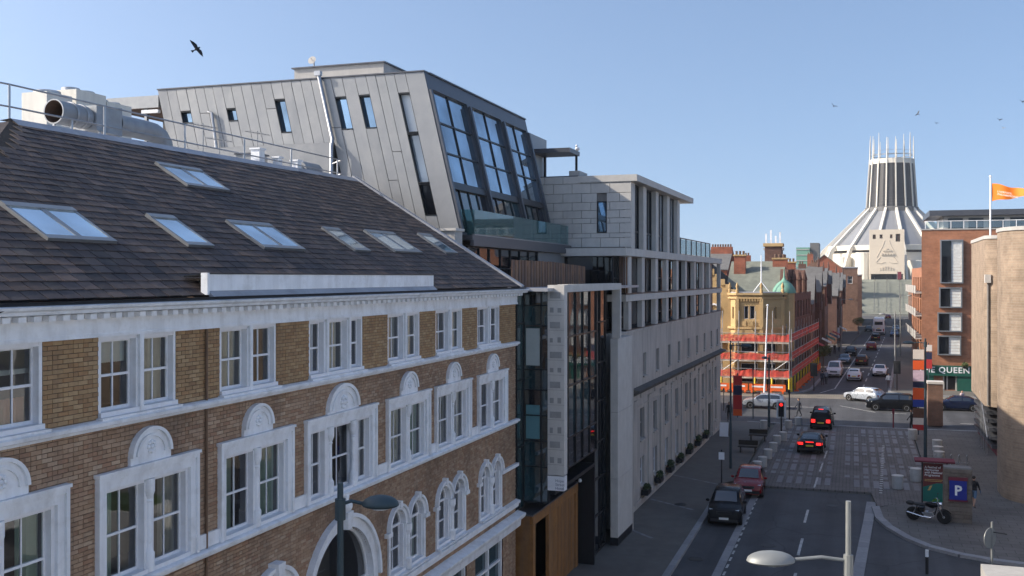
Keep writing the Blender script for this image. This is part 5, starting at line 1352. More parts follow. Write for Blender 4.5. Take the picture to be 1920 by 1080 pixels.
# scaffolding
mat('scaffold_board', (.50, .42, .32), .85, var=.2); mat('toe_pale', (.66, .58, .48), .85, var=.15); mat('scaffold_tube', (.36, .36, .37), .45, metal=.6, var=.15, bmp=0)
mat('yellow_foam', (.75, .55, .06), .7, var=.1, bmp=0); mat('barrier_orange', (.72, .13, .025), .6, var=.12, bmp=0); mat('sign_yellow', (.85, .52, .02), .6, var=.03, bmp=0)
def netmat():
    m, t, b = _new('red_net')
    b.inputs['Base Color'].default_value = (.62, .055, .05, 1); b.inputs['Roughness'].default_value = .8
    n = noise(t, 1.2, 4, .6); t.links.new(ramp(t, n, [(.3, (.82, .13, .08)), (.7, (.60, .04, .04))]), b.inputs['Base Color'])
    w_ = t.nodes.new('ShaderNodeMapRange'); w_.inputs[1].default_value = .3; w_.inputs[2].default_value = .7; w_.inputs[3].default_value = .42; w_.inputs[4].default_value = .92
    t.links.new(noise(t, .8, 3, .6), w_.inputs[0]); t.links.new(w_.outputs[0], b.inputs['Alpha'])
netmat()
sc = thing('scaffolding', 'tube scaffolding with red netting along the two fronts of the pub', 'scaffolding', (-9, 117, 0))
FYs, FYi = 116.5, 117.4
def sidep(s_, off): return (sideA[0] + off + (sideB[0] - sideA[0]) * s_, 117.0 + (150 - 117.0) * s_)
XR = -6.75
for z in (1.75, 3.65, 5.7):
    part('deck', MB().box(-18, FYs, z, XR, FYi, z + .12), 'scaffold_board', sc)
    a, b = sidep(0.03, .15), sidep(1, .15); a2, b2 = sidep(0.03, 1.05), sidep(1, 1.05)
    part('deck', MB().prism([(a[0], a[1] + .2, z), (a2[0], a2[1] + .2, z), (b2[0], b2[1], z), (b[0], b[1], z)], (0, 0, .1)), 'scaffold_board', sc)
    part('toe_board', MB().box(-18, FYs - .045, z - .10, XR, FYs - .005, z + .16), 'toe_pale', sc)
    for h in (.5, 1.0):
        part('rail', MB().tube([(-18, FYs - .05, z + h), (XR, FYs - .05, z + h)], .035, 5), 'scaffold_tube', sc)
        part('rail', MB().tube([(a2[0] + .05, a2[1], z + h), (b2[0] + .05, b2[1], z + h)], .035, 5), 'scaffold_tube', sc)
    x = -18
    while x < XR - .1:
        e = min(x + 2.4, XR); vs = []; n = 8
        for i in range(n + 1):
            xx = x + (e - x) * i / n; top_ = z + .95 - .16 * math.sin(math.pi * i / n) + random.uniform(-.05, .05)
            vs += [(xx, FYs - .09 - random.uniform(0, .06), z + .1), (xx, FYs - .1 - random.uniform(0, .05), top_)]
        part('net', MB().add(vs, [(2 * i, 2 * i + 2, 2 * i + 3, 2 * i + 1) for i in range(n)]), 'red_net', sc); x = e
    for k in range(10):
        p, q = sidep(.03 + .097 * k, 1.12), sidep(.03 + .097 * (k + 1), 1.12)
        part('net', MB().quad((p[0], p[1], z + .1), (q[0], q[1], z + .1), (q[0], q[1], z + .95 + random.uniform(-.1, .05)), (p[0], p[1], z + .95)), 'red_net', sc)
for k in range(7):
    x = -17.9 + k * (XR + 17.9) / 6
    for y in (FYs - .03, FYi + .03):
        part('standard', MB().tube([(x, y, .13), (x, y, 7.2 if y < 117 else 9.2)], .045, 6), 'scaffold_tube', sc)
    part('foam_sleeve', MB().tube([(x, FYs - .03, .13), (x, FYs - .03, 1.74)], .11, 8), 'yellow_foam', sc)
for k in range(11):
    p, q = sidep(.03 + .097 * k, 1.05), sidep(.03 + .097 * k, .12)
    part('standard', MB().tube([(p[0], p[1], .13), (p[0], p[1], 7.2)], .045, 6), 'scaffold_tube', sc); part('standard', MB().tube([(q[0], q[1], .13), (q[0], q[1], 7.6)], .045, 6), 'scaffold_tube', sc)
    part('foam_sleeve', MB().tube([(p[0], p[1], .13), (p[0], p[1], 1.74)], .11, 8), 'yellow_foam', sc)
for x0 in (-15, -9.5): part('brace', MB().tube([(x0, FYs - .06, 1.8), (x0 + 2.6, FYs - .06, 3.7)], .04, 6), 'scaffold_tube', sc)
single('site_sign', MB().box(-17.4, 116.2, 4.0, -15.3, 116.26, 5.5), 'sign_yellow', 'plain yellow sign board hung on the scaffolding by the hotel corner', 'sign', (-16.3, 116.2, 4.0))
for k in range(5):
    x = -17.2 + k * 2.05
    t = thing('site_barrier', ['orange plastic barrier at the hotel end of the scaffolding', 'second orange barrier along the scaffolding front', 'middle orange barrier along the scaffolding front', 'fourth orange barrier along the scaffolding front', 'orange barrier at the street corner of the scaffolding'][k], 'barrier', (x + .9, 116.0, .13), 'orange barriers in front of the pub')
    part('panel', MB().box(x, 115.95, .35, x + 1.9, 116.03, 1.1), 'barrier_orange', t); part('stripe', MB().box(x + .3, 115.94, .72, x + 1.6, 115.949, .90), 'white_paint', t)
    for xx in (x + .2, x + 1.5): part('foot', MB().box(xx, 115.7, .13, xx + .2, 116.3, .348), 'barrier_orange', t)
for k in range(9):
    p, q = sidep(.04 + .1 * k, 1.5), sidep(.13 + .1 * k, 1.5)
    t = thing('site_barrier', ('red barrier nearest the corner on the shaded side of the pub' if k == 0 else '%s red barrier from the corner along the shaded pub side' % ('first second third fourth fifth sixth seventh eighth ninth'.split()[k])), 'barrier', (p[0], p[1], .13), 'red barriers down the street side of the pub')
    part('panel', MB().prism([(p[0], p[1], .3), (p[0] + .08, p[1], .3), (q[0] + .08, q[1], .3), (q[0], q[1], .3)], (0, 0, .8)), 'barrier_orange', t)
    part('foot', MB().box(p[0] - .2, p[1] + .3, .13, p[0] + .3, p[1] + .5, .298), 'barrier_orange', t)

# ================================================================== roofs seen over the hotel
def gabled(name, lab, x0, x1, y0, y1, ze, zr, wm, rm, axis='y', wins=None, cat='house', chim=None):
    """plain house: four walls with real openings, pitched roof, optional chimney"""
    t = thing(name, lab, cat, ((x0 + x1) / 2, (y0 + y1) / 2, 0))
    fw = wins.get('front', []) if wins else []; sw_ = wins.get('side', []) if wins else []; lw = wins.get('left', []) if wins else []
    m = MB(); holed(m, faceY(y0), x0, x1, .05, ze, fw, .25); holed(m, faceX(x1), y0, y1, .05, ze, sw_, .25)
    m.quad((x1, y1, .05), (x0, y1, .05), (x0, y1, ze), (x1, y1, ze)); holed(m, lambda a, h, d: (x0 + d, a, h), y0, y1, .05, ze, lw, .25)
    if axis == 'y':
        xm = (x0 + x1) / 2; m.quad((x0, y0, ze), (x1, y0, ze), (xm, y0, zr)); m.quad((x1, y1, ze), (x0, y1, ze), (xm, y1, zr))
    elif axis == 'x':
        ym = (y0 + y1) / 2; m.quad((x1, y0, ze), (x1, y1, ze), (x1, ym, zr)); m.quad((x0, y1, ze), (x0, y0, ze), (x0, ym, zr))
    part('wall', m, wm, t)
    r = MB(); o = .25
    if axis == 'y':
        for sx, xe in ((-1, x0), (1, x1)): r.hexa([(xe + sx * o, y0 - o, ze - .15), (xm, y0 - o, zr + .02), (xm, y1 + o, zr + .02), (xe + sx * o, y1 + o, ze - .15), (xe + sx * o, y0 - o, ze), (xm, y0 - o, zr + .2), (xm, y1 + o, zr + .2), (xe + sx * o, y1 + o, ze)])
    elif axis == 'x':
        for sy, ye in ((-1, y0), (1, y1)): r.hexa([(x0 - o, ye + sy * o, ze - .15), (x1 + o, ye + sy * o, ze - .15), (x1 + o, ym, zr + .02), (x0 - o, ym, zr + .02), (x0 - o, ye + sy * o, ze), (x1 + o, ye + sy * o, ze), (x1 + o, ym, zr + .2), (x0 - o, ym, zr + .2)])
    else: r.box(x0 - .15, y0 - .15, ze, x1 + .15, y1 + .15, ze + .3)
    rf = part('roof', r, rm, t)
    for o_ in fw: window(t, faceY(y0), o_, .2, 'white_sash', 'far_glass', (0, 1), .1)
    for o_ in sw_: window(t, faceX(x1), o_, .2, 'white_sash', 'far_glass', (0, 1), .1)
    for o_ in lw: window(t, lambda a, h, d: (x0 + d, a, h), o_, .2, 'white_sash', 'far_glass', (0, 1), .1)
    for (cx, cy, cw, ct) in chim or []:
        c = part('chimney', MB().box(cx - cw / 2, cy - .35, ze - .5, cx + cw / 2, cy + .35, ct), wm, t)
        for k in range(max(2, int(cw / .4))): part('chimney_pot', MB().lathe([(.12, ct), (.14, ct + .35), (.10, ct + .4)], (cx - cw / 2 + .25 + k * .38, cy, 0), 8), 'rust', c)
    return t
def rowwins(a0, a1, n, zs, w=1.1): 
    return [(a0 + (a1 - a0) * (i + .5) / n - w / 2, a0 + (a1 - a0) * (i + .5) / n + w / 2, z0, z1) for i in range(n) for z0, z1 in zs]
gabled('brick_house', 'red brick house with tall chimney block above the hotel roofline', -26, -17.5, 150, 162, 14.2, 17.0, 'red_brick', 'far_slate', 'x', chim=[(-18.8, 155, 3.2, 17.6), (-24, 155, 1.4, 17.3)])
gabled('brick_house', 'low red brick house behind the pub roof', -17.3, -9.5, 158, 170, 12.6, 15.2, 'red_brick', 'far_slate', 'x', chim=[(-15.5, 160, 1.0, 16.4), (-12, 160, .8, 16.0)])
tw = thing('mast_tower', 'dark brick stair tower crowned with white phone masts', 'tower', (-9.5, 176, 0))
part('shaft', MB().box(-14.2, 176, .1, -11.4, 179, 17.6), 'dark_brick', tw); part('cap', MB().box(-14.4, 175.8, 17.6, -11.2, 179.2, 18.0), 'concrete', tw)
for k, (x, h) in enumerate(((-14.0, 2.4), (-13.2, 3.0), (-12.4, 2.0), (-11.7, 2.6))): part('antenna', MB().box(x - .13, 176.2, 18.01, x + .13, 176.5, 18.0 + h), 'white_paint', tw)
# row along the left of the far street
L1 = lambda Y: street(-8.0, Y)
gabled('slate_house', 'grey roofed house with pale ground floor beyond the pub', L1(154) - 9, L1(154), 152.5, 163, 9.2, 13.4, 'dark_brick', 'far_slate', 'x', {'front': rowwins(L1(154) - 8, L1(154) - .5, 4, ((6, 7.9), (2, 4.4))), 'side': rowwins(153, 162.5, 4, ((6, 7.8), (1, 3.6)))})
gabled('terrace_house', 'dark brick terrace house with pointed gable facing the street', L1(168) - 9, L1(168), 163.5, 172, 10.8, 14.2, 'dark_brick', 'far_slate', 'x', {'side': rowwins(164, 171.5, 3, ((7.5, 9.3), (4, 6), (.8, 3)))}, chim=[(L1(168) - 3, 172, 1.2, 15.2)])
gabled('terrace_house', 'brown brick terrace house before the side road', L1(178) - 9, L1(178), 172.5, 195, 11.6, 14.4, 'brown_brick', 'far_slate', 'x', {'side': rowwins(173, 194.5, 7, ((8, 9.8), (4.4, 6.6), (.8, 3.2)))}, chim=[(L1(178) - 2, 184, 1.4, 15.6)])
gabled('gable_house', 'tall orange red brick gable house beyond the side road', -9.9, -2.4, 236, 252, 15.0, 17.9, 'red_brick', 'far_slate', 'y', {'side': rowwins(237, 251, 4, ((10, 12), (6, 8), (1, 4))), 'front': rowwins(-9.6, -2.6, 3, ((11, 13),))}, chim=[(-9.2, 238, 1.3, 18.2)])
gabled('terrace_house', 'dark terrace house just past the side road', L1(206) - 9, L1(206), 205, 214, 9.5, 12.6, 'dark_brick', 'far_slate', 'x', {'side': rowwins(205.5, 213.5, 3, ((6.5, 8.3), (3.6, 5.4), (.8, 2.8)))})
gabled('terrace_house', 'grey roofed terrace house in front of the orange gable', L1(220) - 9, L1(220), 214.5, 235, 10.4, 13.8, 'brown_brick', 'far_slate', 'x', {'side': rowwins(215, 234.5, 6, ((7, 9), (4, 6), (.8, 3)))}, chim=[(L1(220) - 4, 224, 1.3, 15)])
gabled('brick_block', 'plain brown brick flat roofed block near the cathedral steps', L1(262) - 8, L1(262) + 1.2, 256, 278, 15.2, 15.2, 'brown_brick', 'lead', 'f', {'side': rowwins(257, 277, 6, ((11.5, 13.3), (8, 10), (4.4, 6.4), (.8, 3))) , 'front': rowwins(L1(262) - 7, L1(262) + .8, 3, ((11.5, 13.3),))}, 'building')
gabled('brick_block', 'dark stepped flats at the end of the left row', L1(300) - 10, L1(300) + .5, 284, 330, 13.5, 13.5, 'dark_brick', 'lead', 'f', {'side': rowwins(285, 329, 10, ((10, 11.8), (6.5, 8.5), (3, 5)))}, 'building')
# shop fronts, gablets and stacks that break up the far left row
def gablet(Y, w, z0, h, lab, m='dark_brick'):
    x = L1(Y)
    t = thing('street_gable', lab, 'gable', (x, Y, z0))
    part('wall', MB().prism([(x + .35, Y, z0 - 3.5), (x + .35, Y + w, z0 - 3.5), (x + .35, Y + w, z0), (x + .35, Y + w / 2, z0 + h), (x + .35, Y, z0)], (-2.2, 0, 0)), m, t)
    part('coping', MB().hexa([(x + .45, Y - .1, z0), (x + .45, Y + .12, z0), (x + .45, Y + w / 2 + .1, z0 + h), (x + .45, Y + w / 2 - .1, z0 + h), (x - 1.9, Y - .1, z0 + .15), (x - 1.9, Y + .12, z0 + .15), (x - 1.9, Y + w / 2 + .1, z0 + h + .15), (x - 1.9, Y + w / 2 - .1, z0 + h + .15)]), 'far_slate', t)
    part('coping', MB().hexa([(x + .45, Y + w - .12, z0), (x + .45, Y + w + .1, z0), (x + .45, Y + w / 2 + .1, z0 + h), (x + .45, Y + w / 2 - .1, z0 + h), (x - 1.9, Y + w - .12, z0 + .15), (x - 1.9, Y + w + .1, z0 + .15), (x - 1.9, Y + w / 2 + .1, z0 + h + .15), (x - 1.9, Y + w / 2 - .1, z0 + h + .15)]), 'far_slate', t)
    part('finial', MB().lathe([(.16, z0 + h), (.2, z0 + h + .5), (.05, z0 + h + 1.6)], (x - .2, Y + w / 2, 0), 6), 'dark_brick', t)
    part('window', MB().box(x + .36, Y + w / 2 - .6, z0 - 2.2, x + .42, Y + w / 2 + .6, z0 - .2), 'far_glass', t)
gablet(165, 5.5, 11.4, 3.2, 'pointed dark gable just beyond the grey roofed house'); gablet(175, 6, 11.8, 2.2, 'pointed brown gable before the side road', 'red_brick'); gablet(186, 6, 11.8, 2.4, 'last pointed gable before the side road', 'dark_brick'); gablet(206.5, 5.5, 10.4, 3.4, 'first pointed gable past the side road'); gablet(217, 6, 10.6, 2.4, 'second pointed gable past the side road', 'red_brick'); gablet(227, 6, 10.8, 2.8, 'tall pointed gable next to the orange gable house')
for k, (Y, c_) in enumerate(((155.5, 'ban_red'), (166, 'ban_white'), (174.5, 'pub_green'), (182, 'ban_navy'), (189, 'ban_red'), (208, 'ban_white'))):
    mat('awning_%d' % k, {'ban_red': (.35, .03, .03), 'ban_white': (.6, .58, .54), 'pub_green': (.02, .10, .07), 'ban_navy': (.02, .03, .08)}[c_], .8, bmp=0)
    x = L1(Y) + .3
    t = thing('shop_awning', ['red shop awning nearest the pub', 'white shop awning second from the pub', 'green shop awning third from the pub', 'navy shop awning fourth from the pub', 'red shop awning just before the side road', 'white shop awning past the side road'][k], 'awning', (x, Y, 3))
    part('cloth', MB().hexa([(x, Y, 3.3), (x + 1.4, Y, 2.6), (x + 1.4, Y + 4, 2.6), (x, Y + 4, 3.3), (x, Y, 3.38), (x + 1.42, Y, 2.68), (x + 1.42, Y + 4, 2.68), (x, Y + 4, 3.38)]), 'awning_%d' % k, t); part('valance', MB().box(x + 1.38, Y, 2.3, x + 1.41, Y + 4, 2.6), 'awning_%d' % k, t)
gl = thing('green_tower', 'distant pale green glazed office block left of the cathedral', 'building', (-30, 420, 0))
p = onY(1493, 480, 420); q = onY(1528, 480, 420); zt = onY(1500, 464, 420)[2]
part('body', MB().box(p[0], 420, 0, q[0] - 2, 440, zt), 'copper_green', gl, label='pale green glazed body')
for k in range(8): part('floor_band', MB().box(p[0] - .1, 419.8, zt - 1.0 - k * 2.2, q[0] - 2.1, 419.95, zt - .7 - k * 2.2), 'concrete', gl)
part('stair_core', MB().box(q[0] - 1.9, 421, 0, q[0] + 1.5, 438, zt + 1.8), 'far_slate', gl)
# hoardings / shop bits along the left pavement
for k, (u, v, w_, h) in enumerate(((1570, 640, 1.2, 2.6),)):
    p = onZ(1570, 640, .13)
    t = thing('notice_board', 'white upright notice board on the left pavement beyond the pub', 'sign', (p[0], p[1], .13))
    part('board', MB().box(p[0] - .45, p[1] - .05, .8, p[0] + .45, p[1], 2.9), 'white_paint', t); part('post', MB().box(p[0] - .05, p[1] - .03, .13, p[0] + .05, p[1] - .01, .798), 'dark_metal', t)

# ================================================================== cathedral
CT = 520.0
cc = atT(1672, 520, CT); CX, CY_ = cc[0], cc[1]
ca = thing('cathedral', 'white conical concrete cathedral with glazed lantern crown and spikes', 'cathedral', (CX, CY_, 10))
def ring(prof, n, m, name, label=None): return part(name, MB().lathe(prof, (CX, CY_, 0), n, cap=False), m, ca, label)
ring([(60, 9), (60, 11.9), (0, 12)], 48, 'steps_stone', 'podium')
ring([(29, 11.9), (29, 26.2)], 48, 'cathedral_white', 'drum')
ring([(29.3, 25.3), (29.3, 26.4)], 48, 'vent_black', 'shadow_gap')
ring([(28.5, 26.4), (31.2, 26.4), (31.6, 28.8), (30.6, 28.9), (28, 28.9)], 48, 'cathedral_white', 'ring_beam')
ring([(30.4, 28.7), (12.9, 46.4), (12.0, 46.5)], 48, 'cathedral_roof', 'cone_roof')
ring([(12.9, 46.3), (13.0, 48.6), (12.4, 48.8)], 32, 'far_slate', 'lantern_base')
ring([(12.2, 48.7), (10.6, 70.8)], 16, 'lantern_glass', 'lantern')
ring([(10.75, 70.8), (10.9, 73.2), (10.0, 73.3), (9.6, 71)], 32, 'cathedral_white', 'lantern_parapet')
ring([(9.6, 75.2), (9.8, 75.2), (9.8, 75.5), (9.6, 75.5)], 24, 'grey_metal', 'crown_ring')
def radial(pts, w, an):
    """flat fin standing radially: pts = (r, z) outline"""
    c, s_ = math.cos(an), math.sin(an)
    poly = [(CX + r * c + s_ * w / 2, CY_ + r * s_ - c * w / 2, z) for r, z in pts]
    return MB().prism(poly, (-s_ * w, c * w, 0))
for k in range(16):
    an = -math.pi / 2 + (k + .5) * math.pi / 8 - .06
    part('buttress', radial([(13.0, 46.2), (13.0, 48.2), (34.5, 26.8), (41, 12), (39, 12), (32.5, 26.0), (30.5, 28.6)], 1.15, an), 'cathedral_white', ca)
    part('lantern_rib', radial([(12.1, 48.6), (12.7, 48.6), (11.1, 73.2), (10.5, 73.2)], .6, an), 'cathedral_white', ca)
    c, s_ = math.cos(an), math.sin(an); hh = 84 + (k % 3) * 1.2
    part('pinnacle', MB().tube([(CX + 10.75 * c, CY_ + 10.75 * s_, 73.0), (CX + 10.6 * c, CY_ + 10.6 * s_, 79.5), (CX + 10.6 * c, CY_ + 10.6 * s_, hh)], [.33, .27, .10], 6), 'cathedral_white', ca)
    a2 = an + math.pi / 16
    for zz in (77.4, 75.6): part('crown_bar', MB().tube([(CX + 10.6 * c, CY_ + 10.6 * s_, zz), (CX + 10.6 * math.cos(an + math.pi / 8), CY_ + 10.6 * math.sin(an + math.pi / 8), zz)], .06, 4), 'grey_metal', ca)
    for q in range(3):                                           # lantern glazing bars
        pass
    # chapels between buttresses
    ch = MB().lathe([(4.2, 12), (4.2, 21 + (k % 3) * 2), (3.8, 21.2 + (k % 3) * 2), (0, 21.3 + (k % 3) * 2)], (CX + 31.5 * math.cos(an + math.pi / 16), CY_ + 31.5 * math.sin(an + math.pi / 16), 0), 16)
    part('chapel', ch, 'cathedral_white', ca)
for k in range(14): ring([(12.15 - (k + 1) * .108, 48.8 + (k + 1) * 1.46), (12.2 - (k + 1) * .108, 48.85 + (k + 1) * 1.46), (12.15 - (k + 1) * .108, 49.1 + (k + 1) * 1.46)], 16, 'far_slate', 'glazing_band')
# bell wedge before the door, with four bell openings
BT = 478.0
bc = atT(1663, 520, BT)
bt = thing('bell_tower', 'pale stone wedge bell tower with four openings and carved front', 'tower', (bc[0], bc[1], 12))
hw_ = 7.75; z0, z1 = 14.6, 35.6
def bf(a, h, d): return (bc[0] + a, bc[1] + 1.2 * (h - z0) / (z1 - z0) + d, h)
bo = [(-6.3, -4.9, 31.2, 33.3), (-3.2, -1.9, 31.4, 33.3), (1.4, 2.5, 31.4, 33.3), (3.9, 5.9, 29.8, 33.5)]
m = MB(); holed(m, bf, -hw_, hw_, z0, z1, bo, 1.5)
m.quad(bf(hw_, z0, 0), bf(hw_, z0, 9), bf(hw_, z1, 3), bf(hw_, z1, 0)); m.quad(bf(-hw_, z0, 9), bf(-hw_, z0, 0), bf(-hw_, z1, 0), bf(-hw_, z1, 3)); m.quad(bf(-hw_, z1, 0), bf(hw_, z1, 0), bf(hw_, z1, 3), bf(-hw_, z1, 3)); m.quad(bf(-hw_, z0, 0), bf(-hw_, z0, 9), bf(hw_, z0, 9), bf(hw_, z0, 0))
part('body', m, 'portland', bt)
for o in bo:
    part('bell', MB().lathe([(.1, o[3] - .25), (.32, o[3] - .5), (.42, o[2] + .7), (.6, o[2] + .35)], (bc[0] + (o[0] + o[1]) / 2, bc[1] + 1.9, 0), 12).smooth(), 'rust', bt)
    part('opening_back', MB().quad(bf(o[0], o[2], 1.49), bf(o[1], o[2], 1.49), bf(o[1], o[3], 1.49), bf(o[0], o[3], 1.49)), 'room_mid', bt)
mat('carving', (.54, .475, .39), .9, bmp=0)
def ridge(p, w=.16): return MB().tube([bf(a, h, -.08) for a, h in p], w, 5)
for s_ in (-1, 1):
    part('carved_ridge', ridge([(s_ * .9, 30.5), (s_ * 2.0, 27.5), (s_ * 4.6, 22.4)], .08), 'portland', bt)
    if False: part('carved_ring', MB().lathe([(.75, 0), (.9, .12), (1.0, 0)], (0, 0, 0), 14, 'y').xf(Matrix.Translation(bf(s_ * 2.0, 21.4, -.05))), 'carving', bt)
    part('carved_ridge', ridge([(s_ * .8, 20.2), (s_ * 2.6, 19.6), (s_ * 4.6, 19.8)], .14), 'carving', bt)
    part('carved_ridge', ridge([(s_ * 3.0, 22.6), (s_ * 4.0, 21.2), (s_ * 4.8, 20.2)], .12), 'carving', bt)
part('carved_cross', MB().box(bc[0] - 1.8, bc[1] + .2, 25.3, bc[0] + 1.8, bc[1] + .75, 25.9), 'carving', bt); part('carved_cross', MB().box(bc[0] - .5, bc[1] + .3, 26.1, bc[0] + .5, bc[1] + .8, 26.7), 'carving', bt)
for k in range(5): part('carved_line', MB().box(bc[0] - 2.6 + k * 1.2, bc[1] + .02, 23.4, bc[0] - 1.9 + k * 1.2, bc[1] + .62, 24.4), 'carving', bt)
for k in range(6): part('carved_line', MB().box(bc[0] - 3.2 + k * 1.15, bc[1] - .1, 16.2, bc[0] - 2.9 + k * 1.15, bc[1] + .25, 18.4 - abs(k - 2.5) * .4), 'carving', bt)
part('porch_glass', MB().box(bc[0] - 7.2, bc[1] + 1.5, 11.9, bc[0] + 7.2, bc[1] + 1.6, 14.58), 'far_glass', bt); part('door', MB().box(bc[0] - 2.6, bc[1] + 1.2, 11.9, bc[0] + 2.6, bc[1] + 1.48, 14.4), 'vent_black', bt)
for s_ in (-1, 1): part('porch_wall', MB().box(bc[0] + s_ * 7.5 - .4, bc[1] + .1, 11.9, bc[0] + s_ * 7.5 + .4, bc[1] + 6, 14.59), 'portland', bt)
# the long flight of steps
stp = thing('cathedral_steps', 'long wide flight of pale grey stone steps up to the cathedral', 'steps', (14, 420, 0))
sa = atT(1663, 590, 356); SXc = sa[0]
n = 34; Ya, Yb = sa[1], bc[1] + .5
for k in range(n):
    y0 = Ya + (Yb - Ya) * k / n; z = 12.0 * (k + 1) / n; xm = SXc + (bc[0] - SXc) * k / n; hw = 8.2 + 3.0 * k / n
    part('step', MB().box(xm - hw, y0, 0, xm + hw, y0 + (Yb - Ya) / n + .02, z - (0 if k % 6 else .03)), 'steps_stone', stp)
for s_ in (-1, 1):
    for k in range(6):
        y0 = Ya + (Yb - Ya) * k / 6; z = 12 * (k + 1) / 6 - .4; xm = SXc + (bc[0] - SXc) * k / 6; hw = 8.3 + 3.0 * (k + 1) / 6
        part('side_wall', MB().box(xm + s_ * hw, y0, 0, xm + s_ * (hw + 5), y0 + (Yb - Ya) / 6 - .3, z), 'cathedral_white', stp)
for q_ in range(3):
    hr = thing('handrail', ['left metal handrail up the cathedral steps', 'middle metal handrail up the cathedral steps', 'right metal handrail up the cathedral steps'][q_], 'handrail', (SXc, Ya, 0)); o_ = (q_ - 1) * 4.2
    part('rail', MB().tube([(SXc + o_, Ya + 2, 1.4), (bc[0] + o_ * 1.3, Yb - 2, 13.0)], .09, 5), 'dark_metal', hr)
    for k in range(9): part('post', MB().tube([(SXc + o_ + (bc[0] - SXc + o_ * .3) * (k + .2) / 9, Ya + 2 + (Yb - Ya - 4) * (k + .2) / 9, 12 * (k + .2) / 9 - .2), (SXc + o_ + (bc[0] - SXc + o_ * .3) * (k + .2) / 9, Ya + 2 + (Yb - Ya - 4) * (k + .2) / 9, 1.4 + 11.6 * (k + .2) / 9)], .07, 5), 'dark_metal', hr)
bn = thing('banner', 'tall maroon banner hanging beside the cathedral door', 'banner', (0, 0, 0))
p = atT(1686.5, 520, 470); bn.location = (p[0], p[1], 10.5); ORG[bn.name] = (p[0], p[1], 10.5)
mat('maroon', (.16, .02, .035), .7, bmp=0)
part('cloth', MB().box(p[0] - .85, p[1] - .05, 3.6, p[0] + .85, p[1] + .05, 15.6), 'maroon', bn); part('pole', MB().tube([(p[0] - 1, p[1], 10.4), (p[0] - 1, p[1], 16.2)], .1, 6), 'grey_metal', bn)
# ================================================================== right side of the far street
oq = thing('orange_block', 'orange brick flats with projecting grey window boxes over a green pub front', 'building', (12, 130, 0))
OY = 125.0; ox0 = onY(1728, 500, OY)[0]; ox1 = 30.0; oz = 18.4
def oY(u, v): p = onY(u, v, OY); return p[0], p[2]
wb = [((1765, 452), (1803, 529)), ((1763, 541), (1801, 575)), ((1760, 588), (1801, 620)), ((1760, 631), (1799, 664))]
ops = []
for (a, b) in wb: x0, z1 = oY(*a); x1, z0 = oY(*b); ops.append((x0, x1, z0, z1))
for dx in (6.5, 12.5):
    for o in ops[:4]: ops.append((o[0] + dx, o[1] + dx, o[2], o[3]))
sx0, sz1 = oY(1728, 684); _, sz0 = oY(1728, 700)
dx0, dz1 = oY(1768, 702); dx1, dz0 = oY(1794, 735)
ops_d = [(dx0, dx1, .2, dz1)]
m = MB(); holed(m, faceY(OY), ox0, ox1, .1, oz, ops + ops_d, .35); holed(m, lambda a, h, d: (ox0 + (a - OY) * .09 + d, a, h), OY, OY + 30, .1, oz, [(OY + 3 + 5 * k, OY + 5.5 + 5 * k, z, z + 1.9) for k in range(5) for z in (4.2, 7.6, 11, 14.4)], .3)
part('wall', m, 'orange_brick', oq)
mat('blind_slat', (.62, .62, .60), .7, bmp=0)
for i, o in enumerate(ops):
    fr = MB(); e = .14
    for q in ((o[0] - e, o[0], o[2] - e, o[3] + e), (o[1], o[1] + e, o[2] - e, o[3] + e)): fr.box(q[0], OY - .42, q[2], q[1], OY + .3, q[3])
    for q in ((o[2] - e, o[2]), (o[3], o[3] + e)): fr.box(o[0], OY - .42, q[0], o[1], OY + .3, q[1])
    w = part('window_box', fr, 'grey_metal', oq)
    xm = o[0] + (o[1] - o[0]) * .45
    part('pane', MB().quad((o[0], OY - .2, o[2]), (xm, OY - .2, o[2]), (xm, OY - .2, o[3]), (o[0], OY - .2, o[3])), 'far_glass', w)
    part('mullion', MB().box(xm, OY - .3, o[2], xm + .06, OY - .15, o[3]), 'dark_metal', w)
    nb = max(3, int((o[3] - o[2]) / .32))
    for k in range(nb):
        z = o[2] + (o[3] - o[2]) * k / nb; part('blind', MB().box(xm + .07, OY - .22, z + .012, o[1], OY - .2, o[2] + (o[3] - o[2]) * (k + 1) / nb - .012), 'blind_slat', w)
for k in range(5):
    for z in (4.2, 7.6, 11, 14.4):
        w = part('side_pane', MB().quad((ox0 + .47 + .45 * k, OY + 3 + 5 * k, z), (ox0 + .7 + .45 * k, OY + 5.5 + 5 * k, z), (ox0 + .7 + .45 * k, OY + 5.5 + 5 * k, z + 1.9), (ox0 + .47 + .45 * k, OY + 3 + 5 * k, z + 1.9)), 'far_glass', oq)
part('roof', MB().quad((ox0, OY, oz - .4), (ox1, OY, oz - .4), (ox1, OY + 30, oz - .4), (ox0 + 2.7, OY + 30, oz - .4)), 'lead', oq)
part('coping', MB().box(ox0 - .08, OY - .08, oz + .003, ox1, OY + .3, oz + .14), 'concrete', oq)
px0 = oY(1760, 400)[0] + .8
ph = part('penthouse', MB().box(px0, OY + 4, oz - .4, ox1, OY + 14, oz + 1.75), 'concrete', oq, label='pale grey rooftop storey')
part('penthouse_roof', MB().box(px0 - 1.6, OY + 2.6, oz + 1.76, ox1, OY + 15, oz + 2.4), 'zinc_dark', oq)
for k in range(4):
    x = px0 + .5 + k * 2.2
    part('penthouse_window', MB().box(x, OY + 3.94, oz - .2, x + 1.6, OY + 3.998, oz + 1.5), 'far_glass', oq)
rl_ = thing('roof_railing', 'white rail with glass panels on the orange block roof terrace', 'railing', (ox0, OY + .6, oz))
part('handrail', MB().box(ox0 + .4, OY + .5, oz + 1.0, ox1 - 2, OY + .58, oz + 1.07), 'white_paint', rl_)
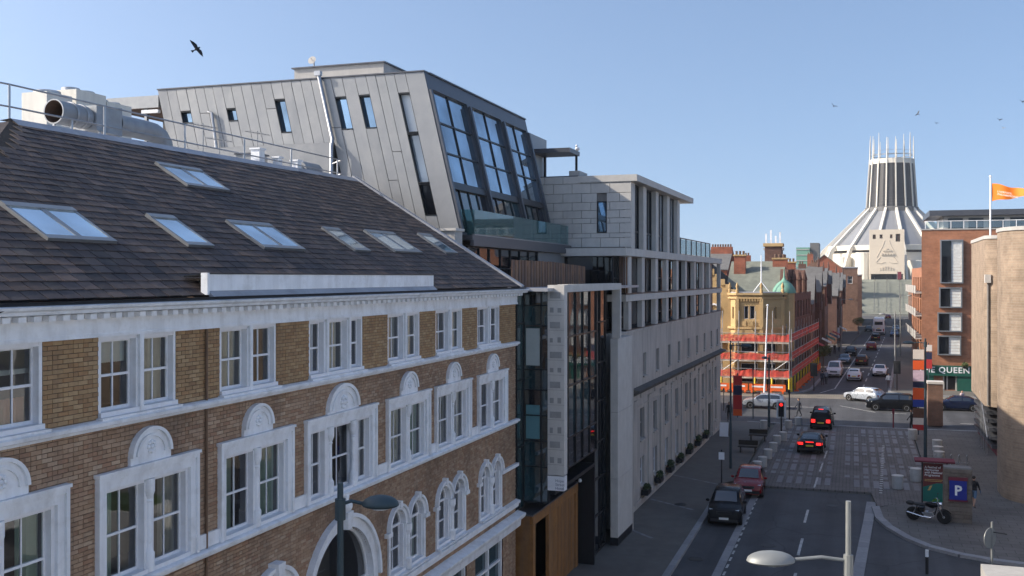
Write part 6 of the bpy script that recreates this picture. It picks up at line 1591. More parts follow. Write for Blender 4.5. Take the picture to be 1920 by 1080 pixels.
for k in range(9): part('post', MB().box(ox0 + .4 + k * 1.35, OY + .5, oz + .1, ox0 + .47 + k * 1.35, OY + .57, oz + 1.0), 'white_paint', rl_)
for k in range(8): part('glass_panel', MB().box(ox0 + .5 + k * 1.35, OY + .53, oz + .25, ox0 + 1.7 + k * 1.35, OY + .545, oz + .95), 'window_glass', rl_)
# green pub front
mat('pub_green', (.012, .085, .062), .45, var=.12, bmp=.05, coat=.2)
pf = thing('pub_front', 'dark green pub shopfront with white lettering under the orange flats', 'shopfront', (10, OY, 0))
part('fascia', MB().box(ox0 - .3, OY - .35, sz0, oY(1811, 690)[0] + 1.5, OY - .02, sz1), 'pub_green', pf)
fa = part('cornice', MB().box(ox0 - .35, OY - .45, sz0 - .18, oY(1811, 690)[0] + 1.6, OY - .02, sz0 - .003), 'pub_green', pf)
lettering('letters', 'THE QUEEN', .92, 'white_paint', fa, ((ox0 + oY(1809, 690)[0]) / 2 + .05, OY - .36, sz0 + .18), (math.pi / 2, 0, 0), extrude=.02, bold=.018, spacing=1.12)
for a, b in ((ox0 - .3, ox0 + .6), (dx0 - 2.0, dx0 - 1.0), (dx1 + .02, dx1 + 1.6)): part('pilaster', MB().box(a, OY - .3, .13, b, OY - .02, sz0 - .19), 'pub_green', pf)
part('shop_window', MB().box(ox0 + .62, OY - .2, 1.0, dx0 - 2.02, OY - .05, sz0 - .2), 'far_glass', pf); part('stall_riser', MB().box(ox0 + .62, OY - .24, .13, dx0 - 2.02, OY - .02, .99), 'pub_green', pf)
dr = part('door', MB().box(dx0 + .1, OY + .2, .2, dx1 - .1, OY + .26, dz1 - .1), 'vent_black', pf); part('door_frame', MB().box(dx0, OY - .05, .13, dx0 + .14, OY + .3, dz1).box(dx1 - .14, OY - .05, .13, dx1, OY + .3, dz1).box(dx0 + .14, OY - .05, dz1 - .14, dx1 - .14, OY + .3, dz1), 'concrete', dr); part('mullion', MB().box((dx0 + dx1) / 2 - .35, OY + .1, .2, (dx0 + dx1) / 2 - .2, OY + .195, dz1 - .14), 'concrete', dr)
def basket(x, y, z, lab, r=.4, m='foliage_mid', n=220, seed=1):
    t = thing('hanging_basket', lab, 'hanging basket', (x, y, z)); part('flowers', leaves((x, y, z), r, n, .09, random.Random(seed), (1, 1, .9)), m, t, kind='stuff'); part('bowl', MB().lathe([(.05, z - .42), (.24, z - .3), (.3, z - .12)], (x, y, 0), 10), 'dark_metal', t)
    part('chain', MB().tube([(x, y, z), (x, y, z + .6)], .02, 4), 'dark_metal', t)
basket(dx0 - 1.5, OY - .6, 3.1, 'hanging flower basket left of the green pub door', seed=3); basket(dx1 + .8, OY - .6, 3.1, 'hanging flower basket right of the green pub door', seed=4)
# balcony flats and others behind
R1 = lambda Y: street(6.9, Y)
bf_ = thing('balcony_flats', 'pale flats with stacked street balconies behind the orange block', 'building', (R1(165), 165, 0))
m = MB(); holed(m, lambda a, h, d: (R1(158) + .2 + d, a, h), 156, 190, .1, 14.5, [(158 + 6 * k, 161.5 + 6 * k, z, z + 2.1) for k in range(5) for z in (1, 4.3, 7.6, 10.9)], .3); m.quad((R1(158) + .2, 156, .1), (30, 156, .1), (30, 156, 14.5), (R1(158) + .2, 156, 14.5)); m.quad((R1(158) + .2, 156, 14.5), (30, 156, 14.5), (30, 190, 14.5), (R1(158) + .2, 190, 14.5))
part('wall', m, 'orange_brick', bf_)
for k in range(5):
    for z in (1, 4.3, 7.6, 10.9):
        x = R1(158) + .4; part('pane', MB().quad((x, 158 + 6 * k, z), (x, 161.5 + 6 * k, z), (x, 161.5 + 6 * k, z + 2.1), (x, 158 + 6 * k, z + 2.1)), 'far_glass', bf_)
        if z > 2: part('balcony', MB().box(R1(158) - 1.0, 157.6 + 6 * k, z - .25, R1(158) + .19, 162 + 6 * k, z - .05).box(R1(158) - 1.0, 157.6 + 6 * k, z - .05, R1(158) - .94, 162 + 6 * k, z + .9), 'concrete', bf_)
gabled('brick_block', 'pale low block far down the right side of the street', R1(215), 34, 205, 240, 10.0, 10.0, 'orange_brick', 'lead', 'f', {'left': rowwins(206, 239, 7, ((6.6, 8.4), (3.6, 5.4), (.7, 2.6)), 1.6)}, 'building')
gabled('brick_block', 'brown block at the far right end of the street', R1(290), 44, 262, 335, 9.0, 9.0, 'brown_brick', 'lead', 'f', {'left': rowwins(264, 334, 10, ((6, 7.8), (3, 4.8)), 1.8)}, 'building')
# ================================================================== brick concert hall (right edge)
hl = thing('brick_hall', 'massive blank buff brick hall with rounded corner towers', 'building', (14, 70, 0))
def rounded(pts, n=10):
    """plan outline with rounded corner: list of (x, y, radius)"""
    out = []; k = len(pts)
    for i in range(k):
        p0, p1, p2 = Vector(pts[i - 1][:2]), Vector(pts[i][:2]), Vector(pts[(i + 1) % k][:2]); r = pts[i][2]
        if r <= 0: out.append(tuple(p1)); continue
        a = p1 + (p0 - p1).normalized() * r; b = p1 + (p2 - p1).normalized() * r
        for j in range(n + 1):
            t = j / n; out.append(tuple(a * (1 - t) ** 2 + p1 * 2 * t * (1 - t) + b * t ** 2))
    return out
tA = rounded([(8.25, 67.5, 0), (8.25, 63.6, 2.6), (30, 60.2, 0), (30, 67.5, 0)])
part('tower', MB().prism([(p[0], p[1], .1) for p in tA], (0, 0, 15.6)).smooth(), 'buff_brick', hl)
part('tower_coping', MB().prism([(p[0] + (-.06 if p[0] < 20 else .05), p[1] + (-.06 if p[1] < 66 else .05), 15.702) for p in tA], (0, 0, .22)), 'concrete', hl)
tB = rounded([(9.3, 92, 0), (9.1, 80.6, 1.2), (14, 79.6, 0), (30, 79.6, 0), (30, 92, 0)])
part('tower', MB().prism([(p[0], p[1], 3.6) for p in tB], (0, 0, 12.2)).smooth(), 'buff_brick', hl)
part('tower_coping', MB().prism([(p[0] + (-.06 if p[0] < 20 else .05), p[1] - .06, 15.802) for p in tB], (0, 0, .25)), 'concrete', hl)
part('link', MB().box(10.2, 67.6, .1, 30, 79.5, 14.8), 'buff_brick', hl)
part('downpipe', MB().tube([(8.5, 67.62, .1), (8.5, 67.62, 15.4)], .07, 8), 'stone_joint', hl); part('downpipe', MB().tube([(9.28, 80.8, 3.7), (9.28, 80.8, 12.6)], .08, 8), 'stone_joint', hl); part('hopper', MB().box(9.05, 80.6, 12.6, 9.45, 81.0, 13.2), 'stone', hl)
fs2 = thing('entrance_canopy', 'dark stepped louvred steps with railing under the hall tower', 'steps', (8.5, 84, 0))
for k in range(6): part('tread', MB().box(9.5 - k * .0, 84.5 - k * .8, 3.2 - k * .52, 13.5, 92, 3.45 - k * .52), 'zinc_dark', fs2)
part('base', MB().box(9.8, 80.2, .1, 13.4, 92, .6), 'maroon', fs2, label='dark red base')
part('rail', MB().tube([(9.2, 85, 4.3), (9.2, 80.5, 1.4)], .04, 6), 'galvanised', fs2)
for k in range(5): part('rail_post', MB().tube([(9.2, 84.8 - k * 1.0, .1), (9.2, 84.8 - k * 1.0, 4.18 - k * .645)], .03, 6), 'galvanised', fs2)
# flag over the hall
fg = thing('flag', 'orange flag with white lettering flying from a white pole', 'flag', (0, 0, 0))
p = atT(1857, 447, 77); zt = atT(1857, 333, 77)[2]; fg.location = (p[0], p[1], 15.8); ORG[fg.name] = (p[0], p[1], 15.8)
part('pole', MB().tube([(p[0], p[1], 15.8), (p[0], p[1], zt)], [.07, .045], 8), 'white_paint', fg); part('finial', MB().sphere((p[0], p[1], zt + .08), .1, 8, 6).smooth(), 'white_paint', fg)
mat('flag_orange', (.85, .22, .02), .7, var=.06, bmp=0)
vs = []; n = 14
for i in range(n + 1):
    s_ = i / n; x = p[0] + .1 + 2.25 * s_; yy = p[1] - .25 * math.sin(s_ * 7) * s_ - .5 * s_
    for j in range(5):
        h = j / 4; zz_ = zt - .45 - .55 * s_ - (1.35 * (1 - .62 * s_)) * (1 - h) + .05 * math.sin(s_ * 9); vs.append((x, yy + .04 * math.sin(h * 3 + s_ * 5), zz_))
cl = part('cloth', MB().add(vs, [(i * 5 + j, (i + 1) * 5 + j, (i + 1) * 5 + j + 1, i * 5 + j + 1) for i in range(n) for j in range(4)]).smooth(), 'flag_orange', fg)
mat('white_print', (.85, .84, .8), .7, bmp=0)
for k in range(2): lettering('letters', ('LIVERPOOL', 'PHILHARMONIC')[k], .2, 'white_print', cl, (p[0] + .42, p[1] - .38, zt - 1.15 - k * .2), (math.pi / 2, .22, -.2), align='LEFT', extrude=.002)
# ================================================================== the other side of the near street (only mirrored in the windows)
ob = thing('opposite_terrace', 'grey rendered terrace facing the long brick building across the street', 'building', (18, 10, 0))
mat('stucco', (.36, .37, .39), .85, var=.08, scale=.6, bmp=.1, streak=.25)
ops = [(y, y + 1.3, z, z + 2.1) for y in range(-38, 40, 3) for z in (1.2, 4.8, 8.2)]
m = MB(); holed(m, lambda a, h, d: (17.5 + d, a, h), -40, 42, 0, 13, ops, .25); m.quad((17.5, 42, 0), (40, 42, 0), (40, 42, 13), (17.5, 42, 13)); m.quad((17.5, -40, 13), (17.5, 42, 13), (40, 42, 13), (40, -40, 13)); part('wall', m, 'stucco', ob)
for o in ops: part('pane', MB().quad((17.7, o[0], o[2]), (17.7, o[1], o[2]), (17.7, o[1], o[3]), (17.7, o[0], o[3])), 'pale_glass', ob)
part('band', MB().box(17.4, -40, 4.0, 17.5 - .003, 42, 4.4), 'brown_brick', ob); part('cornice', MB().box(17.2, -40, 12.6, 17.5 - .003, 42, 13.2), 'white_paint', ob)
# ================================================================== vehicles
def paint(name, col, rough=.25, metal=.0): mat(name, col, rough, metal, var=.06, scale=2, bmp=0, coat=.10 if max(col) < .1 else (.25 if col[0] < .3 else .6), spec=.06 if max(col) < .1 else .3)
paint('paint_black', (.010, .011, .014)); paint('paint_navy', (.012, .018, .045)); paint('paint_red', (.20, .007, .010)); paint('paint_silver', (.42, .46, .52), .28, .5)
paint('paint_white', (.76, .77, .78)); paint('paint_grey', (.13, .15, .18), .25, .4); paint('paint_blue', (.03, .06, .14)); paint('paint_brown', (.06, .045, .04))
mat('tyre', (.015, .015, .016), .85, bmp=.1); mat('alloy', (.45, .46, .48), .3, metal=.8, var=.1, bmp=0)
mirrormat('car_glass', (.010, .014, .022), .03, .02, 1.0, 1.65)
mat('lamp_clear', (.62, .66, .70), .15, bmp=0, var=.1, coat=.5); mat('lamp_red', (.28, .01, .012), .2, bmp=0, var=.05, coat=.5)
emit('lamp_red_lit', (1.0, .02, .015), 1.0, (.4, .02, .02)); emit('lamp_white_lit', (1.0, .97, .9), 2.5, (.8, .8, .8))
mat('plate_white', (.72, .72, .70), .5, bmp=0, var=.03); mat('plate_yellow', (.70, .55, .08), .5, bmp=0, var=.03)
mat('trim_black', (.02, .02, .022), .55, bmp=0)
TYPES = {  # length, half width, roof z, hood z, belt z; hood end, windscreen top, roof end, tail (fractions from the front)
    'hatch': (4.1, .88, 1.50, .98, .95, .25, .43, .84, .985, .98), 'saloon': (4.6, .90, 1.43, .96, .93, .27, .44, .72, .90, 1.02),
    'suv': (4.6, .93, 1.70, 1.12, 1.08, .25, .40, .88, .985, 1.08), 'coupe': (4.45, .92, 1.36, .95, .94, .30, .46, .70, .93, 1.02),
    'taxi': (4.5, .89, 1.80, 1.12, 1.05, .26, .39, .90, .985, 1.08), 'van': (4.9, .96, 1.95, 1.22, 1.18, .17, .33, .97, .995, 1.2)}
def car(kind, col, loc, heading, label, lit=False, plate=True, name='car', cat='car', group=None, front_lit=False, taxi_sign=False, scale=1.0):
    L, W, ZR, ZH, ZB, fh, fw, fr_, ft, ZT = TYPES[kind]
    t = thing(name, label, cat, loc, group)
    def X(f): return L / 2 - L * f
    st = []  # x, z bottom, belt, top, half width, top half width
    zb = .22
    hn = ZH - .16
    S_ = [(0.0, zb + .10, .52, .56, W * .78, W * .70), (.015, zb + .02, hn - .12, hn - .06, W * .90, W * .82), (.06, zb, hn, hn + .03, W * .96, W * .86), (.15, zb, ZB - .08, ZH - .05, W, W * .87), (fh, zb, ZB - .02, ZH + .02, W, W * .86),
          ((fh + fw) / 2, zb, ZB, (ZH + ZR) / 2 + .03, W, W * .80), (fw, zb, ZB + .01, ZR - .03, W, W * .74), ((fw + fr_) / 2, zb, ZB + .02, ZR, W, W * .73), (fr_, zb, ZB + .03, ZR - .05, W * .99, W * .71)]
    if kind in ('saloon', 'coupe'):
        S_ += [((fr_ + ft) / 2, zb, ZB + .02, (ZR + ZT) / 2, W * .98, W * .76), (ft, zb, ZT - .06, ZT, W * .97, W * .84), (.985, zb + .04, ZT - .10, ZT - .05, W * .93, W * .82), (1.0, zb + .12, .62, .66, W * .84, W * .76)]
    else:
        S_ += [((fr_ + ft) / 2 + .02, zb, ZB + .02, (ZR * .55 + ZT * .45), W * .97, W * .76), (ft, zb + .02, ZT - .08, ZT - .02, W * .95, W * .84), (1.0, zb + .10, .62, .70, W * .88, W * .80)]
    m = MB(); ringn = 12; vs = []
    for (f, z0, zbe, zt, w_, wt) in S_:
        h = [(w_ * .80, z0), (w_ * .97, z0 + .10), (w_, z0 + (zbe - z0) * .55), (w_ * .975, zbe), (wt * 1.0, zt - .05), (wt * .72, zt)]
        x = X(f); vs += [(x, a, b) for a, b in h] + [(x, -a, b) for a, b in reversed(h)]
    k = len(S_); fs = [(i * ringn + j, (i + 1) * ringn + j, (i + 1) * ringn + (j + 1) % ringn, i * ringn + (j + 1) % ringn) for i in range(k - 1) for j in range(ringn)]
    fs += [tuple(range(ringn)), tuple(range(k * ringn - 1, (k - 1) * ringn - 1, -1))]
    m.add(vs, fs); m.sm = True
    M4 = Matrix.Translation(loc) @ Matrix.Rotation(heading, 4, 'Z') @ Matrix.Scale(scale, 4)
    def P(nm, mb, mt, parent=None, lab=None): return part(nm, mb.xf(M4), mt, parent or t, lab)
    def sec(f):  # interpolated section
        for a, b in zip(S_[:-1], S_[1:]):
            if a[0] <= f <= b[0]:
                q = (f - a[0]) / max(1e-6, b[0] - a[0]); return [a[i] + (b[i] - a[i]) * q for i in range(6)]
        return S_[-1]
    body = P('body', m, col)
    def side(f0, f1, sg, lo=.10, hi=.90):
        pts = []
        n = 4
        for i in range(n + 1):
            f = f0 + (f1 - f0) * i / n; s_ = sec(f); pts.append((X(f), s_))
        vs = []
        for x, s_ in pts:
            y0, z0, y1, z1 = s_[4] * .975, s_[2], s_[5], s_[3] - .05
            for q in (lo, hi): vs.append((x, sg * (y0 + (y1 - y0) * q + .012), z0 + (z1 - z0) * q + .004))
        return MB().add(vs, [(2 * i, 2 * i + 2, 2 * i + 3, 2 * i + 1) if sg > 0 else (2 * i, 2 * i + 1, 2 * i + 3, 2 * i + 2) for i in range(n)])
    mid = (fw + fr_) / 2 + .01
    for sg in (-1, 1):
        if kind != 'van':
            P('side_window', side(fh + .075, mid - .008, sg), 'car_glass'); P('side_window', side(mid + .008, fr_ + (ft - fr_) * .25, sg), 'car_glass')
        else: P('side_window', side(fh + .06, fw + .14, sg), 'car_glass')
    def cross(f0, f1, q, lift):
        vs = []; n = 4
        for i in range(n + 1):
            f = f0 + (f1 - f0) * i / n; s_ = sec(f); 
            for y, dz in ((-s_[5] * q, -.012), (-s_[5] * .5 * q, .0), (s_[5] * .5 * q, .0), (s_[5] * q, -.012)): vs.append((X(f) + lift * .6, y, s_[3] + abs(lift) + (dz if q < .75 else dz)))
        return MB().add(vs, [(i * 4 + j, i * 4 + j + 1, (i + 1) * 4 + j + 1, (i + 1) * 4 + j) for i in range(n) for j in range(3)])
    P('windscreen', cross(fh + .012, fw - .008, .80, .018), 'car_glass')
    P('rear_window', cross(fr_ + .012, fr_ + (ft - fr_) * (.86 if kind in ('saloon', 'coupe') else .62), .80, -.018), 'car_glass')
    R = .33 if kind not in ('suv', 'van') else .36
    for fx in (.185, .80):
        for sg in (-1, 1):
            x = X(fx); y = sg * (W - .10)
            P('wheel_arch', MB().lathe([(0, sg * .006), (R + .05, sg * .006)], (x, sg * (W + .002), R + .01), 18, 'y'), 'trim_black')
            wl_ = P('wheel', MB().lathe([(R * .55, -.10), (R * .96, -.10), (R, -.06), (R, .07), (R * .95, .105), (R * .62, .11)], (x, y + sg * .005, R), 18, 'y').smooth(), 'tyre')
            P('rim', MB().lathe([(R * .64, sg * .095), (R * .60, sg * .113), (R * .25, sg * .10), (0, sg * .11)], (x, y + sg * .005, R), 10, 'y'), 'alloy', wl_)
    zl = ZH - .24 if kind != 'van' else .85
    for sg in (-1, 1):
        P('headlight', MB().hexa([(X(.055), sg * W * .52, zl - .08), (X(.012), sg * W * .52, zl - .08), (X(.03), sg * W * .86, zl - .07), (X(.10), sg * W * .97, zl - .04), (X(.075), sg * W * .52, zl + .06), (X(.03), sg * W * .52, zl + .05), (X(.05), sg * W * .86, zl + .07), (X(.12), sg * W * .97, zl + .08)]), 'lamp_white_lit' if front_lit else 'lamp_clear')
        zt_ = ZT - .20 if kind != 'van' else 1.0
        hgt = .10 if kind in ('coupe', 'saloon') else .2
        P('tail_light', MB().hexa([(X(1.006), sg * W * .50, zt_ - hgt), (X(.98), sg * W * .5, zt_ - hgt), (X(.95), sg * W * .965, zt_ - hgt), (X(1.0), sg * W * .86, zt_ - hgt), (X(.998), sg * W * .50, zt_ + .07), (X(.97), sg * W * .5, zt_ + .07), (X(.94), sg * W * .955, zt_ + .07), (X(.992), sg * W * .85, zt_ + .07)]), 'lamp_red_lit' if lit else 'lamp_red')
        P('mirror', MB().sphere((X(fh + .07), sg * (W + .10), ZB + .08), .11, 8, 6, (.6, 1, .75)).smooth(), col)
        if kind != 'van': P('door_handle', MB().box(X(mid) + .12, sg * (W + .004) - .008, ZB - .14, X(mid) + .3, sg * (W + .004) + .008, ZB - .11), 'trim_black')
    if lit: P('brake_light', MB().box(X(fr_ + .01), -.2, ZR - .06, X(fr_ - .01), .2, ZR - .02) if kind != 'coupe' else MB().box(X(1.004), -.28, ZT - .12, X(.99), .28, ZT - .07), 'lamp_red_lit')
    P('grille', MB().box(X(.022), -W * .45, zl - .16, X(-.002), W * .45, zl - .02), 'trim_black')
    P('bumper', MB().box(X(.03), -W * .80, zb + .08, X(-.004), W * .80, zb + .24), 'trim_black'); P('bumper', MB().box(X(1.005), -W * .82, zb + .12, X(.97), W * .82, zb + .28), 'trim_black')
    P('number_plate', MB().box(X(0) - .0, -.26, .42, X(0) + .022, .26, .54), 'plate_white'); P('number_plate', MB().box(X(1.0) - .022, -.26, .60, X(1.0), .26, .72), 'plate_yellow')
    if taxi_sign: P('roof_sign', MB().box(X(fw + .05), -.3, ZR + .0, X(fw), .3, ZR + .14), 'sign_yellow')
    P('wiper', MB().tube([(X(fh + .01), -.5, ZH + .06), (X(fh + .07), .1, ZH + .20)], .012, 4), 'trim_black')
    return t
S90 = math.pi / 2
def along(Y, away=True): return (S90 if away else -S90) - (math.atan(AXK) if Y > 118 else 0)
car('suv', 'paint_black', (-6.45, 55.6, 0.0), -S90 + .03, 'black car parked at the kerb nearest the camera', scale=.94)
car('hatch', 'paint_red', (-5.95, 62.8, 0.02), -S90 + .03, 'red car parked behind the black one with a headlight showing', scale=.98)
car('coupe', 'paint_black', (-2.95, 78.9, .10), S90 - .03, 'dark low car with red lights braking on the setts', lit=True)
car('taxi', 'paint_black', (-2.55, 91.6, .05), S90 - .03, 'black taxi with red lights at the mouth of the junction', lit=True)
car('suv', 'paint_black', (3.5, 105.8, 0), math.pi, 'black estate crossing the junction with silver wheels')
car('saloon', 'paint_navy', (9.6, 107.9, 0), math.pi, 'dark blue car half hidden behind the stone gate pier')
car('hatch', 'paint_silver', (1.1, 112.6, 0), math.pi - .62, 'silver hatchback turning left in the far half of the junction')
car('hatch', 'paint_silver', (-8.4, 103.6, 0), math.pi, 'silver hatchback leaving the junction in front of the scaffolding')
car('hatch', 'paint_white', (street(-1.3, 135.3), 135.3, .012), along(135), 'white hatchback driving away just past the junction')
car('van', 'paint_white', (street(-4.0, 140), 140, .012), along(140, False), 'white van parked facing the junction on the left', name='van', cat='van')
car('saloon', 'paint_grey', (street(-4.0, 161), 161, .012), along(161, False), 'blue grey car parked directly behind the white van')
car('hatch', 'paint_black', (street(-4.0, 178), 178, .012), along(178, False), 'black car parked last before the pale crossing band')
car('hatch', 'paint_brown', (street(-1.5, 160), 160, .012), along(160), 'dark brown car driving away past the parked row')
car('saloon', 'paint_white', (street(1.5, 143), 143, .012), along(143, False), 'white car coming down towards the junction', front_lit=False)
car('hatch', 'paint_red', (street(-1.2, 192.5), 192.5, .012), along(192), 'red hatchback driving away near the pale crossing band')
car('hatch', 'paint_black', (street(-1.4, 222), 222, .012), along(222), 'dark car between the red hatchback and the coach')
car('hatch', 'paint_black', (street(-4.0, 256), 256, .012), along(256, False), 'black car parked left of the white coach')
car('saloon', 'paint_red', (street(-1.2, 337), 337, .012), along(337), 'red car far away at the foot of the cathedral steps')
car('saloon', 'paint_blue', (street(2.0, 238), 238, .012), along(238, False), 'dark blue car parked right, nearer of two by the thin posts')
car('saloon', 'paint_grey', (street(2.0, 262), 262, .012), along(262, False), 'grey car parked right, farther of two by the thin posts')
# coach
bY = 246; bx = street(-1.35, bY)
co_ = thing('coach', 'tall white coach driving up towards the cathedral', 'coach', (bx, bY, .012))
Mb = Matrix.Translation((bx, bY, .012)) @ Matrix.Rotation(along(bY), 4, 'Z')
secs = [(-5.2, .5, 3.5, 1.15, 1.05), (-5.15, .35, 3.8, 1.25, 1.12), (-4.6, .32, 3.95, 1.27, 1.10), (4.4, .32, 3.95, 1.27, 1.10), (5.1, .35, 3.6, 1.25, 1.1), (5.4, .5, 2.2, 1.15, 1.05)]
vs = []
for x, z0, z1, w_, wt in secs:
    h = [(w_ * .9, z0), (w_, z0 + .15), (w_, z1 * .6), (wt, z1 - .12), (wt * .8, z1)]; vs += [(x, a, b) for a, b in h] + [(x, -a, b) for a, b in reversed(h)]
m = MB().add(vs, [(i * 10 + j, i * 10 + (j + 1) % 10, (i + 1) * 10 + (j + 1) % 10, (i + 1) * 10 + j) for i in range(5) for j in range(10)] + [tuple(range(9, -1, -1)), tuple(50 + j for j in range(10))]); m.sm = True
part('body', m.xf(Mb), 'paint_white', co_)
part('rear_window', MB().box(-5.26, -.85, 2.35, -5.14, .85, 3.1).xf(Mb), 'car_glass', co_)
for sg in (-1, 1):
    part('side_window', MB().hexa([(-4.4, sg * 1.26, 1.9), (4.2, sg * 1.26, 1.9), (4.2, sg * 1.29, 1.9), (-4.4, sg * 1.29, 1.9), (-4.4, sg * 1.16, 3.2), (4.2, sg * 1.16, 3.2), (4.2, sg * 1.22, 3.2), (-4.4, sg * 1.22, 3.2)]).xf(Mb), 'car_glass', co_)
    part('tail_light', MB().box(-5.24, sg * 1.0 - .1, .9, -5.16, sg * 1.0 + .1, 1.5).xf(Mb), 'lamp_red', co_)
    for x in (-3.2, 3.4): part('wheel', MB().lathe([(.2, -.14), (.48, -.14), (.5, -.1), (.5, .1), (.48, .14), (.2, .14)], (x, sg * 1.14, .5), 16, 'y').xf(Mb), 'tyre', co_)
part('grille', MB().box(-5.25, -.6, 1.0, -5.17, .6, 1.35).xf(Mb), 'trim_black', co_); part('bumper', MB().box(-5.3, -1.15, .4, -5.1, 1.15, .75).xf(Mb), 'paint_grey', co_); part('number_plate', MB().box(-5.28, -.3, 1.5, -5.2, .3, 1.64).xf(Mb), 'plate_yellow', co_)
# ------------------------------------------------------------------ motorbike
mloc = (3.75, 57.6, .125)
mo = thing('motorbike', 'black classic motorbike with chrome exhaust parked by the poster board', 'motorbike', mloc)
Mm = Matrix.Translation(mloc) @ Matrix.Rotation(math.radians(-16), 4, 'Z') @ Matrix.Rotation(math.radians(7), 4, 'X') @ Matrix.Scale(1.08, 4)
mat('chrome', (.72, .72, .74), .12, metal=1.0, var=.04, bmp=0); mat('brass_rim', (.45, .36, .18), .3, metal=.8, bmp=0)
def K(nm, mb, mt, par=None): return part(nm, mb.xf(Mm), mt, par or mo)
for x, mt in ((-.70, 'alloy'), (.72, 'brass_rim')):
    wv = K('wheel', MB().lathe([(.24, -.05), (.30, -.06), (.335, -.03), (.335, .03), (.30, .06), (.24, .05)], (x, 0, .335), 22, 'y').smooth(), 'tyre')
    K('rim', MB().lathe([(.215, -.035), (.245, -.045), (.245, .045), (.215, .035), (.215, -.035)], (x, 0, .335), 22, 'y').smooth(), mt, wv)
    K('hub', MB().lathe([(.02, -.07), (.06, -.06), (.06, .06), (.02, .07)], (x, 0, .335), 10, 'y'), 'alloy', wv)
    for q in range(10):
        a = q * math.pi / 5; K('spoke', MB().tube([(x, 0, .335), (x + .22 * math.cos(a), 0, .335 + .22 * math.sin(a))], .006, 4), 'alloy', wv)
for sg in (-1, 1):
    K('fork', MB().tube([(.72, sg * .09, .335), (.45, sg * .09, 1.0)], .025, 8), 'chrome'); K('shock', MB().tube([(-.68, sg * .12, .36), (-.50, sg * .12, .78)], .03, 8), 'chrome')
    K('exhaust', MB().tube([(.22, sg * .16, .55), (.30, sg * .17, .36), (.12, sg * .18, .27), (-.25, sg * .2, .30), (-.95, sg * .21, .46)], [.025, .028, .03, .04, .045], 10).smooth(), 'chrome')
K('frame', MB().tube([(.45, 0, .95), (.30, 0, .40), (.05, 0, .25), (-.25, 0, .28), (-.45, 0, .70)], .025, 8), 'paint_black')
K('engine', MB().box(-.18, -.15, .26, .26, .15, .52), 'alloy'); K('cylinder', MB().hexa([(.02, -.12, .52), (.24, -.12, .52), (.24, .12, .52), (.02, .12, .52), (.08, -.1, .74), (.28, -.1, .74), (.28, .1, .74), (.08, .1, .74)]), 'chrome')
K('tank', MB().sphere((.16, 0, .88), .2, 14, 10, (1.6, .75, .75)).smooth(), 'paint_black'); K('seat', MB().sphere((-.38, 0, .84), .2, 14, 8, (1.9, .7, .4)).smooth(), 'trim_black')
K('side_panel', MB().box(-.42, -.14, .50, -.16, .14, .72), 'paint_black'); K('mudguard', MB().lathe([(.37, -.07), (.39, 0), (.37, .07)], (-.70, 0, .335), 12, 'y', math.radians(20), math.radians(130)), 'paint_black'); K('mudguard', MB().lathe([(.37, -.07), (.39, 0), (.37, .07)], (.72, 0, .335), 12, 'y', math.radians(-50), math.radians(60)), 'paint_black')
K('tail_pack', MB().sphere((-.82, 0, .86), .16, 10, 8, (1.4, .9, .7)).smooth(), 'trim_black'); K('headlight', MB().lathe([(.02, 0), (.09, .03), (.10, .12), (.095, .15), (0, .16)], (.50, 0, .95), 14, 'x').smooth(), 'chrome')
K('handlebar', MB().tube([(.30, -.38, 1.12), (.42, -.24, 1.10), (.44, 0, 1.04), (.42, .24, 1.10), (.30, .38, 1.12)], .016, 8), 'chrome')
for sg in (-1, 1): K('mirror', MB().tube([(.36, sg * .34, 1.12), (.38, sg * .42, 1.30)], .009, 5).sphere((.38, sg * .42, 1.33), .06, 8, 6, (.35, 1, .8)), 'trim_black')
K('stand', MB().tube([(-.05, .16, .3), (.0, .34, .0)], .015, 6), 'paint_black')
# ================================================================== street furniture
mat('post_teal', (.035, .060, .075), .5, metal=.2, var=.1, bmp=.03); mat('post_black', (.018, .018, .02), .5, bmp=0); mat('post_pale', (.25, .26, .255), .5, metal=.3, var=.1, bmp=.03)
mat('drum_concrete', (.40, .40, .39), .85, var=.12, scale=4, bmp=.2)
def lamp_post(x, y, z0, h, lab, m='post_teal', arm=(1, 0), reach=1.1, drop=.35, r=.075, headlen=.62, hm=None):
    t = thing('street_lamp', lab, 'street lamp', (x, y, z0))
    part('pole', MB().tube([(x, y, z0), (x, y, z0 + h * .35), (x, y, z0 + h * .36), (x, y, z0 + h)], [r * 1.25, r * 1.15, r * .9, r * .62], 10).smooth(), m, t)
    part('collar', MB().lathe([(r * 1.1, z0 + h - drop - .25), (r * 1.1, z0 + h - drop + .1)], (x, y, 0), 10), m, t)
    a = Vector((arm[0], arm[1], 0)).normalized(); p0 = Vector((x, y, z0 + h - drop)); p1 = p0 + a * (reach - headlen * .6) + Vector((0, 0, .02))
    part('arm', MB().tube([p0, (p0 + p1) / 2 + Vector((0, 0, .05)), p1], .03, 8), m, t)
    hd = MB().sphere((0, 0, 0), 1, 18, 10); hd.v = [(p[0] * headlen * .62, p[1] * headlen * .42, (p[2] * .16 if p[2] > 0 else p[2] * .07)) for p in hd.v]
    ang = math.atan2(a.y, a.x); c = p0 + a * reach
    part('lamp_head', hd.xf(Matrix.Translation(c) @ Matrix.Rotation(ang, 4, 'Z')).smooth(), hm or m, t)
    part('lens', MB().lathe([(0, -.085), (.14, -.07), (.16, -.045)], (0, 0, 0), 12).xf(Matrix.Translation(c)), 'lamp_clear', t)
    return t
scr = Vector((_c, _s, 0))
lamp_post(-8.0, 14.9, .12, 9.5, 'dark street lamp close in front of the brick building', arm=(scr.x, scr.y), reach=.66, drop=.36, r=.08, headlen=.50)
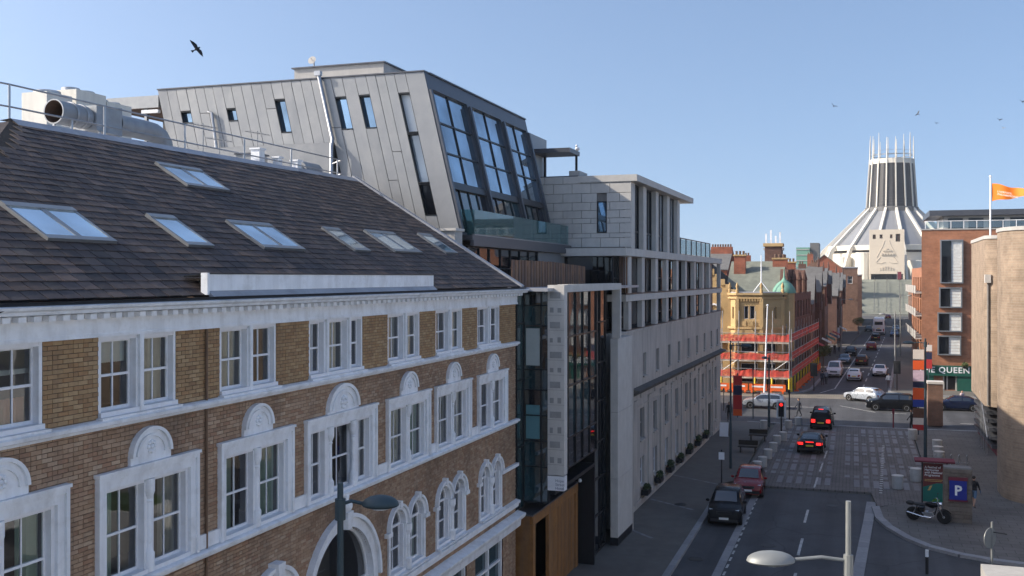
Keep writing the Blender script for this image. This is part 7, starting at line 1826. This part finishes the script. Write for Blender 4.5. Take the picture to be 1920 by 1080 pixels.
lamp_post(-.08, 17.9, .0, 9.25, 'pale street lamp at the bottom edge over the road', 'post_pale', arm=(-scr.x, -scr.y), reach=1.3, drop=1.0, r=.072, headlen=.66)
p = onZ(1370, 878, .12); lamp_post(p[0], p[1], .12, 8.6, 'tall dark lamp post on the left pavement by the hotel door', arm=(1, .2), reach=1.0)
p = onZ(1442, 800, .12); lamp_post(p[0], p[1], .12, 6.2, 'dark lamp post at the near left corner of the junction', arm=(-.6, 1), reach=.8, r=.09)
p = onZ(1735, 865, .125); lamp_post(p[0], p[1], .125, 8.6, 'dark teal lamp post right of the setts with banners behind', arm=(-1, .1), reach=1.1, r=.1)
p = onZ(1577, 660, .13); lamp_post(p[0], p[1], .13, 9.4, 'slim lamp post on the far left pavement', 'post_pale', arm=(1, 0), reach=1.6, r=.1)
p = onZ(1678, 727, .13); lamp_post(p[0], p[1], .13, 8.9, 'nearer of two slim pale lamp posts on the far right pavement', 'post_pale', arm=(-1, 0), reach=1.4, r=.09)
p = onZ(1688, 668, .13); lamp_post(p[0], p[1], .13, 10.2, 'farther of two slim pale lamp posts on the far right pavement', 'post_pale', arm=(1, 0), reach=1.4, r=.1)
p = onZ(1433, 741, .13)
fp = thing('flagpole', 'bare white flagpole in front of the scaffolding corner', 'flagpole', (p[0], p[1], .13))
part('pole', MB().tube([(p[0], p[1], .13), (p[0] + .35, p[1], 9.9)], [.11, .06], 8), 'white_paint', fp); part('finial', MB().sphere((p[0] + .35, p[1], 9.96), .12, 8, 6), 'white_paint', fp); part('base', MB().lathe([(.25, .13), (.25, .3), (.12, .4)], (p[0], p[1], 0), 10), 'white_paint', fp)
def signal(u, v, z0, h, lab, face=-1, lit=None, m='post_black', boxed=False):
    p = onZ(u, v, z0); x, y = p[0], p[1]
    t = thing('traffic_light', lab, 'traffic light', (x, y, z0))
    part('pole', MB().tube([(x, y, z0), (x, y, z0 + h)], .06, 8), m, t)
    zt = z0 + h
    part('backing_board', MB().box(x - .38, y + face * .02 - .02, zt - 1.02, x + .38, y + face * .02 + .02, zt + .46), 'white_paint' if boxed else 'post_black', t)
    part('signal_head', MB().box(x - .17 if not boxed else x - .22, y - .14 + face * .06, zt - .87, x + .17 if not boxed else x + .22, y + .14 + face * .06, zt + .30), 'vent_black', t)
    for k, mt in enumerate(('lamp_red_lit' if lit == 'red' else 'lamp_red', 'vent_black', 'vent_black')):
        z = zt + .12 - k * .36
        part('lens', MB().lathe([(0, -.01), (.13, -.008), (.135, .01)], (x, y + face * .205, z), 12, 'y'), mt, t)
        part('hood', MB().lathe([(.15, -.02), (.15, -.20)], (x, y + face * .18, z), 12, 'y', 0, math.pi), 'vent_black', t) if k == 0 and False else None
    return t
signal(1465, 812, .10, 2.25, 'traffic light showing red in a white framed board by the junction', lit='red', boxed=True)
signal(1682, 732, .13, 2.9, 'dark traffic light on the far right corner of the junction', face=1)
signal(1526, 733, .13, 2.7, 'slim black traffic light on the pub corner', face=1)
def post(u, v, z0, h, lab, r=.06, m='post_black', cap=None, cat='post', name='post'):
    p = onZ(u, v, z0)
    t = thing(name, lab, cat, (p[0], p[1], z0)); part('shaft', MB().tube([(p[0], p[1], z0), (p[0], p[1], z0 + h)], r, 8), m, t)
    part('cap', MB().box(p[0] - r * 1.6, p[1] - r * 1.6, z0 + h, p[0] + r * 1.6, p[1] + r * 1.6, z0 + h + (cap or .2)), m, t); return t
post(1480, 793, .10, 2.6, 'thin black post right of the red traffic light', cap=.35); post(1412, 785, .12, 4.4, 'thin dark post near the left banner', r=.05, m='post_teal')
post(1675, 803, .1, 1.25, 'black post with dark red box at the far edge of the setts', m='maroon', cap=.4)
post(1357, 770, .12, 2.0, 'thin black post by the hotel corner', r=.04)
# iron covers in the road
mat('iron', (.035, .034, .034), .55, metal=.5, bmp=.3, bscale=60)
for x, y, z, lab in ((-3.9, 50.5, .004, 'iron manhole cover in the near lane'), (-1.1, 60.5, .004, 'iron manhole cover just before the setts'), (-6.9, 47.0, .004, 'iron drain cover in the parking bay'), (-9.3, 57.5, .124, 'iron cover in the left pavement'), (-3.5, 99.0, .004, 'iron manhole cover in the junction')):
    t = thing('manhole_cover', lab, 'manhole cover', (x, y, z)); part('lid', MB().lathe([(.30, 0), (.30, .005), (0, .006)], (x, y, z), 18), 'iron', t); part('frame', MB().lathe([(.31, 0), (.31, .006), (.36, .006), (.36, 0)], (x, y, z), 18, cap=False), 'iron', t)
# concrete drums
def drum(u, v, lab, r=.30, h=.62, z0=.12):
    p = onZ(u, v, z0); t = thing('concrete_drum', lab, 'bollard', (p[0], p[1], z0), 'concrete drums along the setts')
    part('drum', MB().lathe([(r * .92, z0), (r * .96, z0 + .1), (r, z0 + h - .06), (r * .96, z0 + h)], (p[0], p[1], 0), 18).smooth(), 'drum_concrete', t)
    part('lid', MB().lathe([(r * 1.02, z0 + h + .002), (r * 1.04, z0 + h + .05), (r * .9, z0 + h + .07), (0, z0 + h + .07)], (p[0], p[1], 0), 18).smooth(), 'stone', t)
for u, v, lab in ((1420, 884, 'concrete drum just behind the red car'), (1430, 875, 'second concrete drum up from the red car'), (1440, 860, 'third concrete drum up from the red car'), (1450, 847, 'fourth concrete drum up from the red car'), (1457, 833, 'fifth concrete drum up from the red car'), (1468, 826, 'sixth concrete drum up from the red car'), (1432, 803, 'pale concrete drum beside the dark corner lamp post'), (1497, 797, 'low concrete drum at the junction kerb'), (1478, 803, 'concrete drum at the foot of the red traffic light')):
    drum(u, v, lab)
for u, v, lab in ((1683, 916, 'concrete drum nearest the motorbike on the setts'), (1717, 902, 'concrete drum left of the poster board'), (1711, 824, 'concrete drum under the tall banner'), (1757, 845, 'farthest of three drums behind the teal lamp post'), (1759, 858, 'middle of three drums behind the teal lamp post'), (1761, 868, 'nearest of three drums behind the teal lamp post')):
    drum(u, v, lab, .34, .75)
mat('bench_dark', (.03, .025, .02), .7)
for u, v, lab in ((1421, 826, 'dark street bench farther up the left pavement'), (1402, 848, 'dark street bench nearer on the left pavement')):
    p = onZ(u, v, .12); t = thing('street_bench', lab, 'bench', (p[0], p[1], .12))
    for k in range(4): part('slat', MB().box(p[0] - .7, p[1] - .3 + k * .16, .52, p[0] + .7, p[1] - .17 + k * .16, .57), 'bench_dark', t)
    for x in (-.55, .5): part('leg', MB().box(p[0] + x, p[1] - .25, .12, p[0] + x + .07, p[1] + .28, .518), 'bench_dark', t)
    part('backrest', MB().box(p[0] - .7, p[1] + .36, .6, p[0] + .7, p[1] + .40, .95), 'bench_dark', t)
p = onZ(1358, 818, .12); t = thing('menu_board', 'white faced folding board standing outside the hotel door', 'sign', (p[0], p[1], .12))
part('panel', MB().hexa([(p[0] - .35, p[1] - .28, .14), (p[0] + .35, p[1] - .28, .14), (p[0] + .35, p[1] - .25, .14), (p[0] - .35, p[1] - .25, .14), (p[0] - .35, p[1] - .03, 1.25), (p[0] + .35, p[1] - .03, 1.25), (p[0] + .35, p[1], 1.25), (p[0] - .35, p[1], 1.25)]), 'white_sash', t)
part('panel', MB().hexa([(p[0] - .35, p[1] + .25, .14), (p[0] + .35, p[1] + .25, .14), (p[0] + .35, p[1] + .28, .14), (p[0] - .35, p[1] + .28, .14), (p[0] - .35, p[1] + .004, 1.25), (p[0] + .35, p[1] + .004, 1.25), (p[0] + .35, p[1] + .03, 1.25), (p[0] - .35, p[1] + .03, 1.25)]), 'dark_metal', t)
p = onZ(1353, 920, .12); t = thing('parking_sign', 'thin pole with small white parking plate beside the red car', 'sign', (p[0], p[1], .12))
part('pole', MB().tube([(p[0], p[1], .12), (p[0], p[1], 2.6)], .035, 8), 'post_black', t); part('plate', MB().box(p[0] - .17, p[1] - .05, 2.0, p[0] + .17, p[1] - .037, 2.45), 'white_sash', t)
# banners
for nm, col in (('ban_orange', (.70, .10, .02)), ('ban_blue', (.02, .05, .30)), ('ban_navy', (.015, .02, .06)), ('ban_white', (.66, .60, .55)), ('ban_floral', (.55, .42, .50)), ('ban_brown', (.12, .06, .04)), ('ban_red', (.42, .03, .03))): mat(nm, col, .75, var=.2 if nm in ('ban_floral', 'ban_brown') else .06, scale=5, bmp=0)
def totem(u, v, z0, segs, lab, w=.75, off=0):
    p = onZ(u, v, z0); t = thing('banner_post', lab, 'banner', (p[0], p[1], z0)); htop = segs[-1][1] + .2
    part('pole', MB().tube([(p[0], p[1], z0), (p[0], p[1], htop)], .05, 8), 'post_teal', t)
    for a, b, m_ in segs: part('cloth', MB().box(p[0] - w * .5, p[1] - .07, a, p[0] + w * .5, p[1] - .055, b - .005), m_, t)
totem(1722, 815, .12, [(.5, .95, 'ban_red'), (.95, 1.5, 'ban_white'), (1.5, 2.3, 'ban_brown'), (2.4, 3.0, 'ban_blue'), (3.0, 3.95, 'ban_orange'), (4.0, 4.45, 'ban_navy'), (4.5, 5.4, 'ban_floral'), (5.45, 6.2, 'ban_orange'), (6.3, 7.1, 'ban_white')], 'tall banner post stacked with orange, blue and flowered cloths', .85)
totem(1383, 783, .12, [(.3, .9, 'ban_orange'), (.9, 2.2, 'ban_red'), (2.2, 3.1, 'ban_navy'), (3.1, 4.0, 'ban_red')], 'short red and navy banner post by the hotel corner', .8)
totem(1741, 740, .13, [(3.0, 4.0, 'ban_red'), (4.0, 4.8, 'ban_navy'), (4.9, 5.6, 'ban_white')], 'narrow red and navy banner left of the green pub front', .7)
# stone gate pier
p = onZ(1753, 797, .12); t = thing('gate_pier', 'square brown stone gate pier with pale cap beside the teal lamp post', 'pillar', (p[0], p[1], .12))
part('shaft', MB().box(p[0] - .6, p[1] - .6, .12, p[0] + .6, p[1] + .6, 3.75), 'brown_brick', t); part('cap', MB().box(p[0] - .66, p[1] - .66, 3.752, p[0] + .66, p[1] + .66, 3.95), 'stone', t)
# poster board and parking sign
mat('poster_maroon', (.16, .035, .03), .5, bmp=0, var=.05); mat('poster_green', (.015, .16, .12), .5, bmp=0, var=.08); mat('leaf_gold', (.62, .42, .14), .6, bmp=0); mat('leaf_green', (.16, .36, .05), .6, bmp=0); mat('sign_blue', (.010, .022, .24), .4, bmp=0, var=.03, coat=.3)
p = onZ(1752, 946, .125); bx_, by_ = p[0], p[1]
t = thing('poster_board', 'maroon and green poster board with wide dark red roof cap', 'sign', (bx_, by_, .125))
for x in (-.68, .62): part('post', MB().box(bx_ + x, by_ - .05, .125, bx_ + x + .07, by_ + .05, 2.5), 'post_black', t)
po = part('poster', MB().box(bx_ - .60, by_ - .04, 1.35, bx_ + .60, by_ + .04, 2.45), 'poster_maroon', t)
part('poster', MB().box(bx_ - .60, by_ - .04, .28, bx_ + .60, by_ + .04, 1.05), 'poster_green', t); part('poster', MB().prism([(bx_ - .60, by_ - .04, 1.05), (bx_ + .60, by_ - .04, 1.05), (bx_ + .60, by_ - .04, 1.35), (bx_ + .1, by_ - .04, 1.34), (bx_ - .3, by_ - .04, 1.2), (bx_ - .6, by_ - .04, 1.1)], (0, .08, 0)), 'poster_green', t)
part('poster', MB().prism([(bx_ - .60, by_ - .038, 1.1), (bx_ - .3, by_ - .038, 1.2), (bx_ + .1, by_ - .038, 1.34), (bx_ + .1, by_ - .038, 1.349), (bx_ - .6, by_ - .038, 1.349)], (0, .07, 0)), 'poster_maroon', t)
for i, s_ in enumerate(('A Festival of', 'Harmonies', 'with National', 'Programme')): lettering('letters', s_, .17, 'white_print', po, (bx_ - .52, by_ - .044, 2.18 - i * .15), (S90, 0, 0), align='LEFT', extrude=.001, bold=.003)
for i in range(2): part('small_print', MB().box(bx_ - .52, by_ - .043, 1.52 - i * .08, bx_ + (.46 if i == 0 else .38), by_ - .0405, 1.545 - i * .08), 'leaf_gold', po)
for k, (dx, dz, m_) in enumerate(((-.22, 1.12, 'leaf_gold'), (-.28, .98, 'leaf_gold'), (.05, .42, 'leaf_green'), (.16, .36, 'leaf_green'), (-.05, .36, 'leaf_green'))):
    part('leaf_print', MB().prism([(bx_ + dx - .09, by_ - .046, dz - .06), (bx_ + dx + .05, by_ - .046, dz - .05), (bx_ + dx + .11, by_ - .046, dz + .09), (bx_ + dx - .02, by_ - .046, dz + .05)], (0, .003, 0)), m_, po)
part('cap', MB().hexa([(bx_ - 1.05, by_ - .4, 2.55), (bx_ + 1.05, by_ - .4, 2.55), (bx_ + 1.05, by_ + .4, 2.55), (bx_ - 1.05, by_ + .4, 2.55), (bx_ - 1.05, by_ - .42, 2.64), (bx_ + 1.05, by_ - .42, 2.64), (bx_ + 1.05, by_ + .42, 2.70), (bx_ - 1.05, by_ + .42, 2.70)]), 'maroon', t)
p = onZ(1795, 978, .125); wx, wy = p[0], p[1]
t = thing('parking_pillar', 'rough stone pillar carrying a blue parking sign', 'pillar', (wx, wy, .125))
rn = random.Random(5)
part('core', MB().box(wx - .66, wy - .26, .125, wx + .66, wy + .56, 3.0), 'stone_joint', t)
z = .13
while z < 2.9:
    h = rn.uniform(.16, .26); x = wx - .70
    while x < wx + .68:
        l = min(rn.uniform(.22, .5), wx + .70 - x); part('stone_block', MB().box(x + .008, wy - .32 + rn.uniform(-.015, .015), z + .008, x + l - .008, wy + .2, min(z + h, 3.02) - .008), 'brown_stone' if 'brown_stone' in MATS else 'pavement', t); x += l
    z += h
sg = part('sign_plate', MB().box(wx - .42, wy - .42, 1.35, wx + .42, wy - .345, 2.35), 'sign_blue', t); part('sign_frame', MB().box(wx - .47, wy - .40, 2.352, wx + .47, wy - .345, 2.52).box(wx - .47, wy - .40, 1.26, wx + .47, wy - .345, 1.348), 'maroon', t)
lettering('letters', 'P', .72, 'white_print', sg, (wx, wy - .424, 1.60), (S90, 0, 0), extrude=.003, bold=.02)
# cycle rack, round sign, white tipped bollard, hedge wall
p = onZ(1782, 872, .125); t = thing('cycle_rack', 'low grey metal cycle rack on the paving behind the parking pillar', 'cycle rack', (p[0], p[1], .125))
for k in range(5): part('hoop', MB().tube([(p[0] - 1.0 + k * .5, p[1], .125), (p[0] - 1.0 + k * .5, p[1], .75), (p[0] - .9 + k * .5, p[1] + .5, .80), (p[0] - .8 + k * .5, p[1] + .7, .125)], .025, 6), 'galvanised', t)
part('bar', MB().box(p[0] - 1.1, p[1] - .03, .3, p[0] + 1.15, p[1] + .03, .36), 'galvanised', t)
q = atT(1860, 1000, 40); t = thing('round_sign', 'round road sign seen from behind on a white pole at the bottom right', 'sign', (q[0], q[1], .0))
part('pole', MB().tube([(q[0], q[1], -.004), (q[0], q[1], 3.35)], .045, 8), 'post_pale', t); part('disc', MB().lathe([(0, -.012), (.41, -.012), (.41, .012), (0, .012)], (0, 0, 0), 24, 'y').xf(Matrix.Translation((q[0] - .08, q[1] - .07, 2.72)) @ Matrix.Rotation(math.radians(52), 4, 'Z')), 'post_pale', t)
part('bracket', MB().tube([(q[0], q[1], 2.95), (q[0] + .55, q[1] + .1, 2.88)], .02, 5), 'post_black', t)
q = onZ(1738, 1076, 0); t = thing('marker_bollard', 'slim black bollard with white top at the slip lane', 'bollard', (q[0], q[1], 0)); part('shaft', MB().tube([(q[0], q[1], -.004), (q[0], q[1], .75)], .07, 10), 'post_black', t); part('top', MB().tube([(q[0], q[1], .752), (q[0], q[1], 1.05)], .075, 10), 'white_paint', t)
q = atT(1850, 1058, 37); t = thing('planter_wall', 'low rendered wall with dark clipped hedge at the bottom right corner', 'planter', (q[0], q[1], 0))
part('wall', MB().box(q[0] - .2, q[1] - 3, -.004, q[0] + 9, q[1], q[2]), 'concrete', t); part('hedge', MB().box(q[0] + 1.2, q[1] - 2.8, q[2], q[0] + 8.8, q[1] - .9, q[2] + .3), 'foliage_dark', t)
part('hedge_leaves', leaves((q[0] + 5, q[1] - 1.8, q[2] + .25), 4, 3500, .07, random.Random(8), (.98, .30, .09)), 'foliage_dark', t, kind='stuff')
# small green plants on the far pavement
for u, v, lab, s_, m_ in ((1543, 690, 'green shrub hanging on the shaded side of the pub', 1.0, 'foliage_mid'), (1609, 627, 'small pale green street tree on the far left pavement', 1.2, 'foliage_mid')):
    p = onZ(u, v, .13); t = thing('street_tree', lab, 'tree', (p[0], p[1], .13))
    part('trunk', MB().tube([(p[0], p[1], .13), (p[0] + .05, p[1], 1.6 * s_), (p[0], p[1] + .05, 2.4 * s_)], [.09, .06, .03], 7), 'timber_brown', t)
    cr = leaves((p[0], p[1], 2.5 * s_), 1.1 * s_, 500, .13, random.Random(u), (1, 1, .7)); c2 = leaves((p[0] + .5, p[1], 2.9 * s_), .7 * s_, 260, .13, random.Random(u + 1), (1, 1, .7)); cr.add(c2.v, c2.f); part('crown', cr, m_, t, kind='stuff')
# ================================================================== people
def clothes(name, stops):
    """garments by height on the body: shoes, legs, top, skin, hair"""
    m, t, b = _new(name)
    tc = t.nodes.new('ShaderNodeTexCoord'); sp = t.nodes.new('ShaderNodeSeparateXYZ'); t.links.new(tc.outputs['Object'], sp.inputs[0])
    dv = t.nodes.new('ShaderNodeMath'); dv.operation = 'DIVIDE'; dv.inputs[1].default_value = 1.8; t.links.new(sp.outputs[2], dv.inputs[0])
    t.links.new(ramp(t, dv.outputs[0], stops, True), b.inputs['Base Color']); b.inputs['Roughness'].default_value = .85
SKIN = (.52, .31, .22)
def person(u, v, z0, heading, lab, top, legs, hair=(.03, .022, .018), shorts=False, stride=.22, h=1.74, hold=None, arm=.2, t_at=None):
    p = onZ(u, v, z0); 
    key = 'clothes_%d_%d' % (u, v)
    k = h / 1.76
    clothes(key, [(0, (.02, .02, .02)), (.05, SKIN if shorts else legs), (.29 if shorts else .06, legs), (.53, top), (.835, SKIN), (.955, hair)])
    o = bpy.data.objects.new('person', bpy.data.meshes.new('person')); C.objects.link(o); o.location = (p[0], p[1], z0); o.rotation_euler = (0, 0, heading)
    tag(o, lab, 'person')
    V = []; E = []; R = []
    def n(x, y, z, r, par=None):
        V.append((x * k, y * k, z * k)); R.append(r * k)
        if par is not None: E.append((par, len(V) - 1))
        return len(V) - 1
    pel = n(0, 0, .95, .135); wst = n(.01, 0, 1.12, .125, pel); cst = n(.02, 0, 1.32, .15, wst); nb = n(.01, 0, 1.47, .075, cst); nk = n(.02, 0, 1.54, .055, nb); hd = n(.035, 0, 1.64, .095, nk); tp = n(.02, 0, 1.72, .085, hd)
    nose = n(.13, 0, 1.635, .018, hd)
    for sg in (-1, 1):
        ear = n(.02, sg * .095, 1.64, .016, hd)
        st = stride * sg
        hp = n(.0, sg * .095, .90, .105, pel); kn = n(st * .55 + .03, sg * .10, .50, .068, hp); an_ = n(st * .9 - (.05 if st < 0 else 0), sg * .10, .09 + (.05 if st < 0 else 0), .045, kn); he = n(st * .95 + .12, sg * .11, .045 + (.02 if st < 0 else 0), .042, an_); n(st * .95 + .19, sg * .11, .03, .03, he)
        sh = n(0, sg * .185, 1.42, .075, cst); a = -arm * sg * (1 if stride else 0)
        eb = n(a * .5 - .02, sg * .25, 1.14, .05, sh); wr = n(a + .08, sg * .25, .92, .034, eb); pm_ = n(a + .10, sg * .25, .86, .036, wr)
        for q in range(4): f1 = n(a + .085 + q * .018, sg * .255, .80, .011, pm_); n(a + .095 + q * .018, sg * .25, .755 + abs(q - 1.5) * .01, .009, f1)
        th = n(a + .145, sg * .235, .83, .012, pm_); n(a + .155, sg * .23, .79, .010, th)
    me = o.data; me.from_pydata(V, E, []); 
    md = o.modifiers.new('skin', 'SKIN'); md.use_smooth_shade = True
    if not me.skin_vertices: return o
    for i, r in enumerate(R): me.skin_vertices[0].data[i].radius = (r, r)
    me.skin_vertices[0].data[0].use_root = True
    sb_ = o.modifiers.new('sub', 'SUBSURF'); sb_.levels = 1; sb_.render_levels = 1
    dg = bpy.context.evaluated_depsgraph_get(); dg.update()
    m2 = bpy.data.meshes.new_from_object(o.evaluated_get(dg)); o.modifiers.clear(); o.data = m2
    m2.materials.clear(); m2.materials.append(MATS[key]); m2.polygons.foreach_set('use_smooth', [True] * len(m2.polygons))
    ORG[o.name] = (0, 0, 0)
    hm = MB().sphere((.005 * k, 0, 1.685 * k), .105 * k, 12, 8, (1.0, .92, .9)); hm.v = [q for q in hm.v]
    hk = 'hair_%d_%d' % (u, v); mat(hk, hair, .8, bmp=0)
    ho = part('hair', hm.smooth(), hk, o); return o
person(1826, 951, .125, math.radians(65), 'man in black jacket and denim shorts walking away past the parking pillar', (.012, .012, .014), (.10, .17, .26), shorts=True, stride=.30)
person(1498, 782, .10, math.radians(-160), 'person in dark clothes stepping off the kerb by the red traffic light', (.02, .025, .04), (.025, .03, .04), stride=.28)
person(1542, 723, .13, math.radians(100), 'person in black jacket standing in front of the white van', (.03, .035, .05), (.02, .02, .025), stride=.08)
person(1549, 721, .13, math.radians(80), 'person in grey top beside the black jacketed one at the van', (.25, .25, .26), (.03, .03, .035), stride=.12)
person(1666, 728, .13, math.radians(-100), 'person in white shirt on the far right corner of the junction', (.72, .70, .68), (.10, .06, .06), stride=.15)
person(1556, 668, .13, math.radians(90), 'person in pale top in the group on the left pavement', (.45, .45, .45), (.05, .05, .06), stride=.2)
person(1565, 664, .13, math.radians(-90), 'person in dark coat in the group on the left pavement', (.03, .03, .035), (.03, .03, .04), stride=.2)
person(1573, 660, .13, math.radians(90), 'person in beige jacket in the group on the left pavement', (.34, .30, .25), (.03, .035, .05), stride=.2)
person(1367, 790, .12, math.radians(-90), 'person in black standing under the short banner by the hotel corner', (.015, .015, .018), (.015, .015, .018), stride=.06)
person(1804, 765, .13, math.radians(-60), 'person in pale pink top at the hall steps', (.62, .48, .48), (.5, .42, .42), stride=.15)
person(1709, 806, .12, math.radians(180), 'person in black beside the tall banner post', (.02, .02, .022), (.02, .02, .025), stride=.12)
# ================================================================== birds
def bird(u, v, t_, span, roll, yaw, lab, m='vent_black', flap=.2):
    c = Vector(atT(u, v, t_)); s_ = span / 2
    o = MB(); o.tube([(0, -.30 * s_, 0), (0, -.15 * s_, 0), (0, .12 * s_, .0), (0, .30 * s_, .02), (0, .40 * s_, 0)], [.02 * s_, .10 * s_, .12 * s_, .07 * s_, .01 * s_], 8)
    o.prism([(-.03 * s_, -.25 * s_, -.01), (.03 * s_, -.25 * s_, -.01), (.14 * s_, -.58 * s_, -.01), (-.14 * s_, -.58 * s_, -.01)], (0, 0, .02 * s_))
    for sg in (-1, 1):
        P = [(0, .16, 0), (.35, .24, flap * .5), (.65, .12, flap * .8), (1.0, -.10, flap), (.72, -.16, flap * .8), (.4, -.16, flap * .5), (0, -.14, 0)]
        o.prism([(sg * a * s_, b * s_, z * s_) for a, b, z in P], (0, 0, .02 * s_))
    o.xf(Matrix.Translation(c) @ Matrix.Rotation(YAW, 4, 'Z') @ Matrix.Rotation(roll, 4, 'Y') @ Matrix.Rotation(yaw, 4, 'X'))
    return single('bird', o, m, lab, 'bird', tuple(c))
bird(369, 92, 26, .55, math.radians(52), math.radians(55), 'large black bird gliding with tilted wings above the brick roof')
for u, v, lab, sp, r in ((1563, 199, 'dark bird farthest left of the small flock by the cathedral', .7, .5), (1721, 214, 'dark bird above the cathedral lantern', .65, -.9), (1755, 231, 'tiny dark bird right of the cathedral spikes', .45, .3), (1874, 225, 'dark bird just above the pale one at the right', .6, .1), (1880, 240, 'pale bird at the right of the flock', .5, .4), (1917, 191, 'dark bird at the right edge of the sky', .7, .1)):
    bird(u, v, 95, sp, r, .6, lab, 'concrete' if 'pale' in lab and 'above' not in lab else 'vent_black', .5)
c = atT(1072, 273, 60); t = thing('seagull', 'white gull perched on the roof canopy corner', 'bird', (-15.2, 57, 20.3))
part('body', MB().sphere((-15.2, 57.05, 20.47), .13, 10, 8, (1, 1.8, .85)).smooth(), 'white_paint', t); part('head', MB().sphere((-15.2, 56.85, 20.62), .07, 8, 6).smooth(), 'white_paint', t); part('leg', MB().tube([(-15.2, 57.05, 20.30), (-15.2, 57.05, 20.38)], .012, 5), 'sign_yellow', t); part('beak', MB().tube([(-15.2, 56.79, 20.61), (-15.2, 56.72, 20.60)], [.018, .004], 5), 'sign_yellow', t)
# ================================================================== thin summer haze
def hazemat():
    m, t, b = _new('haze_air'); t.nodes.remove(b)
    v = t.nodes.new('ShaderNodeVolumePrincipled'); v.inputs['Color'].default_value = (.82, .88, .96, 1); v.inputs['Density'].default_value = .00013; v.inputs['Anisotropy'].default_value = .1
    t.links.new(v.outputs[0], t.nodes['Material Output'].inputs['Volume'])
hazemat()
hz = struct('haze', MB().box(-1510, -410, -1.5, 1510, 2610, 92), 'haze_air', 'stuff')
